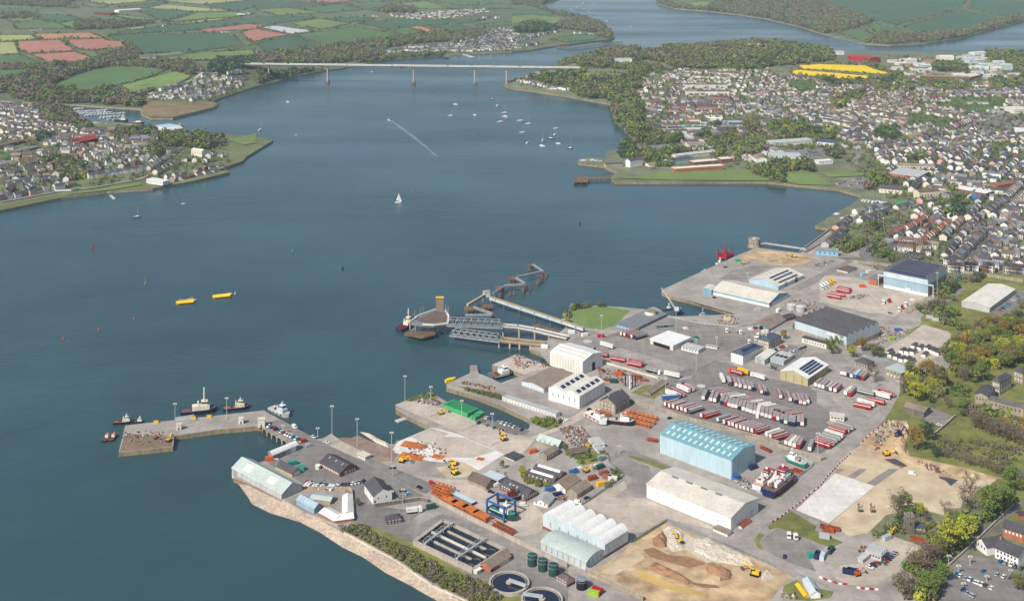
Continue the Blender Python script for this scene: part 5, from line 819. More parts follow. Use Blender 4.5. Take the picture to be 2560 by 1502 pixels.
# bigger buildings in the towns
for nm, lab, r, A, B, C, he, rise, ax, w, rf, st in [
    ('church','church with bright red tiled roof on the left headland','E',(742,432),(800,452),(938,415),7,5,'b','darkred','redroof','gable'),('school','long brick school with flat roofs on the left headland','E',18.,(0,490),(250,430),6,.3,'b','brick','roofbrown','flat'),('school','low flat-roofed brick school block beside the playing field','E',16.,(190,530),(400,480),4,.3,'b','brick','midgrey','flat'),
    ('boatyard_shed','pale blue-roofed boatyard shed beside the marina','A',(1510,1275),(1640,1310),(1790,1290),7,1.5,'b','white','paleblue','gable'),('boatyard_shed','white boatyard shed with curved roof by the marina','A',24.,(1640,1330),(1800,1300),7,2.5,'b','white','offwhite','arc'),('pub','white flat-roofed yacht club building on the left shore','E',12.,(1440,815),(1600,840),5,.3,'b','white','white','flat'),('store','yellow house with steep gable above the left waterfront','E',8.,(1640,535),(1710,530),7,4,'b','paleyellow','slate','gable'),('villa','cream stepped villa among trees on the left headland','E',10.,(1880,545),(1985,560),9,2,'b','cream','offwhite','gable'),
    ('red_warehouse','big bright red warehouse beyond the rapeseed field','D',(795,598),(1000,625),(1075,610),12,3,'a','red','redroof','gable'),('office_block','white curved office block in the woods by the bridge','C',16.,(980,615),(1180,610),8,.4,'b','white','lightgrey','flat'),('office_block','white office wing with long windows in the ridge woods','C',16.,(1130,560),(1275,555),8,.4,'b','white','lightgrey','flat'),('office_block','low white curved-roof works on the wooded ridge','C',30.,(2040,505),(2280,490),6,3,'b','white','lightgrey','arc'),('office_block','long white curved-roof works at the ridge top right','C',30.,(2320,470),(2517,470),7,3,'b','white','lightgrey','arc'),
    ('hospital','red brick institution with gables left of its twin','C',14.,(1635,1080),(1720,1080),8,4,'b','orangebrick','slate','gable'),('hospital','long red brick institution with many gables on the hill','C',16.,(1820,1085),(2020,1090),8,4,'b','orangebrick','slate','gable'),('school','red brick block with grey roof above the institution','C',14.,(1960,985),(2140,1000),7,3,'b','orangebrick','slate','gable'),
    ('hall','white long hall with grey roof on the town green','C',10.,(1930,1190),(2070,1190),4,2,'b','white','offwhite','gable'),('hall','low cream hall with pink roof beside the green','C',8.,(1710,1195),(1850,1195),3.5,2,'b','cream','terracotta','gable'),('works','long teal-roofed works unit below the green','F',14.,(1325,105),(1640,95),4,2,'b','greyblue','greyblue','gable'),('works','cream works with asbestos roof among dark shrubs','F',14.,(1405,140),(1615,135),5,2,'b','cream','lightgrey','gable'),('works','pale teal works unit right of the long one','F',16.,(1840,60),(2060,60),5,2,'b','bluegrey','greyblue','gable'),('works','red-fronted works with three white rooflights','F',14.,(1810,110),(1985,110),5,2,'b','terracotta','midgrey','saw'),('works','cream and yellow works with pale roof near the shore wood','F',(1350,190),(1430,245),(1540,245),5,2,'a','paleyellow','lightgrey','gable'),
    ('health_centre','orange brick centre with broad grey hipped roof by the shore','F',18.,(1000,355),(1300,330),4,3,'b','orangebrick','midgrey','gable'),('quay_house','white three storey house on the small quay across the bay','F',10.,(785,535),(925,510),10,2.5,'b','white','slate','gable'),('quay_store','stone store with blue slate roof on the small quay','F',9.,(512,545),(705,535),6,2,'b','beigewall','slateblue','gable'),('works','long pale blue works with slate roof on the waterside','F',12.,(1215,505),(1475,470),6,2.5,'b','paleblue','slateblue','gable'),('works','grey works with cream end behind the pale blue works','F',12.,(1300,440),(1740,390),5,2,'b','cream','lightgrey','gable'),('works','tan-roofed low shed left of the pale blue works','F',14.,(1000,530),(1240,510),3,2,'b','offwhite','rooftan','gable'),
    ('brick_works','long orange brick works with arched windows on the waterside','F',12.,(1285,598),(1835,560),6.5,.5,'b','orangebrick','cream','flat'),('brick_works','red brick shed with cream roof behind the long works','F',14.,(1505,520),(1775,495),6,1,'b','brick','cream','flat'),('brick_works','small red brick cube with cream roof beside the car park','F',14.,(1810,485),(1935,475),6,.5,'b','brick','cream','flat'),
    ('retail_shed','retail shed with pale green roof and brick corner','G',24.,(40,262),(440,235),6,1.5,'b','cream','palegreen','gable'),('retail_shed','white retail building with dark hipped roof','G',26.,(480,250),(650,265),6,3,'b','white','slateblue','gable'),('retail_shed','white-fronted retail shed with pale green-grey roof','G',34.,(30,395),(330,400),6,1.5,'b','white','palegreen','gable'),('petrol_station','white petrol station canopy on the roundabout','G',12.,(500,440),(640,430),5,.3,'b','white','white','flat'),
    ('supermarket','supermarket with pale flat roof and brown sloping edges','G',(1175,575),(1480,610),(1610,555),7,.5,'a','orangebrick','lightgrey','flat'),('supermarket','brown-roofed parade behind the supermarket','G',12.,(1280,480),(1640,490),5,2.5,'b','cream','rooftan','gable'),('supermarket','red store with long white flat roof on the main street','G',(1820,715),(2140,775),(2185,745),7,.4,'a','brick','white','flat'),('flats','yellow brick block of flats with brown hipped roof','G',14.,(1490,785),(1690,770),10,2.5,'b','paleyellow','roofbrown','gable'),('inn','white half-timbered inn with slate roof by the car park','G',12.,(1090,715),(1320,735),6,4,'b','cream','slate','gable'),('blue_house','pale blue cottage with lean-to at the seafront corner','G',7.,(475,1325),(690,1340),5,2.5,'b','skyblue','midgrey','gable'),('blue_hall','bright blue gabled hut behind the red store','G',8.,(2010,805),(2085,805),5,3,'b','blue','blue','gable'),('green_shed','pale green boat shed roof at the small basin','G',10.,(1165,885),(1370,825),3,1.5,'b','palegreen','green','gable'),('library','white and glass flat-roofed block in the town','G',14.,(2105,570),(2290,590),8,.4,'b','white','midgrey','flat'),('terrace_hall','long roofed market hall in the upper town','G',14.,(2260,690),(2430,660),6,2,'b','orangebrick','terracotta','gable'),
    ('big_store','white warehouse store cut by the right edge','D',40.,(2420,1120),(2600,1110),7,1,'b','cream','offwhite','flat'),('big_store','white and blue store at the right edge beside parking','D',40.,(2430,1330),(2600,1340),7,1,'b','white','white','flat'),('clubhouse','white clubhouse on the sports field','D',8.,(1970,1030),(2170,1030),4,1,'b','cream','grey','gable'),('factory_unit','brown-roofed factory unit behind the rapeseed field','D',(1500,640),(1620,645),(1700,620),8,2,'a','tan','rooftan','gable'),('factory_unit','white curved factory unit by the far river','D',30.,(1690,590),(1830,590),8,3,'b','offwhite','offwhite','arc'),('factory_unit','tan hipped factory unit in the far industrial estate','D',40.,(1650,760),(1850,765),7,3,'b','tan','rooftan','gable'),('factory_unit','pale cream factory unit right of the tan one','D',30.,(1850,775),(1960,770),8,3,'b','cream','paleconcrete','gable'),('factory_unit','brick-fronted cream factory in the far estate','D',30.,(1960,800),(2090,770),8,3,'b','orangebrick','paleconcrete','gable'),('factory_unit','pale green tall factory at the far right wood','D',30.,(2280,690),(2410,690),12,3,'b','palegreen','palegreen','gable'),('factory_unit','pale blue round-roofed unit in the far estate','D',24.,(2080,695),(2170,700),7,3,'b','bluegrey','bluegrey','arc'),('factory_unit','white low unit by the river right of the red warehouse','D',24.,(2030,550),(2150,545),8,2,'b','white','offwhite','gable'),('factory_unit','small cream unit at the river end of the estate','D',20.,(2180,540),(2290,535),6,2,'b','cream','offwhite','gable'),('boat_store','cream boat store beside the far marina','D',18.,(655,540),(750,540),9,1,'b','offwhite','lightgrey','flat'),('long_factory','long brick factory range in front of the estate','D',16.,(1400,770),(1980,790),6,2,'b','brick','rooftan','gable'),
    ('farm','long white farm building among the far green fields','A',30.,(1170,125),(1390,110),7,3,'b','white','offwhite','gable'),('farm','dark-roofed farm sheds left of the white farm building','A',30.,(920,145),(1080,155),6,3,'b','darkred','slate','gable'),('farm','grey farm range below the big green field','A',24.,(1540,580),(1800,545),6,3,'b','offwhite','rooftan','gable'),('farm','brown farm range left of the grey one','A',20.,(1310,575),(1530,580),5,3,'b','stone','roofbrown','gable')]:
    b = Bld(nm, lab, r, A, B, C,'building', rise, ax, w, rf, st, he=he, ground=True)
    if he > 4 and nm not in ('farm','factory_unit'): b.wins('r', max(3, int(b.Lb/5)), he*.55,1.4,1.6)
# ------------------------------------------------------------ the high bridge
def zat(u, v, y): return CAM_H - (v - V_H)*y/F_PX
def build_bridge():
    def on(u):                                   # point of the bridge line seen at column u
        t = (u - U_C)/F_PX; y = (2746-.0797*439.6)/(1+.0797*t); return Vector((t*y, y))
    a, c = on(600), on(1450); e = empty('road_bridge',(a.x, a.y,0),0,'long pale girder bridge on tall slender piers across the estuary','bridge')
    d = Vector((c.x - a.x, c.y - a.y)); L = d.length; rz = math.atan2(d.y, d.x); k = 8
    for i in range(k):
        z0, z1 = 44-2*i/k,44-2*(i + 1)/k; p = d*((i + .5)/k); s = L/k
        box(e,'deck','paleconcrete',(p.x, p.y,(z0+z1)/2),(s,20,.7), rz); box(e,'girder','offwhite',(p.x, p.y,(z0+z1)/2-2.9),(s,8.5,4.6), rz)
        for sg in (-1,1): box(e,'parapet','offwhite',(p.x - math.sin(rz)*9.8*sg, p.y + math.cos(rz)*9.8*sg,(z0+z1)/2+.8),(s,.3,1.2), rz)
        box(e,'road_surface','grey',(p.x, p.y,(z0+z1)/2+.42),(s,15,.1), rz)
    for u in (672,819,1034,1187,1266,1347):
        p = on(u)-a; g = max(float(hf(p.x + a.x, p.y + a.y)),0); top = 38.5; sg = obj('pier', mesh('pier',[(x*(1-.25*t), y*(1-.15*t), g - 3+t*(top - g + 3)) for t in (0,1) for x, y in ((-1.8,-4),(1.8,-4),(1.8,4),(-1.8,4))],[(0,1,5,4),(1,2,6,5),(2,3,7,6),(3,0,4,7),(4,5,6,7)]),'concrete', e,(p.x, p.y,0),(0,0, rz))
        if u in (819,1034,1187): box(e,'pier_base','darkstone',(p.x, p.y,1.5),(8,13,7), rz)
    for u in (806,1004): p = on(u)-a; box(e,'gantry','roofbrown',(p.x, p.y - 8,38),(4,6,6), rz)
    for i in range(26): p = d*((i + .5)/26); cyl(e,'lamp_post','lightgrey',(p.x, p.y,48),.3,9,6)
    return e, on, rz
bridge, bridge_at, BR_RZ = build_bridge()
# ------------------------------------------------------------ jetty arches
def arches(r, pts, n, label):
    w = [P(*q(r, x, y), G0+.3) for x, y in pts]; e = empty('arcade',(w[0].x, w[0].y,0),0, label,'arches'); Ls = [(b - a).length for a, b in zip(w, w[1:])]; T = sum(Ls)
    def at(s):
        for (a, b), l in zip(zip(w, w[1:]), Ls):
            if s <= l + 1e-6: return a.lerp(b, s/l),(b - a).normalized()
            s -= l
        return w[-1],(w[-1] - w[-2]).normalized()
    for i in range(n):
        s0, s1 = T*i/n, T*(i + 1)/n; V, F = [],[]; m = 10; top, sp = G0+.3,1.2
        pr = []
        for j in range(m + 1):
            t = j/m; s = s0+(s1-s0)*t; x = (t - .5)/.42; h = sp + 2.6*math.sqrt(max(0,1-x*x)) if abs(x) < 1 else -3.; p, dr = at(s); nr = Vector((dr.y,-dr.x,0)) * -1
            if nr.y > 0: nr = -nr
            pr.append((p - w[0], nr, h))
        for j in range(m):
            for (p, nr, h),(p2, n2, h2) in ((pr[j], pr[j + 1]),):
                hh = (h + h2)/2 if min(h, h2) > -2 else -3; k = len(V); o = 2.6
                for q_, nn in ((p, nr),(p2, n2)):
                    for oo, z in ((o, hh),(o, top),(-.2, top),(-.2, hh)): V.append((q_.x + nn.x*oo, q_.y + nn.y*oo, z))
                F += [(k, k + 1, k + 5, k + 4),(k + 1, k + 2, k + 6, k + 5),(k + 3, k, k + 4, k + 7),(k, k + 3, k + 2, k + 1),(k + 4, k + 5, k + 6, k + 7)]
        obj('arch', mesh('arch', V, F),'stone', e)
    return e
arches('I',[(460,78),(560,138),(740,238)],5,'row of five stone arches carrying the jetty road over the water')
# ------------------------------------------------------------ ferry berth, dolphins, walkways
def deckslab(par, name, m, pts, z, th=.8):
    o = par.location; W = [Vector((p.x - o.x, p.y - o.y)) for p in pts]; n = len(W); V = [(p.x, p.y, z) for p in W] + [(p.x, p.y, z - th) for p in W]
    A = sum(W[i - 1].x*W[i].y - W[i].x*W[i - 1].y for i in range(n)); F = [tuple(range(n)) if A > 0 else tuple(range(n))[::-1], tuple(range(n,2*n))[::-1] if A > 0 else tuple(range(n,2*n))]
    F += [((i, n + i, n + (i + 1) % n,(i + 1) % n)) if A > 0 else ((i,(i + 1) % n, n + (i + 1) % n, n + i)) for i in range(n)]; return obj(name, mesh(name, V, F), m, par)
def pz(r, x, y, z): return P(*q(r, x, y), z)
def berth():
    c = pz('J',480,900,0); e = empty('ferry_berth',(c.x, c.y,0),0,'two level ferry berth platform with raised link ramp','ferry berth'); L = lambda v: Vector(v)-Vector((c.x, c.y,0))
    lo = [pz('J', x, y,4) for x, y in ((225,962),(285,925),(570,935),(580,965),(505,985),(430,1005),(330,985))]; deckslab(e,'lower_deck','wood', lo,4,1)
    up = [pz('J', x, y,11) for x, y in ((280,840),(350,795),(370,770),(580,695),(690,705),(725,770),(715,850),(560,868),(430,862))]; deckslab(e,'upper_deck','midgrey', up,11,1.6)
    rd = [pz('J', x, y,11.1) for x, y in ((360,800),(580,705),(680,715),(705,770),(690,835),(560,850),(390,822))]; deckslab(e,'ramp_road','roofbrown', rd,11.15,.1)
    for i in range(len(up)-1):
        if i == 3: continue
        a, b = L(up[i]), L(up[i + 1]); a.z = b.z = 11.6; bar(e,'parapet','offwhite', a, b,1.3)
    for x, y in ((290,860),(350,880),(430,890),(520,900),(600,905),(690,890)):
        p = pz('J', x, y + 55,0); p = L(p); bar(e,'leg','lightgrey',(p.x, p.y,-3),(p.x, p.y,10),.7)
    pr = [L(pz('J', x, y + 40,0)) for x, y in ((300,900),(430,920),(560,930),(690,930))]
    for a, b in zip(pr, pr[1:]): bar(e,'brace','lightgrey',(a.x, a.y,1.),(b.x, b.y,10),.4); bar(e,'brace','lightgrey',(a.x, a.y,10),(b.x, b.y,1.),.4)
    for i in range(12): p = L(pz('J',245+i*25,1000-abs(6-i)*3,0)); cyl(e,'pile','darkstone',(p.x, p.y,0),.8,8,8)
    p = L(pz('J',625,705,11)); h = 12.5
    for dx in (-3,-1,1,3): box(e,'flap_girder','lightgrey',(p.x + dx, p.y + .6,11+h/2),(.7,1.6, h))
    box(e,'ramp_flap','rooftan',(p.x, p.y,11+h/2),(7,.5, h)); box(e,'flap_edge','yellow',(p.x, p.y,11+h + .3),(7.6,2.,1.3))
    for x, yb, yt in ((405,745,675),(345,775,710),(437,720,668)): a = L(pz('J', x, yb,11)); cyl(e,'lamp_post','lightgrey',(a.x, a.y,14),.3,6,6)
    for x, y in ((700,740),(720,720),(690,700)): a = L(pz('J', x, y,11)); box(e,'hoist_frame','steel',(a.x, a.y,14),(.7,.7,6))
berth()
def truss(r, a, b, za, zb, h, w, label, name='truss_bridge', n=8, m='asbestos', dk='midgrey'):
    A, B = pz(r, *a, za), pz(r, *b, zb); d = (B - A); e = empty(name, A,0, label,'bridge'); nr = Vector((-d.y, d.x,0)).normalized()*w/2; U_ = Vector((0,0, h))
    o = obj('deck', mesh('deck',[x + s*nr + Vector((0,0, z)) for x in (Vector(), d) for s, z in ((-1,0),(1,0),(1,-.5),(-1,-.5))],[(0,1,5,4),(1,2,6,5),(2,3,7,6),(3,0,4,7),(0,3,2,1),(4,5,6,7)]), dk, e)
    for s in (-1,1):
        o = nr*s; bar(e,'bottom_chord', m, o, d + o,.45); bar(e,'top_chord', m, d*(.5/n)+o + U_, d*(1-.5/n)+o + U_,.4)
        for i in range(n): bar(e,'diagonal', m, d*(i/n)+o, d*((i + .5)/n)+o + U_,.26); bar(e,'diagonal', m, d*((i + .5)/n)+o + U_, d*((i + 1)/n)+o,.26)
    for i in range(n): bar(e,'cross_beam', m, d*((i + .5)/n)+nr + U_, d*((i + .5)/n)-nr + U_,.3)
    return e
truss('J',(705,862),(1335,888),11,9.5,6.2,6.5,'upper pale lattice truss bridge to the ferry berth')
truss('J',(750,972),(1310,1045),4.5,5.5,5.5,6.5,'lower pale lattice truss bridge to the ferry berth')
def viaduct(r, pts, zs, w, label, m='offwhite', dk='midgrey', piers=(), name='viaduct', par=1.):
    W = [pz(r, x, y, z) for (x, y), z in zip(pts, zs)]; o = W[0].copy(); e = empty(name,(o.x, o.y,0),0, label,'viaduct'); o.z = 0
    for a, b in zip(W, W[1:]):
        d = b - a; nr = Vector((-d.y, d.x,0)).normalized()*w/2; a = a - o; b = b - o; z = Vector((0,0,1.1))
        obj('deck', mesh('deck',[a - nr, a + nr, b + nr, b - nr, a - nr - z, a + nr - z, b + nr - z, b - nr - z],[(0,3,2,1),(0,1,5,4),(1,2,6,5),(2,3,7,6),(3,0,4,7),(4,5,6,7)]), dk, e)
        for s in (-1,1): bar(e,'parapet', m, a + nr*s + Vector((0,0, par/2)), b + nr*s + Vector((0,0, par/2)), par)
    for (x, y), z in piers: p = pz(r, x, y, z)-o; cyl(e,'pier','concrete',(p.x, p.y, z/2-2),1.8, z + 3,10)
    return e
viaduct('J',((1335,872),(1500,884),(1680,915),(1870,962),(2060,1005)),(9.8,8.5,7,5.8,4.8),7,'curved pale road viaduct leading to the upper truss', piers=(((1335,890),9),((1515,905),8),((1690,940),6.5),((1850,980),5)))
viaduct('J',((1300,1025),(1550,1050),(1800,1075)),(5.5,5,4.8),9,'straight road viaduct leading to the lower truss','tan','rooftan', piers=(((1290,1050),5),((1410,1060),5),((1520,1070),5),((1640,1085),4.6)))
def gangway(r, a, b, za, zb, label, w=3., h=2.6, m='bluegrey', legs=4, name='covered_walkway', cat='walkway'):
    A, B = pz(r, *a, za), pz(r, *b, zb); d = B - A; e = empty(name,(A.x, A.y,0),0, label, cat); z = Vector((0,0, za)); nr = Vector((-d.y, d.x,0)).normalized()*w/2; n = 12
    o = obj('tube', ucube(), m, e, z + d/2+Vector((0,0, h/2)), None,(d.length, w, h)); o.rotation_euler = (0,-math.atan2(d.z, d.xy.length), math.atan2(d.y, d.x))
    o = obj('roof', ucube(),'tan', e, z + d/2+Vector((0,0, h + .1)), None,(d.length, w + .3,.3)); o.rotation_euler = (0,-math.atan2(d.z, d.xy.length), math.atan2(d.y, d.x))
    for i in range(7): p = z + d*((i + .5)/7)-nr*(1 if nr.y > 0 else -1)*1.02; o = box(e,'window','glass', p + Vector((0,0, h*.55)),(1.,.15,1.), math.atan2(d.y, d.x))
    for i in range(legs):
        p = z + d*((i + 1)/(legs + 1))
        for s in (-1,1): bar(e,'leg','darkstone',(p.x + nr.x*s, p.y + nr.y*s,-3),(p.x + nr.x*s, p.y + nr.y*s, p.z),.45)
    return e
gangway('J',(1190,575),(2240,925),9,6,'long pale covered passenger walkway from the shore', legs=5)
def walk(r, a, b, za, zb, label):
    A, B = pz(r, *a, za), pz(r, *b, zb); d = B - A; e = empty('catwalk',(A.x, A.y,0),0, label,'catwalk'); z = Vector((0,0, za)); nr = Vector((-d.y, d.x,0)).normalized()*.8
    bar(e,'deck','steel', z, z + d,1.2)
    for s in (-1,1): bar(e,'handrail','lightgrey', z + nr*s + Vector((0,0,1.3)), z + d + nr*s + Vector((0,0,1.3)),.3)
    for i in range(5): p = z + d*(i/4); bar(e,'stanchion','lightgrey', p + nr, p + nr + Vector((0,0,1.4)),.2)
    return e
def dolphin(r, x, y, w, label, z=6):
    p = pz(r, x, y, z); e = empty('mooring_dolphin',(p.x, p.y,0),.3, label,'dolphin'); box(e,'platform','wood',(0,0, z - .6),(w, w,1.4))
    for i in (-1,0,1):
        for j in (-1,0,1): bar(e,'pile','darkstone',(i*w*.42*1.1, j*w*.42*1.1,-3),(i*w*.38, j*w*.38, z - 1),.8, True)
    cyl(e,'bollard','steel',(0,0, z + .6),.8,1.2,8)
    for s in (-1,1): bar(e,'handrail','rust',(s*w/2,-w/2, z + 1.1),(s*w/2, w/2, z + 1.1),.2)
    return e
for x, y, w, l in ((965,672,10,'mooring dolphin nearest the ferry berth on dark piles'),(1300,438,8,'mooring dolphin second out from the walkway tower'),(1440,335,9,'mooring dolphin third out with weathered deck'),(1650,192,6,'outermost mooring dolphin with a beacon'),(1565,415,4,'small red-braced breasting dolphin at the middle catwalk bend'),(1775,272,4,'small breasting dolphin at the outer catwalk bend'),(1150,650,11,'low landing platform below the walkway tower'),(1215,745,3,'small pile cluster at the inner catwalk bend')): dolphin('J', x, y, w, l,3 if w == 11 else 6)
for a, b, l in (((1350,428),(1560,412),'catwalk between the second dolphin and its bend'),((1480,342),(1580,405),'short catwalk from the third dolphin to the bend'),((1500,328),(1770,268),'long catwalk from the third dolphin outwards'),((1670,192),(1780,265),'catwalk to the outermost dolphin'),((1225,515),(1340,438),'catwalk from the walkway tower outwards'),((1005,672),(1215,742),'upper inner catwalk beside the berth'),((910,762),(1210,755),'lower inner catwalk beside the berth')): walk('J', a, b,6.2,6.2, l)
gangway('J',(935,655),(1150,530),6.5,9,'dark blue latticed walkway rising to the tower',2.4,2.2,'greyblue',1,'lattice_walkway')
p = pz('J',1150,600,3); e = empty('walkway_tower',(p.x, p.y,0),.3,'pale blue tower where the covered walkways meet','tower'); box(e,'cabin','bluegrey',(0,0,10.5),(6,6,5)); box(e,'roof','tan',(0,0,13.2),(6.6,6.6,.4))
for i in (-1,1):
    for j in (-1,1): bar(e,'leg','lightgrey',(i*3.4, j*3.4,2),(i*2.4, j*2.4,8.5),.4)
for i,(x, y) in enumerate(((1298,565),(1412,545),(1460,535),(1568,495),(1635,480),(1718,420),(1745,395),(1820,340))):
    p = pz('J', x, y,0); e = empty('fender_pile', p,0,'rusty red fender pile in the water, %s from the left' % nth(i),'pile','red fender piles by the dolphins'); cyl(e,'shaft','terracotta',(0,0,1.5),1.7,7,12); cyl(e,'cap','rust',(0,0,5.1),1.9,.4,12); cyl(e,'waterline_band','tyre',(0,0,.3),1.75,.8,12)
# other piled jetties
def piled(r, pts, z, label, m='wood', name='timber_jetty', sp=7):
    W = [pz(r, x, y, z) for x, y in pts]; c = W[0]; e = empty(name,(c.x, c.y,0),0, label,'jetty'); deckslab(e,'deck', m, W, z,.8); n = len(W)
    for i in range(n):
        a, b = W[i], W[(i + 1) % n]; k = max(1, int((b - a).length/sp))
        for j in range(k): p = a.lerp(b, j/k)-c; bar(e,'pile','darkstone',(p.x, p.y,-3),(p.x, p.y, z - .3),.7)
piled('F',((152,665),(165,635),(320,635),(320,668),(310,695),(155,695)),4,'dark timber pier head standing in the bay'); piled('F',((318,640),(560,635),(560,655),(318,660)),4,'narrow timber approach to the pier head'); piled('C',((440,452),(600,468),(1085,408),(1085,416),(600,478),(440,462)),5,'long dark timber breakwater off the far point', sp=14)
piled('K',((1345,212),(1410,207),(1860,272),(1860,284),(1410,217),(1345,222)),5,'slender footbridge from the round tower to the sea wall','lightgrey','footbridge'); piled('J',((1670,855),(1720,850),(2000,935),(1980,950),(1720,880),(1675,885)),3,'derelict timber stage below the viaduct','wood'); piled('E',((1075,938),(1095,930),(1140,970),(1118,978)),.8,'small floating pontoon off the left shore','lightgrey','pontoon'); piled('B',((2020,535),(2040,530),(2160,565),(2110,570)),1.5,'slipway pontoon at the far village','lightgrey','pontoon',14); piled('M',((120,805),(240,765),(285,782),(165,825)),.8,'slatted pale pontoon beside the quay','lightgrey','pontoon')
piled('B',((1845,545),(1900,545),(1900,560),(1845,560)),5,'dark square pier at the far village','darkstone')
# round gun tower
p = pz('K',1280,262,0); e = empty('round_tower', p,0,'round grey stone gun tower standing in the water','tower'); n = 32; V = []
for rr, z in ((7.3,-2),(6.9,4),(6.6,9.2),(6.9,9.3),(6.9,10.6),(5.6,10.6),(5.6,9.4)):
    for i in range(n): V.append((rr*math.cos(2*math.pi*i/n), rr*math.sin(2*math.pi*i/n), z))
F = [(k*n + i, k*n + (i + 1) % n,(k + 1)*n + (i + 1) % n,(k + 1)*n + i) for k in range(6) for i in range(n)] + [tuple(range(6*n,7*n))]; obj('wall', mesh('tower', V, F),'stone', e); cyl(e,'rubble','darkstone',(0,0,-.5),18,2.4,14); cyl(e,'roof_lantern','bluegrey',(0,0,10),4,1.6,10)
for i in range(6): an = math.pi*(1+(i + .5)/6); box(e,'window','black',(6.75*math.cos(an),6.75*math.sin(an),5.8),(.5,.9,1.5), an)
# ------------------------------------------------------------ water treatment works
def ring(par, name, m, r0, r1, z0, z1, n=40):
    V = [(r*math.cos(2*math.pi*i/n), r*math.sin(2*math.pi*i/n), z) for r, z in ((r1, z0),(r1, z1),(r0, z1),(r0, z0)) for i in range(n)]
    F = [(k*n + i, k*n + (i + 1) % n,((k + 1) % 4)*n + (i + 1) % n,((k + 1) % 4)*n + i) for k in range(4) for i in range(n)]; return obj(name, mesh(name, V, F), m, par)
sew = mat('tank_water',(.012,.018,.03),.08,.2,.2, spec=.5)
for (u, v), an, l in (((1272.9,1455.6),-.55,'round settling tank with dark water and rotating bridge'),((1355,1497),2.9,'round settling tank cut by the bottom edge')):
    p = P(u, v, G0+1.4); e = empty('clarifier',(p.x, p.y, G0),0, l,'tank'); ring(e,'rim','concrete',10.3,11.4,-.3,1.9); obj('water', ucyl(40), sew, e,(0,0,.6), None,(20.6,20.6,1.4)); cyl(e,'centre_drum','concrete',(0,0,1.2),3.6,1.6,20); ring(e,'weir','lightgrey',9.4,9.6,1,1.5)
    c, s = math.cos(an), math.sin(an); box(e,'bridge','lightgrey',(c*5.2, s*5.2,2.4),(11.2,1.3,.3), an)
    for sg in (-1,1): box(e,'handrail','metal',(c*5.2-s*.65*sg, s*5.2+c*.65*sg,3.1),(11.2,.12,1.1), an)
def oxbasin():
    z = G0+2.6; L_, T_, R2, B_ = [pz('Q', x, y, z) for x, y in ((790,800),(1110,560),(1800,885),(1450,1112))]; o = L_.copy(); e = empty('aeration_basin',(o.x, o.y, G0),0,'large four lane treatment basin crossed by two gantry bridges','basin'); f = lambda p, zz: Vector((p.x - o.x, p.y - o.y, zz))
    W = [L_, B_, R2, T_]; deckslab(e,'floor', sew, W,1.5,2)
    e.children[0].location.z = 0
    for a, b in zip(W, W[1:] + W[:1]): bar(e,'wall','concrete', f(a,1.2), f(b,1.2),2.4)
    for t in (.26,.5,.74):
        a = L_.lerp(T_, t); b = B_.lerp(R2, t); bar(e,'divider','paleconcrete' if t == .5 else 'concrete', f(a.lerp(b,.2 if t != .5 else .05),1.9), f(a.lerp(b,.84 if t != .5 else .95),1.9),1.1)
    for t, u in ((.13,1),(.87,1),(.37,0),(.63,0)):
        for s in (.1,.9):
            c = L_.lerp(T_,.26 if t < .5 else .74).lerp(B_.lerp(R2,.26 if t < .5 else .74), s); c = f(c,1.7); r = ring(e,'turning_wall','concrete',3.2,3.8,-1.,.3,20); r.location = c
    for s in (.18,.72):
        a = f(L_.lerp(B_, s),3.6); b = f(T_.lerp(R2, s),3.6); bar(e,'gantry_deck','lightgrey', a, b,.8)
        for k in (-1,1):
            nr = Vector((-(b - a).y,(b - a).x,0)).normalized()*.9*k; bar(e,'gantry_rail','metal', a + nr + Vector((0,0,2)), b + nr + Vector((0,0,2)),.25)
            for i in range(6): p = a.lerp(b, i/5)+nr; bar(e,'gantry_post','metal', p - Vector((0,0,1)), p + Vector((0,0,2)),.25)
oxbasin()
def tank(r, x, y, d, h, m, label, top=None, leg=False):
    p = gq(r, x, y); e = empty('storage_tank', p,0, label,'tank'); cyl(e,'shell', m,(0,0, h/2+.1), d, h,28); n = 28
    V = [(d/2*1.03*math.cos(2*math.pi*i/n), d/2*1.03*math.sin(2*math.pi*i/n), h + .1) for i in range(n)] + [(0,0, h + d*.09)]; obj('roof', mesh('roof', V,[(i,(i + 1) % n, n) for i in range(n)]), top or m, e)
    for z in (.35,.8): ring(e,'band','steel' if z > .5 else m, d/2, d/2+.1, h*z, h*z + .25,28)
    for i in range(8): an = i*.785; bar(e,'handrail','metal',(d/2*math.cos(an), d/2*math.sin(an), h + 1.1),(d/2*math.cos(an + .785), d/2*math.sin(an + .785), h + 1.1),.12)
    bar(e,'ladder','metal',(-d/2-.2,-.5,0),(-d/2-.2,-.5, h + 1),.35)
for i,(x, y) in enumerate(((138,1072),(256,1128),(376,1182))): tank('T', x, y,5.8,5.6,'darkgreen','dark green steel tank, %s of three in a row' % ('farthest','middle','nearest')[i],'bottlegreen')
tank('T',690,1330,6,5,'black','black round tank with grey conical lid','steel'); tank('K',1698,955,8.6,4.6,'lightgrey','left of two pale grey round tanks behind the quay warehouse','offwhite'); tank('K',1798,975,8.6,4.6,'lightgrey','right of two pale grey round tanks behind the quay warehouse','offwhite')
for i,(x, y) in enumerate(((375,830),(425,865),(455,850),(485,835))):
    p = gq('N', x, y); e = empty('chimney', p,0,'%s upright dark steel tube standing in the yard from the left' % nth(i) if i != 1 else 'white upright steel tube among the dark ones','tube','upright tubes in the yard'); h = 9 if i != 1 else 10.5; cyl(e,'shaft','white' if i == 1 else 'black',(0,0, h/2),1.3 if i == 1 else .9, h,12); cyl(e,'flange','steel',(0,0,.3),2.2,.5,12)
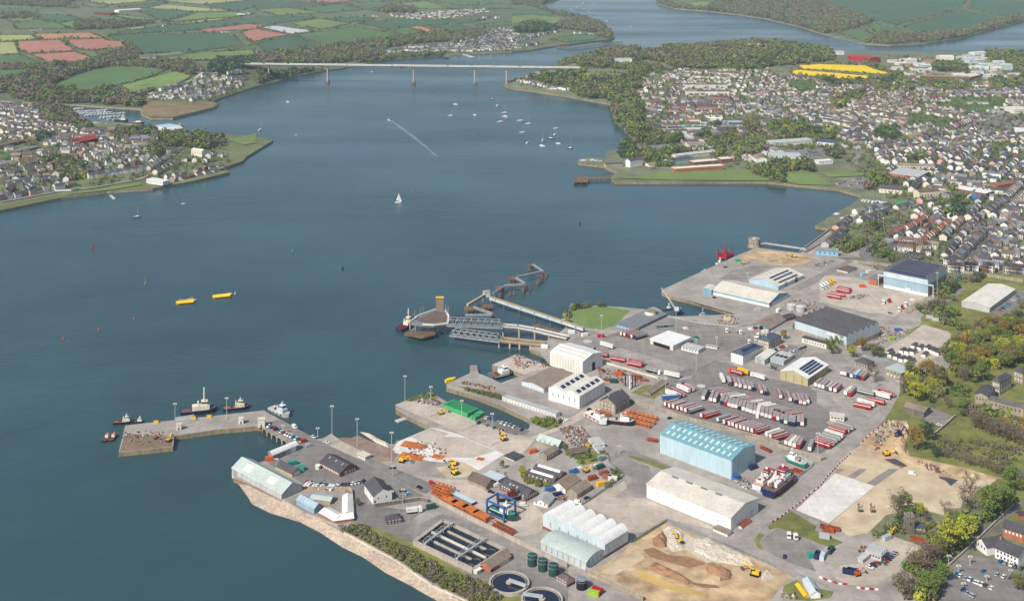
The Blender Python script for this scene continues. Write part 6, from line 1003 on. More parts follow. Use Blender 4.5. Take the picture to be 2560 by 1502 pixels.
# ------------------------------------------------------------ lamp masts
def mast(r, x, yb, yt, label, d=.42):
    p = gq(r, x, yb); h = zat(0, q(r, x, yt)[1], p.y)-p.z; e = empty('light_mast', p,0, label,'light mast','tall lamp masts'); cyl(e,'pole','lightgrey',(0,0, h/2), d, h,8); box(e,'lamp_head','lightgrey',(0,0, h),(2.4,.6,.5))
    for s in (-1,1): box(e,'floodlight','offwhite',(s*1.,-.4, h - .3),(.7,.5,.5))
    box(e,'foot','concrete',(0,0,.2),(1.2,1.2,.6))
for a in (('H',935,668,425,'lamp mast on the jetty left of the big tug'),('H',1443,575,370,'lamp mast on the jetty between the two tugs'),('_',830,1087,1014,'tall lamp mast at the jetty root by the slip'),('_',893,1115,1046,'tall lamp mast on the pale pad beside the slip'),('_',979,1155,1080,'tall lamp mast beside the first digger'),('M',235,605,310,'lamp mast at the tip of the quay with green containers'),('M',525,765,430,'lamp mast in the middle of the container quay'),('M',870,930,585,'lamp mast in front of the green containers'),('M',1212,1090,730,'lamp mast by the quay car park'),('N',105,335,35,'lamp mast in front of the green mound'),('K',404,1222,935,'tall lamp mast behind the lorry canopy'),('N',1168,660,300,'tall lamp mast at the lorry lane junction'),('O',818,870,680,'lamp mast behind the bare tree by the trailers'),('O',1100,955,770,'lamp mast at the right end of the trailer yard'),('U',1813,600,365,'lamp mast at the near corner of the lorry park'),('K',858,1370,1265,'short lamp mast beside the open lorry yard'),('K',1205,655,545,'brown lamp mast left of the solar-banded warehouse'),('I',660,150,55,'short lamp mast over the jetty parking bays'),('I',1050,185,85,'short lamp mast where the jetty meets the yard'),('I',587,545,430,'lamp mast beside the small stone store'),('I',1880,930,790,'lamp mast beside the white old house'),('I',2005,935,770,'white flagpole mast on the bank below the house'),('I',1888,630,510,'lamp mast at the corner of the parking bays'),('L',1445,905,600,'dark tall pole at the right corner of the solar hangar'),('O',668,490,385,'lamp mast among trees by the hangar'),('O',1360,640,540,'lamp mast in front of the chalets'),('X',1490,970,850,'car park lamp nearest the bushes'),('X',1620,1110,985,'car park lamp among the dark parked cars'),('X',1780,985,860,'car park lamp in front of the white building'),('X',2010,1215,1125,'car park lamp in the middle rows'),('X',2330,1150,1045,'car park lamp near the right edge'),('X',1688,1290,1225,'car park lamp in the front row'),('G',1135,1075,960,'street lamp on the curved seafront road'),('O',1600,560,460,'lamp mast between chalets and trees'),('N',825,860,740,'lamp mast in front of the small chapel'),('S',1110,600,510,'lamp mast at the road bend by the teal warehouse')): mast(*a)
# ------------------------------------------------------------ walls and fences
def wall(r, xy, h, m, label, name='boundary_wall', w=.6, cat='wall'):
    pts = gl(r, *xy); o = pts[0]; e = empty(name, o,0, label, cat)
    for a, b in zip(pts, pts[1:]):
        d = b - a; c = (a + b)/2-o; an = math.atan2(d.y, d.x)
        if name == 'fence':
            n = max(2, int(d.length/4))
            for i in range(n + 1): p = a.lerp(b, i/n)-o; box(e,'post','steel',(p.x, p.y, h/2),(.14,.14, h), an)
            for z in (.25,.6,.95): box(e,'rail', m,(c.x, c.y, h*z),(d.length,.07,.1), an)
            for i in range(n):
                p = a.lerp(b,(i + .5)/n)-o; box(e,'panel', m,(p.x, p.y, h*.3),(d.length/n*.9,.04, h*.35), an)
        else:
            box(e,'wall_run', m,(c.x, c.y, h/2-.2),(d.length + w*.5, w, h + .4), an); box(e,'coping','concrete',(c.x, c.y, h + .1),(d.length + w*.5, w + .2,.2), an)
wall('Q',(985,345,1450,590,2200,960,2500,1105),2.6,'concrete','long wall between the treatment works and the boat yard'); wall('T',(740,1150,1300,1430,1380,1479),2.6,'stone','stone wall between the tanks and the digging site'); wall('N',(430,1010,1000,1190,1480,1310,2100,1479),2.2,'stone','long stone wall below the lorry park'); wall('U',(1000,420,1640,600,1850,680,1900,660),1.8,'stone','low wall at the near edge of the lorry park'); wall('L',(400,480,800,520,900,540),3,'stone','stone wall left of the solar hangar'); wall('L',(1600,590,2000,640,2500,720),3,'stone','stone dockyard wall facing the town'); wall('I',(1280,1190,900,1050,660,905),.9,'concrete','sea wall above the shingle', w=.9); wall('Q',(0,712,570,1022,1000,1312,1390,1490),.9,'paleconcrete','low pale sea wall below the green bank', w=.9)
wall('I',(940,775,1390,780,1430,800,1455,1090),1.8,'tan','tan yard wall around the white-roofed wings'); wall('I',(1690,975,2200,900,2290,920),2.4,'darkstone','dark retaining wall below the old white house'); wall('E',(530,870,550,905,700,905,775,885),1.6,'white','white garden wall on the left shore'); wall('G',(315,1295,600,1085,625,1075),1.4,'concrete','pale sea wall along the curved bay'); wall('W',(1290,480,1400,390,1580,230),1.6,'stone','tumbled stone wall beside the meadow'); wall('X',(1420,1070,1880,650,2380,170),1.2,'stone','roadside stone wall by the car park'); wall('O',(700,500,1000,560,1060,600),2.2,'greyblue','blue steel fence behind the old houses','fence'); wall('U',(860,900,1240,1080,1290,1100,1740,760,1760,720,1600,620),2.2,'bluegrey','grey mesh fence around the boats ashore','fence'); wall('S',(700,1180,960,1000,1165,850,1000,700,980,600),2.,'steel','mesh fence around the small works','fence'); wall('T',(1240,830,1650,580,2500,940),1.8,'steel','mesh fence around the digging site','fence'); wall('V',(0,840,250,940,620,1100),1.8,'steel','fence along the bend of the site road','fence'); wall('K',(310,1040,700,1120,1100,1160,1250,1130),2.2,'lightgrey','pale fence around the ferry yard','fence'); wall('N',(780,990,1000,1040),2.,'steel','short fence beside the blue trailer','fence'); wall('N',(110,565,740,745),1.6,'paleconcrete','low pale wall along the ferry lane')
# ------------------------------------------------------------ vehicles
def hd(r, x1, y1, x2, y2): a, b = gq(r, x1, y1), gq(r, x2, y2); return math.atan2(b.y - a.y, b.x - a.x)
def wheel(par, x, y, r=.5, w=.3): t = obj('wheel', ucyl(12),'tyre', par,(x, y, r),(R_(90),0,0),(2*r,2*r, w)); return t
TS = dict(rw=('red','red','grey'), rg=('lightgrey','red','grey'), r=('red','offwhite','grey'), w=('white','lightgrey','offwhite'), g=('lightgrey','midgrey','grey'), n=('navy','offwhite','grey'), b=('blue','blue','bluegrey'), k=('darkgrey','white','asbestos'), y=('yellow','yellow','yellow'), p=('pink','red','asbestos'))
TN = dict(rw='white and red', rg='grey and red', r='red', w='white', g='grey', n='navy blue', b='bright blue', k='dark', y='yellow', p='pinkish')
def trailer(p, rz, st, label, group, L=13.6, cab=None, H=2.75, end=None):
    """p the middle of the near end on the ground, rz points along the trailer"""
    e = empty('lorry' if cab else 'semi_trailer',(p.x, p.y, p.z + .1), rz, label,'lorry' if cab else 'trailer', group); bm, sm, rm = TS[st]; W = 2.55; z0 = 1.15
    box(e,'body', bm,(L/2,0, z0+H/2),(L, W, H)); box(e,'roof', rm,(L/2,0, z0+H + .04),(L + .06, W + .06,.1))
    for s in (-1,1):
        box(e,'side_stripe', sm,(L/2, s*(W/2+.02), z0+(H*.5 if st in ('rw','rg','p') else H*.62)),(L*.97,.05, H*(.55 if st in ('rw','rg','p') else .22)))
        if st == 'rw': box(e,'side_band','white',(L*.45, s*(W/2+.05), z0+H*.62),(L*.7,.04, H*.2))
    box(e,'rear_door', end or ('white' if st in ('rw','rg','g','p') else bm),(-.03,0, z0+H/2),(.08, W - .2, H - .15)); box(e,'bumper','red' if st[0] == 'r' else 'darkgrey',(0,0,.75),(.2, W - .2,.35))
    box(e,'chassis','darkgrey',(L/2,0,1.),(L - .4,1.2,.3))
    if st in ('rw','rg','r','p'):
        for s in (-1,1): box(e,'roof_rail','red',(L/2, s*(W/2-.02), z0+H + .02),(L,.26,.22))
    for x in (1.6,2.9,4.2):
        for s in (-1,1): wheel(e, x, s*1.05)
    if cab:
        box(e,'cab', cab,(L + 1.7,0,2.0),(2.2,2.4,2.9)); box(e,'windscreen','glass',(L + 2.82,0,2.5),(.08,2.1,1.)); box(e,'cab_roof', cab,(L + 1.4,0,3.6),(1.5,2.3,.5))
        for x in (L - 1.2, L + 1.9):
            for s in (-1,1): wheel(e, x, s*1.05)
    else:
        for s in (-1,1): box(e,'landing_leg','darkgrey',(L - 3, s*.9,.55),(.2,.2,1.1))
    return e
def trow(r, pts, h0, h1, sts, where, group):
    n = len(pts)
    for i,(x, y) in enumerate(pts):
        st = sts[i % len(sts)]; t = i/max(1, n - 1); trailer(gq(r, x, y), h0+(h1-h0)*t + random.gauss(0,.012), st,'%s trailer, %s from left %s' % (TN[st], nth(i), where), group, end={'n': 'navy'}.get(st), L=random.choice((13.6,13.6,13.2,12.2)), H=random.choice((2.75,2.75,2.55)))
g = 'parked semi-trailers'
trow('Z',[(810,145),(935,195),(1035,218),(1112,236),(1205,256),(1282,272),(1352,294),(1505,348),(1592,370),(1862,436),(2038,490),(2148,526),(2228,536),(2303,554),(2364,530)], hd('Z',815,145,765,40), hd('Z',2370,530,2325,430),['w','k','rg','p','g','rw','n','rw','n','rg','rg','n','rw','rg','rg'],'in the back row of the lorry park', g)
trow('Z',[(428,460),(565,490),(637,506),(765,545),(835,570),(905,585),(970,606),(1032,618),(1097,646),(1167,664),(1237,686),(1302,710),(1370,730),(1440,742),(1517,764),(1590,792),(1662,808),(1737,842),(1805,842),(1877,888),(1952,908),(2027,936),(2097,948),(2192,936),(2257,942)], hd('Z',428,460,470,370), hd('Z',2257,942,2262,850),['g','rg','g','n','r','g','rg','rg','n','rg','g','g','rg','w','g','rg','g','r','g','n','g','n','n','n','rg'],'in the long middle row', g)
a0 = hd('Z',540,345,800,310)
trow('Z',[(530+79.5*i,335+25.8*i) for i in range(19)], a0, a0+.05,['n','rg','rw','g','k','w','g','rg','rg','w','rg','w','w','rg','g','g','rg','rg','r'],'in the slanting row behind the middle one', g)
a0 = hd('U',100,80,290,25)
trow('U',[(100,78),(146,96),(190,104),(240,122),(284,132),(326,148),(372,160),(505,205),(542,214),(690,252),(760,280),(818,298),(858,308),(900,328),(945,338),(985,350),(1030,362),(1072,376),(1120,388),(1235,422),(1280,440),(1320,468)], a0, hd('U',1320,468,1490,415),['rw','rw','p','rw','rg','rg','k','rw','r','g','rw','rg','rw','rg','rw','rg','rw','rg','r','w','p','r'],'in the near row by the wall', g)
a0 = hd('U',1460,515,1560,430); trow('U',[(1455,515),(1500,530),(1548,545),(1595,558),(1720,586)], a0, a0+.25,['rg','w','p','r','g'],'in the near corner group', g)
a0 = hd('U',1950,552,1760,490); trow('U',[(1955,552),(1995,522),(2030,496),(2066,470),(2096,440),(2128,392),(2168,372),(2212,346)], a0, a0,['r','rg','g','g','w','r','rg','g'],'in the right-hand angled group', g)
a0 = hd('O',170,848,260,775); trow('O',[(172,848),(214,862),(256,872),(298,888),(340,896),(392,910),(508,944),(552,955)], a0, a0,['rg','g','rg','k','p','rw','w','r'],'beside the beige shed', g)
a0 = hd('O',470,716,550,640); trow('O',[(468,716),(502,724),(538,736),(574,746),(616,752),(660,764),(700,772)], a0, a0,['rw','g','n','rw','b','n','r'],'below the derelict stone house', g)
for r, x1, y1, x2, y2, st, lab in (('O',832,958,650,912,'k','dark trailer with yellow load in the right yard'),('O',1010,985,832,935,'w','white trailer at the right end of the yard'),('O',1058,962,880,905,'rw','red and white trailer behind the right-hand white one'),('O',948,1048,762,1000,'r','long red trailer in the middle of the right yard'),('O',838,1070,645,1020,'w','white trailer between the two long red ones'),('O',798,1100,610,1062,'r','nearest long red trailer in the right yard'),
                               ('N',240,418,92,375,'w','white trailer alone beside the ferry lanes'),('N',375,570,230,545,'r','red trailer alone in the ferry lane'),('N',560,628,410,600,'r','near red trailer of the ferry lane pair'),('N',585,605,440,575,'rw','far trailer of the ferry lane pair'),('N',985,745,820,708,'w','white trailer at the end of the ferry lane'),('N',180,515,20,475,'r','red trailer beside the tall white shed'),('N',30,445,-110,405,'n','navy trailer half hidden by the tall white shed'),
                               ('N',790,990,960,975,'b','bright blue trailer at the lorry park corner'),('N',985,975,850,925,'w','white trailer behind the bright blue one'),('N',1030,960,890,900,'rw','red and white trailer second behind the blue one'),('N',325,272,455,235,'rw','farthest of five trailers beside the canopy'),('N',362,280,490,243,'rw','second of five trailers beside the canopy'),('N',402,292,530,255,'r','middle of five trailers beside the canopy'),('N',442,302,570,266,'rw','fourth of five trailers beside the canopy'),('N',482,314,610,278,'n','navy nearest of five trailers beside the canopy'),
                               ('L',90,902,250,935,'r','nearest red trailer in the hangar yard'),('L',140,878,300,905,'r','second red trailer in the hangar yard'),('L',205,832,350,862,'r','third red trailer in the hangar yard'),('L',225,810,370,838,'rw','farthest red trailer in the hangar yard')):
    p1, p2 = gq(r, x1, y1), gq(r, x2, y2); trailer(p1, math.atan2(p2.y - p1.y, p2.x - p1.x), st, lab, g)
for r, x1, y1, x2, y2, st, cab, lab in (('N',1090,915,985,865,'w','white','white lorry with cab parked by the lorry park entrance'),('N',1140,900,1040,850,'p','navy','pinkish lorry with dark cab beside the white lorry'),('N',1755,710,1590,655,'y','orange','bright yellow lorry beside the white office'),('N',1690,722,1545,680,'r','orange','red lorry in front of the yellow one'),('N',1940,770,1790,722,'w','white','white tipper lorry behind the yellow lorry'),('N',610,665,770,705,'k','white','dark flatbed lorry driving down the ferry lane')):
    p1, p2 = gq(r, x1, y1), gq(r, x2, y2); trailer(p1, math.atan2(p2.y - p1.y, p2.x - p1.x), st, lab,'lorries with cabs',10.5, cab)
def tractor(r, x, y, rz, m, label):
    p = gq(r, x, y); e = empty('tractor_unit',(p.x, p.y, p.z + .1), rz, label,'lorry','cab units without trailers'); box(e,'cab', m,(2.4,0,2.1),(2.2,2.4,3)); box(e,'windscreen','glass',(3.52,0,2.6),(.08,2.1,1.)); box(e,'chassis','darkgrey',(-.2,0,.95),(4.6,1.3,.4)); box(e,'fifth_wheel','black',(-1.,0,1.3),(1.2,1.2,.2)); box(e,'wind_deflector', m,(2.1,0,3.8),(1.4,2.2,.6))
    for x_ in (-1.5,2.6):
        for s in (-1,1): wheel(e, x_, s*1.05)
for r, x, y, m, l in (('K',965,1210,'white','white lorry cab left of two in the open yard'),('K',1115,1230,'white','white lorry cab right of two in the open yard'),('K',1335,1265,'white','white lorry cab behind the stone office'),('K',1290,1300,'white','white lorry cab next to the stone office corner'),('K',1215,1335,'white','white lorry cab near the white office'),('K',635,1290,'seagreen','green lorry cab beside the small white office'),('L',790,980,'white','white lorry cab alone in the hangar yard'),('L',845,960,'red','red lorry cab alone in the hangar yard'),('L',975,1070,'white','nearest white lorry cab by the rubble bank'),('L',1015,1040,'red','red lorry cab between white ones by the rubble'),('L',1065,1005,'white','far white lorry cab by the rubble bank'),('V',775,760,'white','left white lorry cab in the near yard'),('V',830,775,'white','right white lorry cab in the near yard')): tractor(r, x, y, random.uniform(-2.4,-1.2), m, l)
# cars
def car_mesh(van=False):
    P_ = [(-2.1,.35),(-2.15,.8),(-1.9,.95),(1.,.95),(2.,.78),(2.15,.55),(2.1,.3)] if not van else [(-2.5,.35),(-2.55,2.),(-2.4,2.15),(1.2,2.15),(1.9,1.2),(2.5,1.),(2.55,.35)]
    V = [(x, s*(.88 if not van else .98), z) for s in (-1,1) for x, z in P_]; n = len(P_); F = [tuple(range(n))[::-1], tuple(range(n,2*n))] + [(i,(i + 1) % n, n + (i + 1) % n, n + i) for i in range(n)]
    F[0], F[1] = F[1], F[0]; me = mesh('car_body', V, F); bm = bmesh.new(); bm.from_mesh(me); bmesh.ops.recalc_face_normals(bm, faces=bm.faces); bm.to_mesh(me); bm.free(); return me
def cab_mesh():
    V = [(-1.75, s*.8,.95) for s in (-1,1)] + [(-1.25, s*.68,1.45) for s in (-1,1)] + [(.3, s*.68,1.45) for s in (-1,1)] + [(1.05, s*.8,.95) for s in (-1,1)]
    return mesh('car_cabin', V,[(0,1,3,2),(2,3,5,4),(4,5,7,6),(0,2,4,6),(7,5,3,1)])
CARB, VANB, CABM = car_mesh(), car_mesh(True), cab_mesh()
CC = ['white'] * 5 + ['silver'] * 4 + ['black'] * 4 + ['darkgrey'] * 3 + ['navy'] * 3 + ['red'] * 2 + ['blue'] * 2 + ['darkred','seagreen']
CN = dict(silver='silver', darkgrey='dark grey', navy='navy', darkred='maroon', seagreen='green')
def car(p, rz, m, label, group=None, van=False):
    e = empty('van' if van else 'car',(p.x, p.y, p.z + .14), rz, label,'van' if van else 'car', group); obj('body', VANB if van else CARB, m, e)
    if van: box(e,'windscreen','glass',(1.6,0,1.72),(.1,1.7,.7), rot=(0,-.9,0)); box(e,'side_window','glass',(.8,0,1.6),(.8,1.98,.5))
    else: obj('glasshouse', CABM,'glass', e); box(e,'roof', m,(-.48,0,1.47),(1.5,1.32,.06))
    for x in (-1.3,1.3):
        for s in (-1,1): wheel(e, x, s*.8,.32,.22)
def cars(r, x1, y1, x2, y2, n, h, where, keep=1., van=0., cols=None):
    a, b = gq(r, x1, y1), gq(r, x2, y2); k = 0
    for i in range(n):
        if random.random() > keep: continue
        m = random.choice(cols or CC); p = a.lerp(b, i/max(1, n - 1)); car(p + Vector((random.gauss(0,.15), random.gauss(0,.15),0)), h + random.choice((0, math.pi))+random.gauss(0,.04), m,'%s car, %s from left %s' % (CN.get(m, m), nth(k), where),'cars ' + where, random.random() < van); k += 1
cars('I',500,75,870,240,14, hd('I',700,180,760,140),'parked along the jetty arches'); cars('I',930,705,1180,745,6, hd('I',930,715,980,685),'in the yard boat line'); cars('I',1280,745,1560,695,8, hd('I',1500,720,1530,690),'parked below the brick hall')
cars('M',1150,785,1590,935,11, hd('M',1240,840,1290,800),'in the far row of the quay car park',.75); cars('M',1065,845,1360,945,8, hd('M',1090,860,1140,825),'in the near row of the quay car park',.5); cars('X',1560,1110,2070,1310,13, hd('X',1540,1120,1600,1060),'in the middle row of the corner car park',.8); cars('X',1960,1075,2440,1200,11, hd('X',1940,1090,2000,1040),'in the far row of the corner car park',.6); cars('X',1690,1330,1830,1420,5, hd('X',1690,1340,1750,1290),'in the near row of the corner car park'); cars('X',2200,945,2480,1040,5, hd('X',2300,1020,2340,980),'in front of the white building',.9)
cars('V',1680,1110,1760,1060,3, hd('V',1700,1110,1770,1140),'below the grey cabins'); cars('V',1830,1060,1960,940,6, hd('V',1840,1050,1890,1080),'right of the grey cabins'); cars('N',1990,610,2090,660,4, hd('N',2010,600,2060,640),'beside the beige shed',.9); cars('N',2060,430,2170,380,5, hd('N',2050,420,2080,450),'left in the office car park'); cars('N',2230,450,2390,400,5, hd('N',2230,450,2270,430),'right in the office car park'); cars('K',210,1160,360,1150,5,0.2,'in the ferry yard'); cars('L',2220,1070,2440,900,8, hd('L',2300,1000,2350,1010),'beside the grey-white warehouse',.8)
cars('G',680,635,960,570,12, hd('G',700,620,730,640),'in the far row of the bay car park',.8); cars('G',760,660,980,610,9, hd('G',700,620,730,640),'in the near row of the bay car park',.7); cars('G',380,340,540,310,9,1.2,'at the retail park back row',.9); cars('G',350,365,520,345,9,1.2,'at the retail park front row',.8)
for i, y in enumerate((1140,1165,1190,1215,1240,1262,1285)): cars('D',2120-i*18, y + 20,2500, y,18,1.35,'in superstore parking row %s' % ORD[i],.75)
for r, x, y, h, m, v, l in (('I',790,85,-.9,'white',1,'white van on the jetty road'),('I',1000,195,-.8,'white',0,'white car at the jetty root'),('I',1150,255,-.3,'white',0,'white car beside the pale pad'),('I',895,245,.5,'red',1,'red van beside the barrel-roofed shed'),('I',955,295,.5,'silver',1,'silver van in the asphalt yard'),('I',1890,540,.1,'black',0,'black car at the corner of the empty bays'),('I',2330,725,-.9,'red',1,'red van at the end of the empty bays'),('I',2190,760,-.6,'black',0,'black car alone in the empty bays'),('I',2065,835,.6,'skyblue',0,'light blue car below the white house'),('I',2000,800,.3,'navy',0,'dark blue car right of the white house'),('Q',1645,265,-.4,'navy',0,'dark blue car by the stone works'),('Q',1715,195,.5,'white',1,'white van between the two slate works'),('V',725,990,1.2,'navy',0,'navy car alone in the near yard'),('W',990,1020,-.4,'white',1,'white van on the bare building site'),('N',870,1195,.6,'darkgreen',0,'dark car in the yard behind the orange trusses'),('N',1050,195,.1,'white',1,'white van in the ferry yard'),('L',1140,950,0,'white',1,'white minibus in front of the solar hangar'),('L',865,1105,-.2,'blue',0,'blue car near the bend of the hangar yard'),('K',1240,1190,0,'white',1,'white van beside the teal-fronted workshop'),('K',1300,1175,.1,'red',1,'red van beside the teal-fronted workshop'),('K',960,490,.2,'black',0,'dark pickup on the open quay'),('K',835,830,.1,'black',0,'dark car beside the blue annex'),('W',1360,345,-.4,'white',0,'white car by the tumbled stone wall'),('S',775,110,.8,'black',0,'black car on the road by the boat hall'),('S',650,1160,-.4,'white',1,'white van behind the six-bay factory'),('S',750,1105,.6,'navy',0,'dark blue car by the works fence'),('S',40,1185,.1,'white',1,'white pickup by the small white workshop'),('Z',1425,770,1.5,'white',1,'white van in front of the middle trailer row')): car(gq(r, x, y), h, m, l, None, v)
for i, u in enumerate((660,720,770,842,868,980,1120,1180,1240,1300,1345,1385)):
    p = bridge_at(u); m = random.choice(CC); car(Vector((p.x, p.y - 3+6*(i % 2),44.5-2*(u - 600)/830)), BR_RZ, m,'%s vehicle crossing the bridge, %s from left' % (CN.get(m, m), nth(i)),'vehicles on the bridge', i % 3 == 0)
# coaches
for i,(x, y) in enumerate(((35,812),(72,797),(108,782),(140,762),(172,742))):
    m = 'white' if i < 3 else 'yellow'; h = hd('L',60,810,0,740); p = gq('L', x, y); e = empty('coach',(p.x, p.y, p.z + .1), h,'%s coach, %s from left in the hangar yard row' % (m, nth(i)),'coach','coaches in a row'); box(e,'body', m,(5.5,0,1.75),(11,2.5,2.8)); box(e,'window_band','glass',(5.5,0,2.2),(10.4,2.56,.9)); box(e,'roof', m,(5.5,0,3.2),(10.8,2.3,.15)); box(e,'windscreen','glass',(0,0,2.2),(.1,2.2,1.2))
    for x_ in (2.2,8.6):
        for s in (-1,1): wheel(e, x_, s*1.05)
# ------------------------------------------------------------ boats
def hull_mesh(L, W, H, bow=.35, stern=.8):
    ns = 9; V = []
    for i in range(ns):
        t = i/(ns - 1); x = L*(t - .5); w = W/2*(stern + (1-stern)*min(1, t/.3))*(1 if t < 1-bow else max(.02, math.sqrt(max(0,1-((t - 1+bow)/bow) ** 2)))); sh = H*(1+.35*max(0,(t - .6)/.4) ** 2)
        V += [(x,-w, sh),(x - (0 if t < .9 else L*.03),-w*.75,-.5),(x - (0 if t < .9 else L*.03), w*.75,-.5),(x, w, sh)]
    F = []
    for i in range(ns - 1):
        a, b = 4*i,4*i + 4; F += [(a, a + 1, b + 1, b),(a + 1, a + 2, b + 2, b + 1),(a + 2, a + 3, b + 3, b + 2)]
    F += [(0,3,2,1)]; me = mesh('hull', V, F); D = []; dv = []
    for i in range(ns): dv += [(V[4*i][0], V[4*i][1] * .93, V[4*i][2] - H*.12),(V[4*i + 3][0], V[4*i + 3][1] * .93, V[4*i + 3][2] - H*.12)]
    dk = mesh('deck', dv,[(2*i,2*i + 2,2*i + 3,2*i + 1) for i in range(ns - 1)])
    for m in (me,):
        bm = bmesh.new(); bm.from_mesh(m); bmesh.ops.recalc_face_normals(bm, faces=bm.faces); bm.to_mesh(m); bm.free()
    return me, dk
_HU = {}
def hull(L, W, H, **k):
    key = (round(L,1), round(W,1), round(H,1), tuple(k.items()))
    if key not in _HU: _HU[key] = hull_mesh(L, W, H, **k)
    return _HU[key]
def yacht(p, rz, label, group=None, L=9., hm='hull_white', mast=True, cab='hull_white', z=0., sails=False):
    e = empty('sailing_boat' if mast else 'motor_boat',(p.x, p.y, z), rz, label,'boat', group); h, d = hull(L, L*.3, L*.11); obj('hull', h, hm, e); obj('deck', d,'offwhite', e); box(e,'cabin', cab,(L*.02,0, L*.15),(L*.38, L*.17, L*.1))
    if mast: cyl(e,'mast','lightgrey',(L*.08,0, L*.75),.2, L*1.3,6); bar(e,'boom','canvas',(L*.06,0, L*.28),(-L*.32,0, L*.27),.3)
    else: box(e,'windscreen','glass',(L*.22,0, L*.17),(L*.05, L*.16, L*.08))
    if sails:
        obj('mainsail', mesh('mainsail',[(L*.06,.03, L*.3),(-L*.34,.25, L*.3),(L*.07,.03, L*1.35)],[(0,1,2)]),'white', e); obj('jib', mesh('jib',[(L*.1,.03, L*1.2),(L*.48,.03, L*.15),(L*.08,.4, L*.22)],[(0,1,2)]),'white', e)
    return e
MB = [('B',312,1005),('B',42,1280),('B',1137,712),('B',1915,1140),('B',1962,1030),('B',2153,1135),('B',2375,1040),('B',2452,1148),('B',2403,1200),('B',2445,1112),('C',160,1220),('C',103,1305),('C',152,1408),('C',305,1380),('C',383,1365),('C',297,1438),('C',420,1325),('C',455,1415),('C',572,1462),('E',1348,1152),('C',580,100),('C',605,112),('C',640,78),('C',708,92),('C',768,130),('C',805,150),('C',930,210),('C',1167,268),('C',700,35),('C',848,35),('C',808,55),('C',750,110)]
MB.sort(key=lambda t: q(*t)[0])
for i,(r, x, y) in enumerate(MB): yacht(P(*q(r, x, y)), random.choice((.3,1.2,2.5,-.6)),'white moored yacht, %s from left of those on the open estuary' % nth(i),'yachts moored on the estuary', random.uniform(9,12) if q(r, x, y)[1] > 40 else 13, random.choice(['hull_white','hull_white','hull_white','navy']))
for r, x, y, l, L in (('C',80,1190,'white motor cruiser moored among the yachts',12),('C',432,1265,'small white motor boat among the moored yachts',9),('E',1803,1022,'pale grey rowing boat off the left headland',6),('B',2320,980,'dark motor boat beside the moored yachts',9),('B',395,1328,'tiny white boat off the headland tip',5)): yacht(P(*q(r, x, y)),.3, l, None, L,'black' if 'dark' in l else 'hull_white', False)
yacht(P(996,507),.15,'white yacht under full sail in mid river', None,9.5, sails=True)
# speedboat and its wake
p = P(*q('B',1305,1185)); rz = math.atan2(*(P(*q('B',1305,1185))-P(*q('B',1700,1470))).yx[:2]); yacht(p, rz,'fast white launch trailing a long wake', None,11, mast=False)
foam = mat('wake_foam', S_('667d85'),.5,.35,.12, bigvar=.2); tag(obj('wake', mesh('wake',[(*P(*q('B', x, y))[:2],.06) for x, y in ((1310,1185),(1345,1190),(1420,1240),(1400,1255),(1560,1340),(1500,1330),(1680,1440),(1650,1440),(1790,1540),(1770,1545))],[(0,2,1),(0,3,2),(3,5,4,2),(5,7,6,4),(7,9,8,6)]), foam), kind='structure')
def workboat(r, x, y, rz, L, hm, cabm, label, mast=0., deckm='deck', z=0., tower=1, funnel=None, trim=None, W=None, dh=.34):
    p = P(*q(r, x, y), z); e = empty('workboat',(p.x, p.y, z), rz, label,'boat'); H = L*.11; h, d = hull(L, W or L*.32, H, bow=.3, stern=.9); obj('hull', h, hm, e); obj('deck', d, deckm, e)
    bw = (W or L*.32); big = dh > .5; box(e,'deckhouse', cabm,(L*(.29-dh/2),0, H + L*(.05 if not big else .03)),(L*dh, bw*.62, L*(.12 if not big else .07)))
    for i in range(14 if big else 0): box(e,'deck_gear', random.choice(('offwhite','terracotta','lightgrey','red','white')),(L*random.uniform(-.4,.3), bw*random.uniform(-.32,.32), H + L*random.uniform(.05,.09)),(L*random.uniform(.03,.09), bw*random.uniform(.08,.25), L*random.uniform(.02,.06)))
    H = H - L*.04 if big else H; box(e,'wheelhouse', cabm,(L*.15,0, H + L*.16),(L*.16, bw*.46, L*.11)); box(e,'window_band','glass',(L*.15,0, H + L*.175),(L*.165, bw*.47, L*.035)); box(e,'wheelhouse_roof', trim or cabm,(L*.15,0, H + L*.22),(L*.18, bw*.5, L*.015))
    for s in (-1,1): cyl(e,'funnel', funnel or cabm,(-L*.02, s*bw*.22, H + L*.14), L*.04, L*.12,8)
    if mast: cyl(e,'mast', cabm,(L*.14,0, H + L*.22+mast/2),.35*tower, mast,8); box(e,'mast_platform', cabm,(L*.14,0, H + L*.22+mast*.55),(1.2,1.6,.3)); box(e,'radar','white',(L*.14,0, H + L*.22+mast*.8),(.4,1.6,.25))
    cyl(e,'winch','darkred',(-L*.2,0, H + .5), L*.06, bw*.4,10,(R_(90),0,0))
    for i in range(4): cyl(e,'tyre_fender','tyre',(L*(-.35+.2*i),-bw*.5, H*.6),1.1,.35,10,(R_(90),0,0))
    if trim:
        for s in (-1,1): box(e,'rubbing_strip', trim,(-L*.1, s*bw*.5, H*.9),(L*.62,.18,.4))
    return e
j = hd('H',1000,580,1800,495)
workboat('H',1170,516, j,27,'navy','cream','big navy and cream tug with tall mast beside the jetty',10,'roofbrown', tower=3.2, dh=.48); workboat('H',1540,482, j,20,'navy','cream','smaller navy and cream tug on the jetty',2.5); workboat('H',1965,525, hd('H',1890,480,2060,560),23,'lightgrey','bluegrey','pale grey patrol boat at the jetty corner',3,'lightgrey', trim='white')
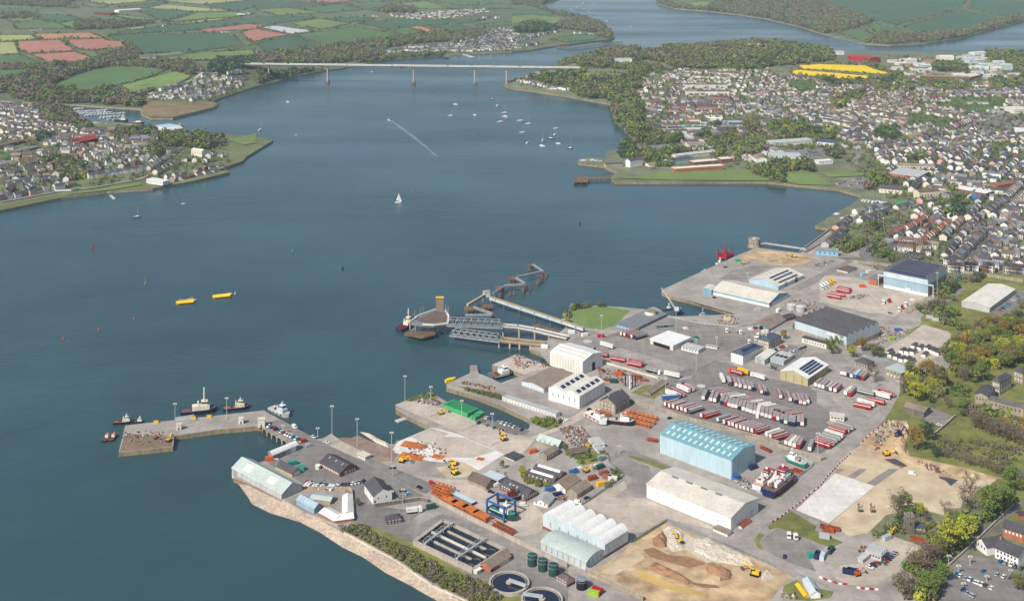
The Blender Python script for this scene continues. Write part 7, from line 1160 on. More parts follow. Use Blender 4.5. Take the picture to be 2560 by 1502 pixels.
workboat('H',430,618,.2,15,'black','offwhite','dark workboat with white cabin at the jetty tip',2); workboat('H',262,775,1.45,11,'black','cream','left of two small pilot boats by the jetty',0,'darkgrey', trim='orange'); workboat('H',325,770,1.45,11,'black','cream','right of two small pilot boats by the jetty',0,'darkgrey', trim='orange'); workboat('H',572,610,.15,9,'navy','white','small white-cabined boat behind the jetty head',1.5)
workboat('J',250,890,1.1,26,'navy','cream','navy and cream tug behind the ferry berth',8,'darkred', tower=2.5)
workboat('M',1310,310, hd('M',1240,330,1400,290),22,'blue','white','blue and white work catamaran in the small dock',2,'wood', trim='white', W=11); workboat('K',680,1060, hd('K',620,1060,770,1040),16,'blue','lightgrey','blue fishing boat in the inner basin',5,'deck'); workboat('K',310,955,.3,10,'navy','white','small blue fishing boat by the crane',3); workboat('K',440,1000,.2,11,'blue','blue','bright blue workboat under the crane boom',2)
workboat('K',890,440, hd('K',250,740,1090,355),12,'white','white','white launch below the red jack-up barge',2,'lightgrey'); workboat('K',720,530,.5,7,'white','white','tiny white launch against the commercial quay',0,'lightgrey')
# boats ashore
workboat('S',860,215, hd('S',760,170,940,260),22,'hull_white','white','white catamaran with orange wheelhouse standing ashore',2,'white', G0+1.6, trim='orange', W=8); workboat('S',1140,250, hd('S',1050,260,1240,280),20,'navy','white','navy lifeboat with orange wheelhouse ashore by trusses',1.5,'lightgrey', G0+1.4, trim='orange')
workboat('U',1560,690, hd('U',1640,710,1480,650),17,'seagreen','white','green and white fishing boat propped up ashore',4,'lightgrey', G0+2., trim='white'); workboat('U',1385,960, hd('U',1270,1050,1500,860),34,'navy','white','big navy ship with white superstructure in the fenced yard',3,'roofbrown', G0+1.5, trim='red', dh=.6); workboat('U',1215,920, hd('U',1140,980,1290,850),24,'hull_white','white','white and red ship beside the big navy one',2,'pink', G0+1.5, trim='red', dh=.6)
workboat('Q',1780,500, hd('Q',1640,440,1880,540),20,'bottlegreen','white','green fishing boat hanging in the blue boat hoist',3,'seagreen', G0+2.5, trim='white'); workboat('Q',1850,330,.2,16,'black','darkred','dark boat ashore behind the blue hoist',4,'rooftan', G0+1.2)
# boat hoist
p = gq('Q',1760,520); e = empty('boat_hoist', p, hd('Q',1640,440,1880,540),'blue travelling boat hoist with four legs and wheels','boat hoist')
for s in (-1,1):
    for x in (-7,7): box(e,'leg','blue',(x, s*5.5,5),(1.,1.,9)); wheel(e, x, s*5.5,.9,.6)
    bar(e,'side_beam','blue',(-7, s*5.5,9.4),(7, s*5.5,9.4),.9); bar(e,'lower_beam','blue',(-7, s*5.5,2.2),(7, s*5.5,2.2),.6)
bar(e,'cross_beam','blue',(-7,-5.5,9.8),(-7,5.5,9.8),.9); bar(e,'cross_beam','blue',(7,-5.5,4.),(7,5.5,9.8),.5)
# yard full of small boats, marinas
def fleet(r, rows, n, h, where, group, L=(6,10), mastp=.5, z=None, hm=('hull_white',)):
    k = 0
    for x1, y1, x2, y2, m in rows:
        for i in range(m):
            u, v = q(r, x1+(x2-x1)*(i + .5)/m, y1+(y2-y1)*(i + .5)/m); p = P(u, v,0) if z is None else P(u, v, z); ma = random.random() < mastp
            yacht(p, h + random.gauss(0,.15),'%s %s, %s from far left %s' % ('white','yacht' if ma else 'motor boat', nth(k), where), group, random.uniform(*L), random.choice(hm), ma, z=0. if z is None else z); k += 1
fleet('A',[(630,1080,830,1070,8),(700,1105,1060,1085,13),(760,1120,1110,1105,12),(830,1135,1240,1115,13),(980,1160,1230,1140,7),(1050,1180,1250,1175,4)],0,1.2,'in the left marina','boats in the left marina',(9,13),.75)
fleet('A',[(870,1205,1050,1225,9),(900,1230,1060,1245,8),(1180,1230,1320,1240,5)],0,.4,'ashore by the left marina','boats ashore by the left marina',(7,10),.1,3.6)
fleet('D',[(890,545,1180,560,14),(940,535,1120,545,9),(1180,560,1480,560,13),(1200,548,1460,545,10)],0,.8,'in the far marina','boats in the far marina',(10,14),.9)
fleet('I',[(915,715,980,730,2),(1000,735,1060,740,2),(1090,745,1110,745,1),(1170,750,1240,755,3)],0,.9,'ashore in the asphalt yard','small boats ashore in the yard',(6,8),0, G0+.6,('hull_white','red','hull_white'))
fleet('G',[(660,920,700,930,3),(720,965,830,970,6),(780,945,850,950,4)],0,.5,'ashore at the small quay','boats ashore at the small quay',(6,9),0, G0+.6); fleet('G',[(920,790,1050,810,4),(1060,800,1200,830,6)],0,.8,'in the boatyard by the bay','boats in the bay boatyard',(8,11),.4, G0+.6,('hull_white','navy','hull_white')); fleet('E',[(1600,780,1760,770,6),(1640,800,1800,790,6)],0,.3,'ashore on the left waterfront','boats ashore on the left waterfront',(6,9),.1,3.6)
fleet('M',[(1790,690,1960,730,4),(1960,800,2080,815,2)],0,.4,'by the white store row','boats by the white store row',(6,7),0, G0+.5); fleet('F',[(240,455,300,455,2),(340,450,480,465,3)],0,.2,'ashore on the far small quay','boats on the far small quay',(6,9),0, G0+.5)
yacht(P(*q('A',1358,1215)),.1,'tall two-masted sailing ship by the left marina', None,24,'darkred'); workboat('A',1195,1195,.1,26,'navy','white','blue and white ferry boat in the left marina',3); workboat('A',1750,1255,.1,20,'navy','lightgrey','dark workboat moored off the left boatyard',3)
# yellow floating pontoons and marks
for x, y, l, fr in ((455,757,'yellow floating unit with grey frame on deck', True),(546,742,'plain yellow floating unit right of the framed one', False)):
    p = P(x + 10, y); e = empty('floating_unit', p,.32, l,'float'); h, d = hull(19,7,1.9, bow=.12, stern=.75); obj('hull', h,'buoyyellow', e); obj('deck', d,'buoyyellow', e); box(e,'bow_fitting','darkgrey',(8.2,0,1.9),(1.2,3,.5)); bar(e,'side_tube','buoyyellow',(-8,-3.3,1.4),(7,-3.3,1.4),1.2, True)
    if fr:
        for a, b in (((-7,0,2),(-6,0,4)),((-6,0,4),(0,0,3)),((0,0,3),(6,0,5)),((6,0,5),(8,0,2)),((-7,2.5,2),(7,2.5,2.6))): bar(e,'frame_tube','pink', a, b,.5, True)
def buoy(u, v, m, label, h=4.5, w=1.6):
    e = empty('navigation_buoy', P(u, v),0, label,'buoy'); cyl(e,'float', m,(0,0,.4), w*1.5,1.4,12); cyl(e,'tower', m,(0,0, h/2+.6), w*.6, h,10); cyl(e,'topmark', m,(0,0, h + 1), w*.7,.9,10)
for a in ((232,620,'red','red channel buoy near the left headland',5),(364,710,'green','tall green channel buoy above the yellow floats',5.5),(732,630,'green','green channel buoy in mid river',3.5),(857,673,'black','dark yellow-topped buoy in mid river',2.2),(1450,562,'black','small dark buoy off the far quay',2.2),(1030,480,'orange','orange mark beside the sailing yacht',1.6),(588,735,'offwhite','small white mooring float beside the yellow units',.8),(247,826,'orange','small orange mooring float at left',.9),(158,848,'orange','second small orange mooring float at far left',.9),(335,798,'orange','third small orange mooring float below the green buoy',.7)): buoy(*a, w=1.6 if a[4] > 2 else 1.)
p = pz('M',745,375,0); e = empty('lifeboat_pod', p,.5,'yellow enclosed float at the tip of the dock quay','boat'); h, d = hull(9,3.6,2.2, bow=.4); obj('hull', h,'buoyyellow', e); obj('cover', d,'yellow', e); box(e,'cabin','buoyyellow',(0,0,2.3),(5,2.6,.9))
# jack-up barge and quay crane
p = pz('K',955,385,0); e = empty('jack_up_barge', p, hd('K',250,740,1090,355),'red jack-up barge with four legs beside the commercial quay','barge'); box(e,'pontoon','red',(0,0,3.2),(17,12,2.4)); box(e,'deck','darkred',(0,0,4.45),(16,11,.2))
for s in (-1,1):
    for x in (-7.5,7.5): cyl(e,'leg','darkgrey',(x, s*5,3),1.3,16,10); box(e,'jack_house','red',(x, s*5,5.6),(2.4,2.4,2.4))
box(e,'cabin','red',(1,2,6),(5,4,3)); bar(e,'crane_boom','red',(-2,0,5),(0,0,15),.8); bar(e,'crane_stay','red',(3,0,7),(0,0,15),.4); box(e,'crane_house','red',(-2,0,6.2),(3,3,3.4))
a = pz('K',398,948, G0+3); tz = zat(0, q('K',240,716)[1], a.y); b = Vector(((q('K',240,716)[0] - U_C)*a.y/F_PX, a.y, tz)); e = empty('quay_crane',(a.x, a.y, G0),0,'white lattice boom crane leaning over the inner basin','crane'); o = Vector((a.x, a.y, G0)); A_, B_ = a - o, b - o
for dx, dy in ((-.7,-.7),(.7,-.7),(-.7,.7),(.7,.7)): bar(e,'boom_chord','white', A_ + Vector((dx, dy,0)), B_ + Vector((dx*.3, dy*.3,0)),.35)
for i in range(14):
    t, t2 = i/14,(i + 1)/14; bar(e,'boom_lacing','lightgrey', A_.lerp(B_, t)+Vector((-.6,-.6,0)), A_.lerp(B_, t2)+Vector((.6,-.6,0)),.2)
box(e,'cab','white',(1,0,2.8),(4,3,3)); box(e,'undercarriage','darkgrey',(.5,0,.7),(5,4,1.4)); bar(e,'stay','steel',(2.5,0,4.5), A_.lerp(B_,.9),.12)
# ------------------------------------------------------------ containers, stores, chalets
def container(r, x, y, h, m, label, group='shipping containers', L=6.1, H=2.6, roof=None):
    p = gq(r, x, y); e = empty('container',(p.x, p.y, p.z + .05), h, label,'container', group); box(e,'body', m,(0,0, H/2),(L,2.45, H)); box(e,'roof', roof or m,(0,0, H + .04),(L + .04,2.5,.08)); box(e,'doors', roof or m,(L/2+.03,0, H/2),(.08,2.2, H - .3))
    for i in range(8):
        for s in (-1,1): box(e,'rib', m,(-L/2+L*(i + .5)/8, s*1.24, H/2),(.3,.08, H - .3))
hq = hd('M',690,640,1000,760); ha = hq
p = gq('M',860,690);
for i in range(14):
    t = i/13; x, y = 720+250*t,672+95*t
    container('M', x + 14, y - 22, hq + math.pi/2,'green','bright green container, %s from left in the covered stack on the quay' % nth(i),'green containers on the quay',12.2,3.2)
for i,(x, y) in enumerate(((1010,790),(1040,795),(1060,755),(1085,765))): container('M', x, y, hq + math.pi/2,'green','small green container, %s from left beside the parking bays' % nth(i),'green containers on the quay',6.1)
for r, x, y, h, m, l in (('I',765,500,.5,'seagreen','green skip container behind the stone store'),('I',870,555,-.6,'seagreen','second green skip container beside the stone store'),('I',510,450,.2,'orange','orange container at the end of the barrel-roofed shed'),('V',1035,985,.3,'seagreen','green container at the left of the yard group'),('V',1090,985,1.1,'navy','navy container in the yard group'),('V',1150,1000,1.1,'bluegrey','pale container in the yard group'),('V',1190,950,.9,'asbestos','grey-green container in the yard group'),('V',1240,930,.9,'darkgreen','dark green container in the yard group'),('V',1435,1170,-.4,'navy','left navy container in the car compound'),('V',1490,1165,-.4,'navy','right navy container in the car compound'),('S',600,820,.5,'blue','blue container among the small works'),('S',650,800,.5,'offwhite','white container beside the blue one'),('S',905,665,.5,'greyblue','grey-blue container by the green bank'),('S',830,770,.6,'offwhite','left white container by the works fence'),('S',895,765,.6,'bottlegreen','dark green container by the works fence'),('S',930,830,.5,'terracotta','red container with white roof by the fence'),('S',975,880,-.3,'terracotta','pink-red container near the fence corner'),('S',1040,895,-.3,'offwhite','white container at the fence corner'),('S',810,890,.5,'rust','rusty container between the works roofs'),('S',905,955,.5,'yellow','yellow container near the fence'),('S',330,1020,.4,'blue','blue container behind the patched workshop'),('S',420,1080,.4,'navy','dark blue container behind the factory'),('S',140,590,.5,'rustorange','orange open container by the stone works'),('U',895,885,.5,'blue','blue and red container at the teal warehouse corner'),('U',1090,770,.6,'navy','long navy container with orange loads by the warehouse'),('L',530,640,.5,'skyblue','sky blue container by the dock gate'),('L',600,600,.5,'cream','cream container by the dock gate'),('L',520,780,0,'orange','orange container on the hangar yard rubble'),('L',1700,700,.3,'blue','blue container behind the scrub'),('L',1350,1160,-.3,'lightgrey','left grey container by the track'),('L',1420,1190,-.3,'lightgrey','right grey container by the track'),('L',880,1430,.4,'lime','lime green container by the empty yard'),('L',960,1320,.1,'blue','blue tarpaulined container by the empty yard'),('K',980,1080,.2,'paleyellow','pale yellow container by the inner basin'),('K',1320,975,.3,'lightgrey','grey cabin container at the warehouse end'),('K',1550,980,.9,'white','tall white container beside the round tanks'),('K',1400,1220,.2,'offwhite','white and red container by the teal-fronted workshop'),('K',1095,420,.2,'green','green box on the commercial quay'),('J',2100,955,.1,'white','left white trailer cabin at the ferry ramp'),('J',2250,985,.5,'white','large white cabin at the ferry ramp'),('J',2430,1000,0,'red','red container by the ferry ramp'),('J',1800,1115,-.3,'white','small white plant cabin beside the ferry berth quay'),('T',825,1415,-.4,'lime','bright green skip by the treatment works'),('T',870,1380,-.6,'red','red covered skip by the treatment works'),('I',2320,990,.4,'bottlegreen','dark green container at the wall corner'),('N',295,705,-.1,'orange','orange container in the scrap yard'),('N',245,790,-.1,'darkgreen','dark green container in the scrap yard'),('V',1870,790,.6,'metal','silver tank container by the churchyard'),('V',1170,775,-.3,'metal','grey generator box on the verge')): container(r, x, y, h, m, l, None)
hs = hd('M',1330,560,1940,770)
for i in range(18):
    p = gq('M',1345+570*i/17,590+185*i/17); e = empty('lock_up_store',(p.x, p.y, p.z), hs,'white lock-up store, %s from left in the row by the basin' % nth(i),'store','white lock-up stores'); w = HT['t'][0] * .52
    box(e,'wall','white',(0,2,1.5),(w,5,3.2)); box(e,'roof','asbestos',(0,2,3.25),(w + .1,5.3,.25), rot=(.06,0,0)); box(e,'door','lightgrey',(0,-.52,1.2),(w*.7,.1,2.3))
CH = [(1000,510),(1065,535),(1125,560),(1185,565),(1230,585),(1130,465),(1190,475),(1250,480),(1260,410),(1330,430),(1410,435),(1460,460),(1380,510),(1500,475),(1530,490),(985,480),(1620,385),(1660,350),(1690,325),(1720,300),(1760,275)]
for i,(x, y) in enumerate(CH):
    far = i > 15; h = hd('O',1000,510,1060,470) if not far else hd('O',1600,360,1740,390); p = gq('O', x, y); e = empty('chalet', p, h,'white chalet with dark curved roof, %s in the %s' % (nth(i if not far else i - 16),'cluster of the pale yard' if not far else 'line under the trees'),'chalet','white chalets in the pale yard'); L = 8.5 if not far else 11
    box(e,'wall','cream' if i % 4 == 0 else 'white',(L/2,0,1.3),(L,3.6,2.6)); rf = roofmesh(prof('arc',.7),3.6, L,2.6,'b',-1.8,.15) if 'chr%d' % L not in _sh else _sh['chr%d' % L]; _sh['chr%d' % L] = rf; obj('roof', rf,'slate', e)
    for f in (.25,.7): box(e,'window','glass',(L*f,-1.82,1.5),(1.2,.1,.9))
    box(e,'door','lightgrey',(L*.5,-1.83,1.),(.8,.1,1.9))
# ------------------------------------------------------------ steelwork
def steel(r, x, y, h, L, w, ht, label, m='rustorange', n=7, name='truss_section'):
    p = gq(r, x, y); e = empty(name,(p.x, p.y, p.z), h, label,'steelwork','orange steel sections');
    for a in (-1,1):
        for z in (.3, ht): bar(e,'chord', m,(-L/2, a*w/2, z),(L/2, a*w/2, z),.45)
        for i in range(n): x0 = -L/2+L*i/n; x1 = x0+L/n; bar(e,'lacing', m,(x0, a*w/2,.3),(x1, a*w/2, ht),.3); bar(e,'upright', m,(x1, a*w/2,.3),(x1, a*w/2, ht),.3)
    for i in range(n + 1): x0 = -L/2+L*i/n; bar(e,'cross_bar', m,(x0,-w/2, ht),(x0, w/2, ht),.3); bar(e,'cross_bar', m,(x0,-w/2,.3),(x0, w/2,.3),.3)
    return e
h1 = hd('S',1200,160,1540,250)
for x, y, l, L in ((1360,185,'far orange lattice boom lying in the yard',26),(1335,230,'middle orange lattice boom lying in the yard',26),(1310,275,'near orange lattice boom lying in the yard',22),(930,170,'short orange lattice by the stone house',12)): steel('S', x, y, h1, L,2.6,2.8, l)
h2 = hd('Q',1010,260,1650,580)
for i in range(3): steel('Q',1090+i*14,300-i*22, h2+.1*i,15,5,3+i*.5,'stack of rusty orange frames at the wall, %s from left' % nth(i), n=5)
for x, y, l in ((1180,375,'rusty orange flat frame left of the pair'),(1300,425,'rusty orange flat frame right of the pair'),(1420,480,'long rusty orange frame fourth along the wall'),(1540,545,'long rusty orange frame at the right end of the wall')):
    e = steel('Q', x, y, h2,14,6,2., l, n=6); box(e,'plate','rustorange',(0,0,2.3),(12,5.4,.25))
steel('Q',1790,680, h2,17,3,2.4,'rusty bare lattice frame lying in the boat yard','rust',8)
p = gq('Q',1330,345); e = empty('steel_ramp', p, h2,'long pale grey steel ramp lying beside the orange frames','ramp'); box(e,'deck','bluegrey',(0,0,2.),(21,4,.5)); [box(e,'side_beam','midgrey',(0, s*2,1.2),(21,.4,1.6)) for s in (-1,1)]
for i,(r, x, y) in enumerate((('N',110,660),('N',330,690),('N',190,770),('N',500,730),('N',560,770),('V',860,40),('U',1600,800),('U',1230,560),('U',1310,800),('S',1480,460))): steel(r, x, y, h1+random.uniform(-.5,.5), random.uniform(6,11),2, random.uniform(1,1.8),'small rusty steel frame, %s of the scattered ones' % nth(i),'rust',4)
# ------------------------------------------------------------ plant
def digger(r, x, y, h, label, m='yellow', s=1.):
    p = gq(r, x, y); e = empty('excavator', p, h, label,'excavator','excavators on the sites'); e.scale = (s, s, s)
    for k in (-1,1): box(e,'track','tyre',(0, k*1.1,.45),(3.8,.6,.9))
    box(e,'undercarriage','darkgrey',(0,0,.8),(2,1.8,.5)); box(e,'house', m,(-.6,0,1.7),(3,2.5,1.3)); box(e,'counterweight','darkgrey',(-2.1,0,1.6),(.6,2.4,1.1)); box(e,'cab','glass',(.7,.7,2.3),(1.4,1.,1.6)); box(e,'cab_roof', m,(.7,.7,3.15),(1.5,1.1,.12))
    bar(e,'boom', m,(.8,-.3,1.8),(4,-.3,4.6),.5); bar(e,'stick', m,(4,-.3,4.6),(6,-.3,2.2),.4); box(e,'bucket','darkgrey',(6,-.3,1.6),(1.,1.2,.9)); bar(e,'ram','metal',(1.5,-.3,1.9),(3,-.3,4.),.2)
for a in (('Y',860,1160,2.2,'large yellow excavator with long boom by the pale slab','yellow',1.25),('Y',840,1020,2.8,'second yellow excavator behind the large one','yellow',1.15),('M',205,1275,-.3,'yellow excavator beside the tall mast','yellow',1.15),('M',1340,1030,2.,'orange-yellow excavator on the quay rubble','yellow',1.2),('M',640,740,.4,'small yellow digger in front of the green stack','yellow',1.),('T',1780,830,2.1,'yellow excavator on the pale rubble heap','yellow',1.15),('W',640,755,.2,'yellow digger scooping earth beside the road','yellow',1.15),('W',810,500,.6,'dark excavator by the bronze tree','navy',1.4),('V',390,1190,2.6,'yellow dumper working below the rubble','yellow',1.3),('V',1570,470,1.5,'tan drum machine left of the pair on the sand','tan',.9),('V',1710,475,1.5,'tan drum machine right of the pair on the sand','tan',.9),('K',1160,450,.2,'yellow machine on the commercial quay','yellow',1.),('K',1720,375,2.9,'yellow digger on the bare orange ground','yellow',1.2),('V',1910,730,.4,'small yellow machine by the church tower','yellow',.9),('S',745,805,.6,'yellow machine among the containers','yellow',1.),('S',760,530,.3,'yellow machine in the scrap heaps','yellow',.9),('V',1540,1190,.3,'orange lifting machine in front of navy containers','orange',.9),('H',870,800,1.4,'yellow quay crane on the jetty platform','yellow',1.),('H',745,770,1.4,'orange machine on the jetty platform','orange',.8)): digger(*a)
p = gq('Q',700,500); trailer(p, hd('Q',780,490,650,505)+math.pi,'w','white tanker lorry beside the pump house','lorries with cabs',7,'white',2.2)
# red and white barriers
def barriers(r, xy, label, sp=2.1):
    pts = gl(r, *xy); k = 0
    for a, b in zip(pts, pts[1:]):
        d = b - a; n = max(1, int(d.length/sp))
        for i in range(n):
            p = a.lerp(b,(i + .5)/n); m = 'red' if k % 2 else 'white'; e = empty('barrier', p, math.atan2(d.y, d.x),'%s plastic barrier, %s along %s' % (m, nth(k), label),'barrier','barriers ' + label); k += 1
            box(e,'upper', m,(0,0,.75),(1.9,.32,.5)); box(e,'foot', m,(0,0,.25),(1.95,.55,.5))
barriers('U',(2190,590,2050,720,1900,880,1830,980,1740,1040),'the upper site road'); barriers('U',(1740,1040,1620,1150,1520,1220,1400,1310,1300,1370),'the lower site road'); barriers('V',(1110,1210,1200,1250,1320,1290,1430,1295),'the compound gate'); barriers('V',(1530,1330,1620,1345,1780,1355),'the compound exit'); barriers('W',(280,600,420,460,540,380,680,280),'the earthworks edge',3.2)
# rubble, scrap heaps and bags
def heap(name, m, r, xy, hgt, label, cell=2.5, kind=None, rough=.6):
    """an uneven heap over an outline"""
    pts = gl(r, *xy); W = np.array([(p.x, p.y) for p in pts]); rs = np.random.default_rng(len(label))
    def zf(x, y):
        d = polydist(x, y, W); return G0+.05+hgt*np.clip(d/(np.sqrt(polyarea(pts))*.3),0,1) ** .8*(1-.3+.6*rs.random(len(x)))+rs.random(len(x))*rough*np.clip(d,0,1)
    V, F, mi = fillpoly(name, pts, zf, cell); return tag(obj(name, mesh(name, V, F), m), label,'heap', None, kind)
heap('rubble_heap', rubb,'T',(1600,670,1700,640,1850,730,1820,800,1850,900,1720,930,1640,850),2.4,'pale rubble heap under the yellow excavator',2.); heap('rubble_heap', rubb,'T',(1950,780,2100,770,2300,860,2510,960,2510,1090,2200,1040,1950,920),2.2,'long pale rubble heap along the fence',2.); heap('rubble_heap', rubb,'V',(0,860,180,930,380,1040,390,1090,150,1050,0,1000),3,'pale rubble heap at the bend of the road',2.); heap('spoil_heap', earth,'T',(1480,790,1600,700,1660,790,1640,880,1520,870),3,'brown spoil heap left of the pale rubble',2.); heap('spoil_heap', earth,'T',(1410,1110,1520,1040,1750,1150,1940,1270,1880,1300,1600,1200),2.2,'long brown spoil ridge in the digging site',2.2); heap('spoil_heap', earth,'T',(2050,1060,2250,1080,2380,1180,2340,1240,2100,1160),2.6,'brown spoil heap at the right of the site',2.2); heap('spoil_heap', dirt,'W',(700,720,720,560,860,480,930,600,900,740),3.5,'smooth earth mound beside the bronze tree',2.5); heap('sand_heap', sand,'W',(1740,1050,1800,1000,1900,1030,1860,1080),2,'small sand heap at the end of the site',1.5); heap('earth_heap', dirt,'W',(1600,1040,1640,960,1740,980,1740,1050),2.5,'small brown earth heap beside the sand heap',1.5); heap('rubble_heap', rubb,'V',(430,1160,560,1150,620,1210,480,1260),2,'small pale rubble heap at the track fork',1.6); heap('rubble_heap', mat('rubble_mixed', S_('9a8b74'),.95,.35,1.),'L',(960,1110,1180,960,1320,920,1300,1000,1080,1120),2.2,'overgrown rubble bank by the hangar yard',2.); heap('rubble_heap', rubb,'I',(1520,130,1600,140,1860,270,1840,310,1700,250),1.6,'line of rocks beside the slipway',1.8)
scrapm = [m_(k) for k in ('rust','steel','darkgrey','rooftan','wood','midgrey','stone','concrete','rust','offwhite','terracotta','greyblue')]
def clutter(r, xy, n, label, size=(.4,1.7)):
    pts = gl(r, *xy); X, Y = scatter(pts, n); V, F, mi = [],[],[]
    for x, y in zip(X, Y):
        a = random.random()*6.28; c, s = math.cos(a), math.sin(a); l, w, h = random.uniform(*size), random.uniform(*size)*.6, random.uniform(.4, size[1] * .7); b = len(V)
        for z in (0, h):
            for dx, dy in ((-l,-w),(l,-w),(l, w),(-l, w)): V.append((x + (dx*c - dy*s)*.5, y + (dx*s + dy*c)*.5, G0+.1+z))
        F += [tuple(b + i for i in f) for f in ((4,5,6,7),(0,1,5,4),(1,2,6,5),(2,3,7,6),(3,0,4,7))]; mi += [random.randrange(len(scrapm))] * 5
    tag(obj('scrap', mesh('scrap', V, F, False, scrapm, mi)), label, kind='stuff')
for r, xy, n, l in (('S',(440,330,560,290,700,310,780,400,800,560,700,560,560,480,480,400),420,'dense heap of mixed scrap beside the works'),('M',(340,610,430,560,560,570,660,620,560,650),90,'scrap and gear on the quay tip'),('M',(840,400,900,380,1000,400,1250,440,1240,480,1050,440),110,'coloured floats and buoys stacked on the dock quay'),('M',(1400,100,1500,80,1860,190,1820,230,1650,190,1560,240,1500,230),120,'gear scattered on the small dock quay'),('H',(400,720,640,690,880,720,900,800,600,830,420,820),45,'gear and machinery on the jetty platform'),('N',(100,640,350,650,600,740,580,790,300,820,60,730),160,'scrap steel behind the twin-roof hall'),('O',(880,160,1000,170,1250,200,1180,260,1000,330,850,380,720,330),160,'stacked timber and scrap beside the hangar'),('K',(850,1060,1000,1020,1130,1060,1100,1140,900,1130),80,'fishing gear heaped by the inner basin'),('K',(1650,880,1780,840,2030,890,1950,970,1700,990),110,'drums and gear around the round tanks'),('Y',(60,700,500,640,760,780,700,900,200,900),60,'loose materials on the white slab'),('S',(300,1040,480,1060,560,1120,420,1120),60,'clutter behind the patched workshop'),('U',(870,900,1000,880,1100,990,1000,1000),70,'clutter at the corner of the fenced yard'),('W',(460,420,680,300,900,330,700,480,480,720),150,'broken concrete in the earthworks'),('K',(1940,470,2100,410,2200,420,2000,500),90,'scrap along the dock road'),('L',(260,930,480,870,620,880,480,930),80,'rubble in the middle of the hangar yard'),('V',(700,1380,860,1400,860,1460,690,1450),30,'drums and cable reels on the near verge'),('Q',(1560,40,1800,20,1850,120,1700,160),40,'clutter around the lean-to'),('V',(1550,880,1650,870,1640,940,1560,940),30,'orange and red materials behind the cabins'),('L',(650,510,760,500,740,580,620,590),30,'pallets beside the dock gate'),('W',(1040,850,1160,840,1500,1000,1280,1010),60,'white bulk bags in rows on the site')): clutter(r, xy, n, l)
for i,(x, y, w, d) in enumerate(((330,1090,17,9),(310,1215,17,8),(605,1218,8,6),(1080,1243,5,4))):
    p = gq('M', x, y); e = empty('rust_panel',(p.x, p.y, p.z + .15), hd('M',250,1080,420,1110),'flat rust-brown steel panel on the white slab, %s from left' % nth(i),'steel panel','rusty panels on the slab')
    for k in range(5): box(e,'strip','rustorange',(0,-d*.4+d*.2*k,.15),(w, d*.17,.3))
for i,(r, x, y) in enumerate((('V',1190,665),('V',1215,700),('V',1280,685),('V',2200,800),('V',2260,820),('V',2320,845))):
    p = gq(r, x, y); e = empty('rusty_skip', p,-.4,'open rust-brown skip, %s of the six on site' % nth(i),'skip','rusty skips')
    box(e,'floor','rust',(0,0,.3),(6.5,2.6,.3)); [box(e,'side','rust',(0, s*1.3,1.1),(7,.15,1.8)) for s in (-1,1)]; [box(e,'end','rust',(s*3.4,0,1.1),(.15,2.6,1.8)) for s in (-1,1)]
# church tower
p = gq('X',965,560); e = empty('church_tower', p, hd('X',925,590,1030,590),'ruined square stone church tower among bare trees','tower'); hgt = zat(0, q('X',960,325)[1], p.y)-G0; box(e,'shaft','darkstone',(0,2, hgt/2),(5,5, hgt)); box(e,'string_course','stone',(0,2, hgt*.8),(5.2,5.2,.25))
for i in range(4):
    for x, y in ((-2+1.33*i,-.3),(-2+1.33*i,4.3),(-2.3,-.2+1.4*i),(2.3,-.2+1.4*i)): box(e,'battlement','stone',(x, y, hgt + .4),(.6,.6,.9))
box(e,'window','black',(0,-.52, hgt*.6),(.8,.12,1.6)); box(e,'porch','slateblue',(6,3,2),(7,4,3.6)); box(e,'porch_wall','cream',(6,.9,1.4),(7,.3,2.6))
p = gq('I',1052,545); e = empty('pavilion', p,0,'small white six-sided pavilion beside the brick hall','pavilion'); cyl(e,'wall','cream',(0,0,1.2),3.4,2.4,6); cyl(e,'roof','white',(0,0,2.5),4,.4,6)
for x, y, l in ((975,660,'white concrete block hut left on the jetty'),(1585,600,'white hut in the middle of the jetty'),(1785,630,'taller white hut at the jetty bend')):
    p = gq('H', x, y + 20); e = empty('jetty_hut', p,.1, l,'hut'); s = 1.4 if 'taller' in l else 1; box(e,'wall','offwhite',(0,0,2*s),(3.6*s,3.2*s,4*s)); box(e,'roof','paleconcrete',(0,0,4.1*s),(4*s,3.6*s,.3)); box(e,'door','darkgrey',(0,-1.62*s,1.1),(1,.1,2.1))
for i,(x, y) in enumerate(((748,615),(1270,560),(1115,575))): p = gq('H', x, y + 4); e = empty('fender_stack', p,.12,'yellow fender block on the jetty edge, %s from left' % ORD[(0,2,1)[i]],'fender','yellow jetty fenders'); box(e,'block','yellow',(0,0,.9),(3.4,1.2,1.8)); box(e,'backing','darkgrey',(0,.8,.9),(3.,.4,1.5))
p = gq('H',1030,575); e = empty('gangway', p, hd('H',940,585,1130,555),'white lattice gangway lying along the jetty edge','gangway'); [bar(e,'rail','white',(-7, s, z),(7, s, z),.25) for s in (-.8,.8) for z in (.3,1.6)]; box(e,'deck','lightgrey',(0,0,.2),(14,1.6,.15))
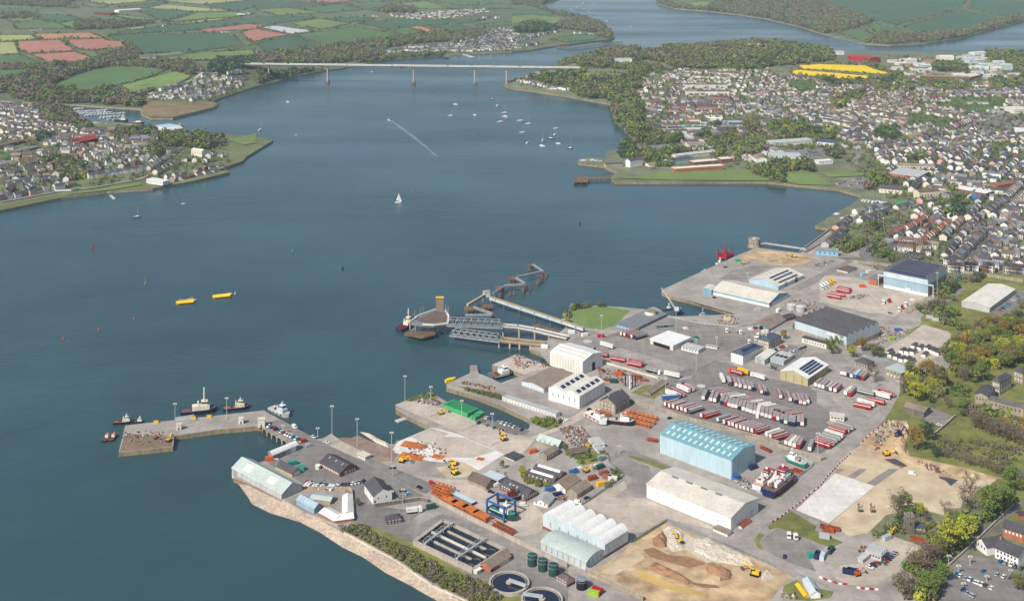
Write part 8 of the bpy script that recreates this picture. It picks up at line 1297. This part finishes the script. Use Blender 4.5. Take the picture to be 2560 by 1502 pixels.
# ------------------------------------------------------------ painted marks
def bays(r, xy, n, ln, off=0.):
    a, b = gl(r, *xy[:4]); d = (b - a); nr = Vector((-d.y, d.x,0)).normalized()
    for i in range(n + 1):
        p = a.lerp(b, i/n); strip('bay_line', paint,[p, p + nr*ln],.14,.3)
bays('I',(1600,470,2270,800),30,4.8); bays('X',(1540,1150,2080,1350),17,9); bays('X',(1660,1000,2420,1200),20,4.8); bays('M',(1030,850,1390,960),14,4.6); bays('M',(1120,800,1600,960),18,4.6); bays('X',(1500,1340,1700,1450),5,5)
for i in range(9): a = gq('N',220,330+i*9); b = gq('N',1130,570+i*9); strip('lane_line', paint,[a.lerp(b,.02*i), b],.22,.3)
for c in ((780,985,1250,1155,2200,1400),(1200,950,1700,1130,2400,1330),(1380,690,1960,830,2500,960),(1200,600,1380,560,1560,600)): strip('lane_line', paint, gl('N', *c),.3,.3)
for i in range(10): a = gq('N',975+14*i,775-3*i); b = gq('N',1000+14*i,742-3*i); strip('crossing_bar', paint,[a, b],.5,.3)
p = gq('N',1222,830); tag(obj('roundabout_mark', ucyl(24), paint, None,(p.x, p.y, p.z + .28), None,(7,7,.08)), kind='structure'); p = gq('J',2280,1048); tag(obj('roundabout_mark', ucyl(24), paint, None,(p.x, p.y, p.z + .28), None,(8,8,.08)), kind='structure')
# ------------------------------------------------------------ single trees near the camera
TL = [('O',355,470,13,'green','round green tree'),('O',450,400,13,'green','dark green tree against the hangar wall'),('O',590,510,11,'spring','fresh green tree'),('O',700,440,13,'bronze','bronze leaved tree'),('O',820,500,12,'olive','olive tree'),('O',890,510,11,'green','green tree'),('O',820,790,15,'brown','bare brown tree'),('O',1150,900,14,'brown','bare grey tree'),('O',1320,1000,17,'spring','bright spring green tree'),('O',1260,900,15,'spring','bright yellow-green tree'),('O',1480,900,13,'spring','low bright green tree'),('O',1420,800,19,'bronze','tall bronze tree'),('O',1560,850,18,'olive','tall olive tree'),('O',1240,740,14,'olive','olive tree by the stone house'),('O',1700,640,16,'green','green tree'),('O',1640,560,15,'olive','olive tree behind chalets'),('O',1780,560,18,'spring','large spring green tree'),('O',1850,450,17,'bronze','bronze green tree'),('O',1950,700,18,'olive','broad olive tree'),('O',2060,770,15,'green','dark round tree'),('O',1820,780,14,'brown','bare purple-brown tree'),('O',1980,620,17,'bronze','bronze tree'),('O',2100,560,17,'olive','olive crown'),('O',2200,600,17,'green','green crown'),('O',2260,500,18,'spring','spring crown'),('O',2050,400,16,'olive','olive crown'),('O',1960,340,15,'brown','bare crown'),('O',2150,330,15,'green','green crown'),('O',2280,300,16,'bronze','bronze crown'),('O',2350,420,17,'green','green crown'),('O',2450,480,17,'spring','spring crown'),('O',2400,250,15,'olive','olive crown'),('O',2480,330,16,'bronze','bronze crown'),('O',2320,170,14,'green','green crown'),('O',2200,220,14,'bronze','bronze crown'),('O',2100,250,14,'spring','spring crown'),('O',2480,170,14,'dark','dark crown'),('O',2000,240,12,'green','green crown'),('O',1880,260,11,'olive','olive crown'),
      ('O',1650,1080,11,'brown','bare slender tree'),('O',1820,1170,12,'green','fresh green tree'),('O',1880,1140,11,'green','second fresh green tree'),('W',1040,690,17,'bronze','big round bronze-green tree'),('W',1180,560,14,'dark','dark shaded tree'),('W',1310,790,9,'dark','dark conical evergreen'),('X',790,380,18,'brown','broad bare brown tree'),('X',900,340,16,'green','green tree with ivy'),('X',1090,330,10,'spring','yellow-green narrow tree'),('X',1180,400,8,'brown','small bare tree'),('X',1480,390,13,'brown','bare grey tree'),('X',1540,800,21,'spring','huge bright green tree'),('X',1760,600,14,'spring','smaller bright green tree'),('X',1760,250,16,'brown','tall bare tree'),('X',2080,330,21,'green','huge deep green tree'),('X',2250,240,15,'green','deep green tree'),('X',1120,1160,19,'rosy','large rosy bare tree'),('X',1250,1000,14,'rosy','rosy bare tree'),('X',1370,900,14,'olive','olive tree'),('X',900,1440,15,'brown','bare tree at the bottom edge'),('X',1220,1450,14,'green','bright green tree at the bottom edge'),('X',1380,1200,12,'green','green tree'),('X',1330,1330,11,'green','low green tree'),('X',2430,1330,10,'olive','small car park tree'),('X',1640,470,9,'green','small tree'),('W',2230,1000,8,'brown','thin bare tree'),  # dark shaded tree: its shade is put into the dark leaf colour
      ('W',2380,1250,17,'green','green crown above the road'),('W',1780,1300,14,'brown','bare crown above the sand'),('L',1640,950,6,'green','low dark green bush'),('L',1230,1090,6,'dark','dark bush'),('L',1480,1100,7,'olive','olive bush'),('L',1700,1140,6,'green','green bush'),('L',1930,1340,9,'olive','olive tree'),('L',2060,1290,11,'green','green tree'),('L',2250,1280,12,'spring','spring tree'),('L',2420,1200,12,'olive','olive tree'),('L',2480,1050,10,'brown','bare tree'),('S',510,590,7,'green','narrow green tree'),('S',40,900,7,'spring','spring green tree'),('I',1500,960,5,'green','green bush'),('S',330,640,5,'green','ivy green bush'),('Y',1600,1080,6,'olive','olive bush'),('Y',1930,1180,7,'spring','spring green tree'),('K',1610,1290,8,'bronze','bronze tree'),('K',1740,1210,9,'green','green tree'),('N',510,215,4,'spring','small round bush')]
for i in range(26): TL.append(('O',1950+(i % 13)*45+random.uniform(-14,14),1250+(i % 13)*18+(i // 13)*45+random.uniform(-12,12), random.uniform(9,12),'brown','slender bare tree'))
for i in range(14): TL.append(('W',1400+i*75+random.uniform(-20,20),790+i*22+random.uniform(-20,10), random.uniform(6,8),'brown','bare sapling'))
KN = dict(green='full green tree', olive='olive-brown tree', spring='yellow-green tree', bronze='bronze-leaved tree', brown='leafless tree')
WX = np.array([(1650,470),(1800,330),(2150,200),(2510,120),(2510,560),(2330,640),(2100,640),(1900,700),(1720,620)], float)
while sum(t[5] in KN.values() for t in TL) < 62:
    x, y = random.uniform(1650,2510), random.uniform(120,700)
    if inpoly(np.array([x]), np.array([y]), WX)[0]: k = random.choice(['green'] * 3 + ['olive'] * 3 + ['spring'] * 3 + ['bronze'] * 2 + ['brown']); TL.append(('O', x, y, random.uniform(11,16), k, KN[k]))
PL = dict(O='by the old stone villas', W='around the green meadow', X='above the corner car park', L='near the grey-white warehouse', S='among the small works', I='by the shingle yard', Y='by the works gate', K='by the stone office', N='by the blue office')
cnt = {}
TL.sort(key=lambda t: q(t[0], t[1], t[2])[0])
for r, x, y, h, k, l in TL: key = (l, r); i = cnt.get(key,0); cnt[key] = i + 1; tree(r, x, y, h, k,'%s %s%s' % (l, PL[r],', %s from left' % nth(i) if sum(1 for t in TL if (t[5], t[0]) == key) > 1 else ''),'single trees in the dockyard', random.uniform(.85,1.1))
for xy, n in (((1620,430,1900,280,2200,180,2510,130,2510,520,2300,640,2090,640,1950,820,1700,700,1640,560),90),((1940,1230,2510,1400,2510,1290,2000,1130,1900,1130),60),((1180,760,1330,720,1640,800,1600,980,1280,1010,1220,900),40)):
    X, Y = scatter(gl('O', *xy), n); add_crowns('dock_scrub', X, Y, dict(olive=4, green=4, bronze=2, spring=2, brown=3),(2.5,5),120)
X, Y = scatter(gl('X',1350,1100,1500,900,1720,700,1850,500,2300,200,2400,50,2200,60,1900,300,1600,400,1350,560,1250,760,900,1050,780,1300,900,1479,1380,1479),110); add_crowns('dock_scrub', X, Y, dict(olive=4, green=5, spring=1, brown=3),(2,3.6),110)
NOBUILD.append(np.array([(p.x, p.y) for p in gl('E',840,740,1500,620,1560,700,1400,830,560,930)])); fill_houses('D',(0,740,250,760,600,850,1100,850,1700,760,2517,860,2517,1479,1000,1479,500,1250,0,1200),700,.3,'ddsttt','w','m', FT); fill_houses('G',(1000,250,2517,100,2517,1490,1850,1470,1600,1350,1250,1300,1100,1250,1450,900,1500,800,1100,420),700, AM,'dtttts','w','s', NT,9); fill_houses('C',(1230,800,1500,700,2517,700,2517,1150,2100,1130,1500,1250,1330,1150),250,.1,'dds','w','m', ES); fill_houses('E',(0,40,330,70,900,300,1500,430,1600,560,1450,700,560,860,0,980),350, AF,'dds','w','m', HL); fill_houses('F',(1000,80,1350,60,2510,0,2510,420,2300,470,1850,470,1450,330),300,.1,'dus','w','m', FT); fill_houses('A',(1470,970,1600,890,2000,780,2430,720,2430,860,2100,960,1700,990),120,.3,'d','w','s', HB); fill_houses('B',(1300,520,1700,470,2000,440,2330,300,2517,300,2517,490,2100,510),260,.2,'d','w','s', BU)
# garden trees filling the towns between the houses
def infill(r, xy, n, size, kinds=GRN, key='town_trees', tris=30):
    X, Y = scatter(gl(r, *xy), n); H = np.array([(h['x'], h['y']) for h in HOUSES]); ok = np.ones(len(X), bool)
    for i in range(len(X)): ok[i] = ((H[:,0] - X[i]) ** 2+(H[:,1] - Y[i]) ** 2).min() > 24
    add_crowns(key, X[ok], Y[ok], kinds, size, tris)
TG = dict(green=5, dark=4, olive=4, brown=3)
infill('D',(0,700,600,830,1100,840,1700,720,2517,720,2517,1479,1000,1479,0,1479),3400,(1.7,3.8), TG); infill('G',(1000,300,2517,100,2517,1479,1500,1479,1000,1330,900,1200,1200,800,1100,700,760,400),2600,(1.4,3.2), TG); infill('C',(1220,740,1500,690,2517,690,2517,1479,1340,1400,1240,1100),1300,(2,4.), TG); infill('F',(700,300,900,100,2510,0,2510,560,1900,540,1000,560),500,(1.8,4), TG); infill('E',(0,30,330,60,900,290,2200,380,2250,620,1500,780,500,900,0,990),1500,(1.4,3.4), TG,'headland_trees'); infill('D',(1180,560,2517,540,2517,720,1400,760),260,(2,4.5), TG); infill('G',(560,1310,620,1100,900,900,1250,880,1480,1010,900,1280),160,(1.2,2.6), TG); infill('A',(1450,980,1600,880,2000,760,2430,720,2430,880,2100,1000,1500,1000),300,(1.8,3.6), TG,'north_woodland'); infill('B',(1280,540,1280,490,2000,430,2300,300,2517,300,2517,505,1900,530),500,(2,4), TG,'north_woodland'); infill('C',(0,790,300,720,600,860,580,895,330,880,100,850),120,(2,4), TG,'ridge_woodland')
build_houses(); finish_woods()
# ------------------------------------------------------------ the air
hz_m = bpy.data.materials.new('haze_air'); hz_m.use_nodes = True; t = hz_m.node_tree
for n in list(t.nodes):
    if n.type != 'OUTPUT_MATERIAL': t.nodes.remove(n)
pv = t.nodes.new('ShaderNodeVolumePrincipled'); pv.inputs['Density'].default_value = .000044; pv.inputs['Color'].default_value = (.72,.86,1,1); pv.inputs['Anisotropy'].default_value = .1
t.links.new(pv.outputs[0],[n for n in t.nodes if n.type == 'OUTPUT_MATERIAL'][0].inputs['Volume'])
hb = obj('haze', mesh('haze',[(x, y, z) for z in (-4.2,376) for x, y in ((-7050,-260),(7050,-260),(7050,8260),(-7050,8260))],[(3,2,1,0),(4,5,6,7),(0,1,5,4),(1,2,6,5),(2,3,7,6),(3,0,4,7)]), hz_m); tag(hb, kind='stuff')
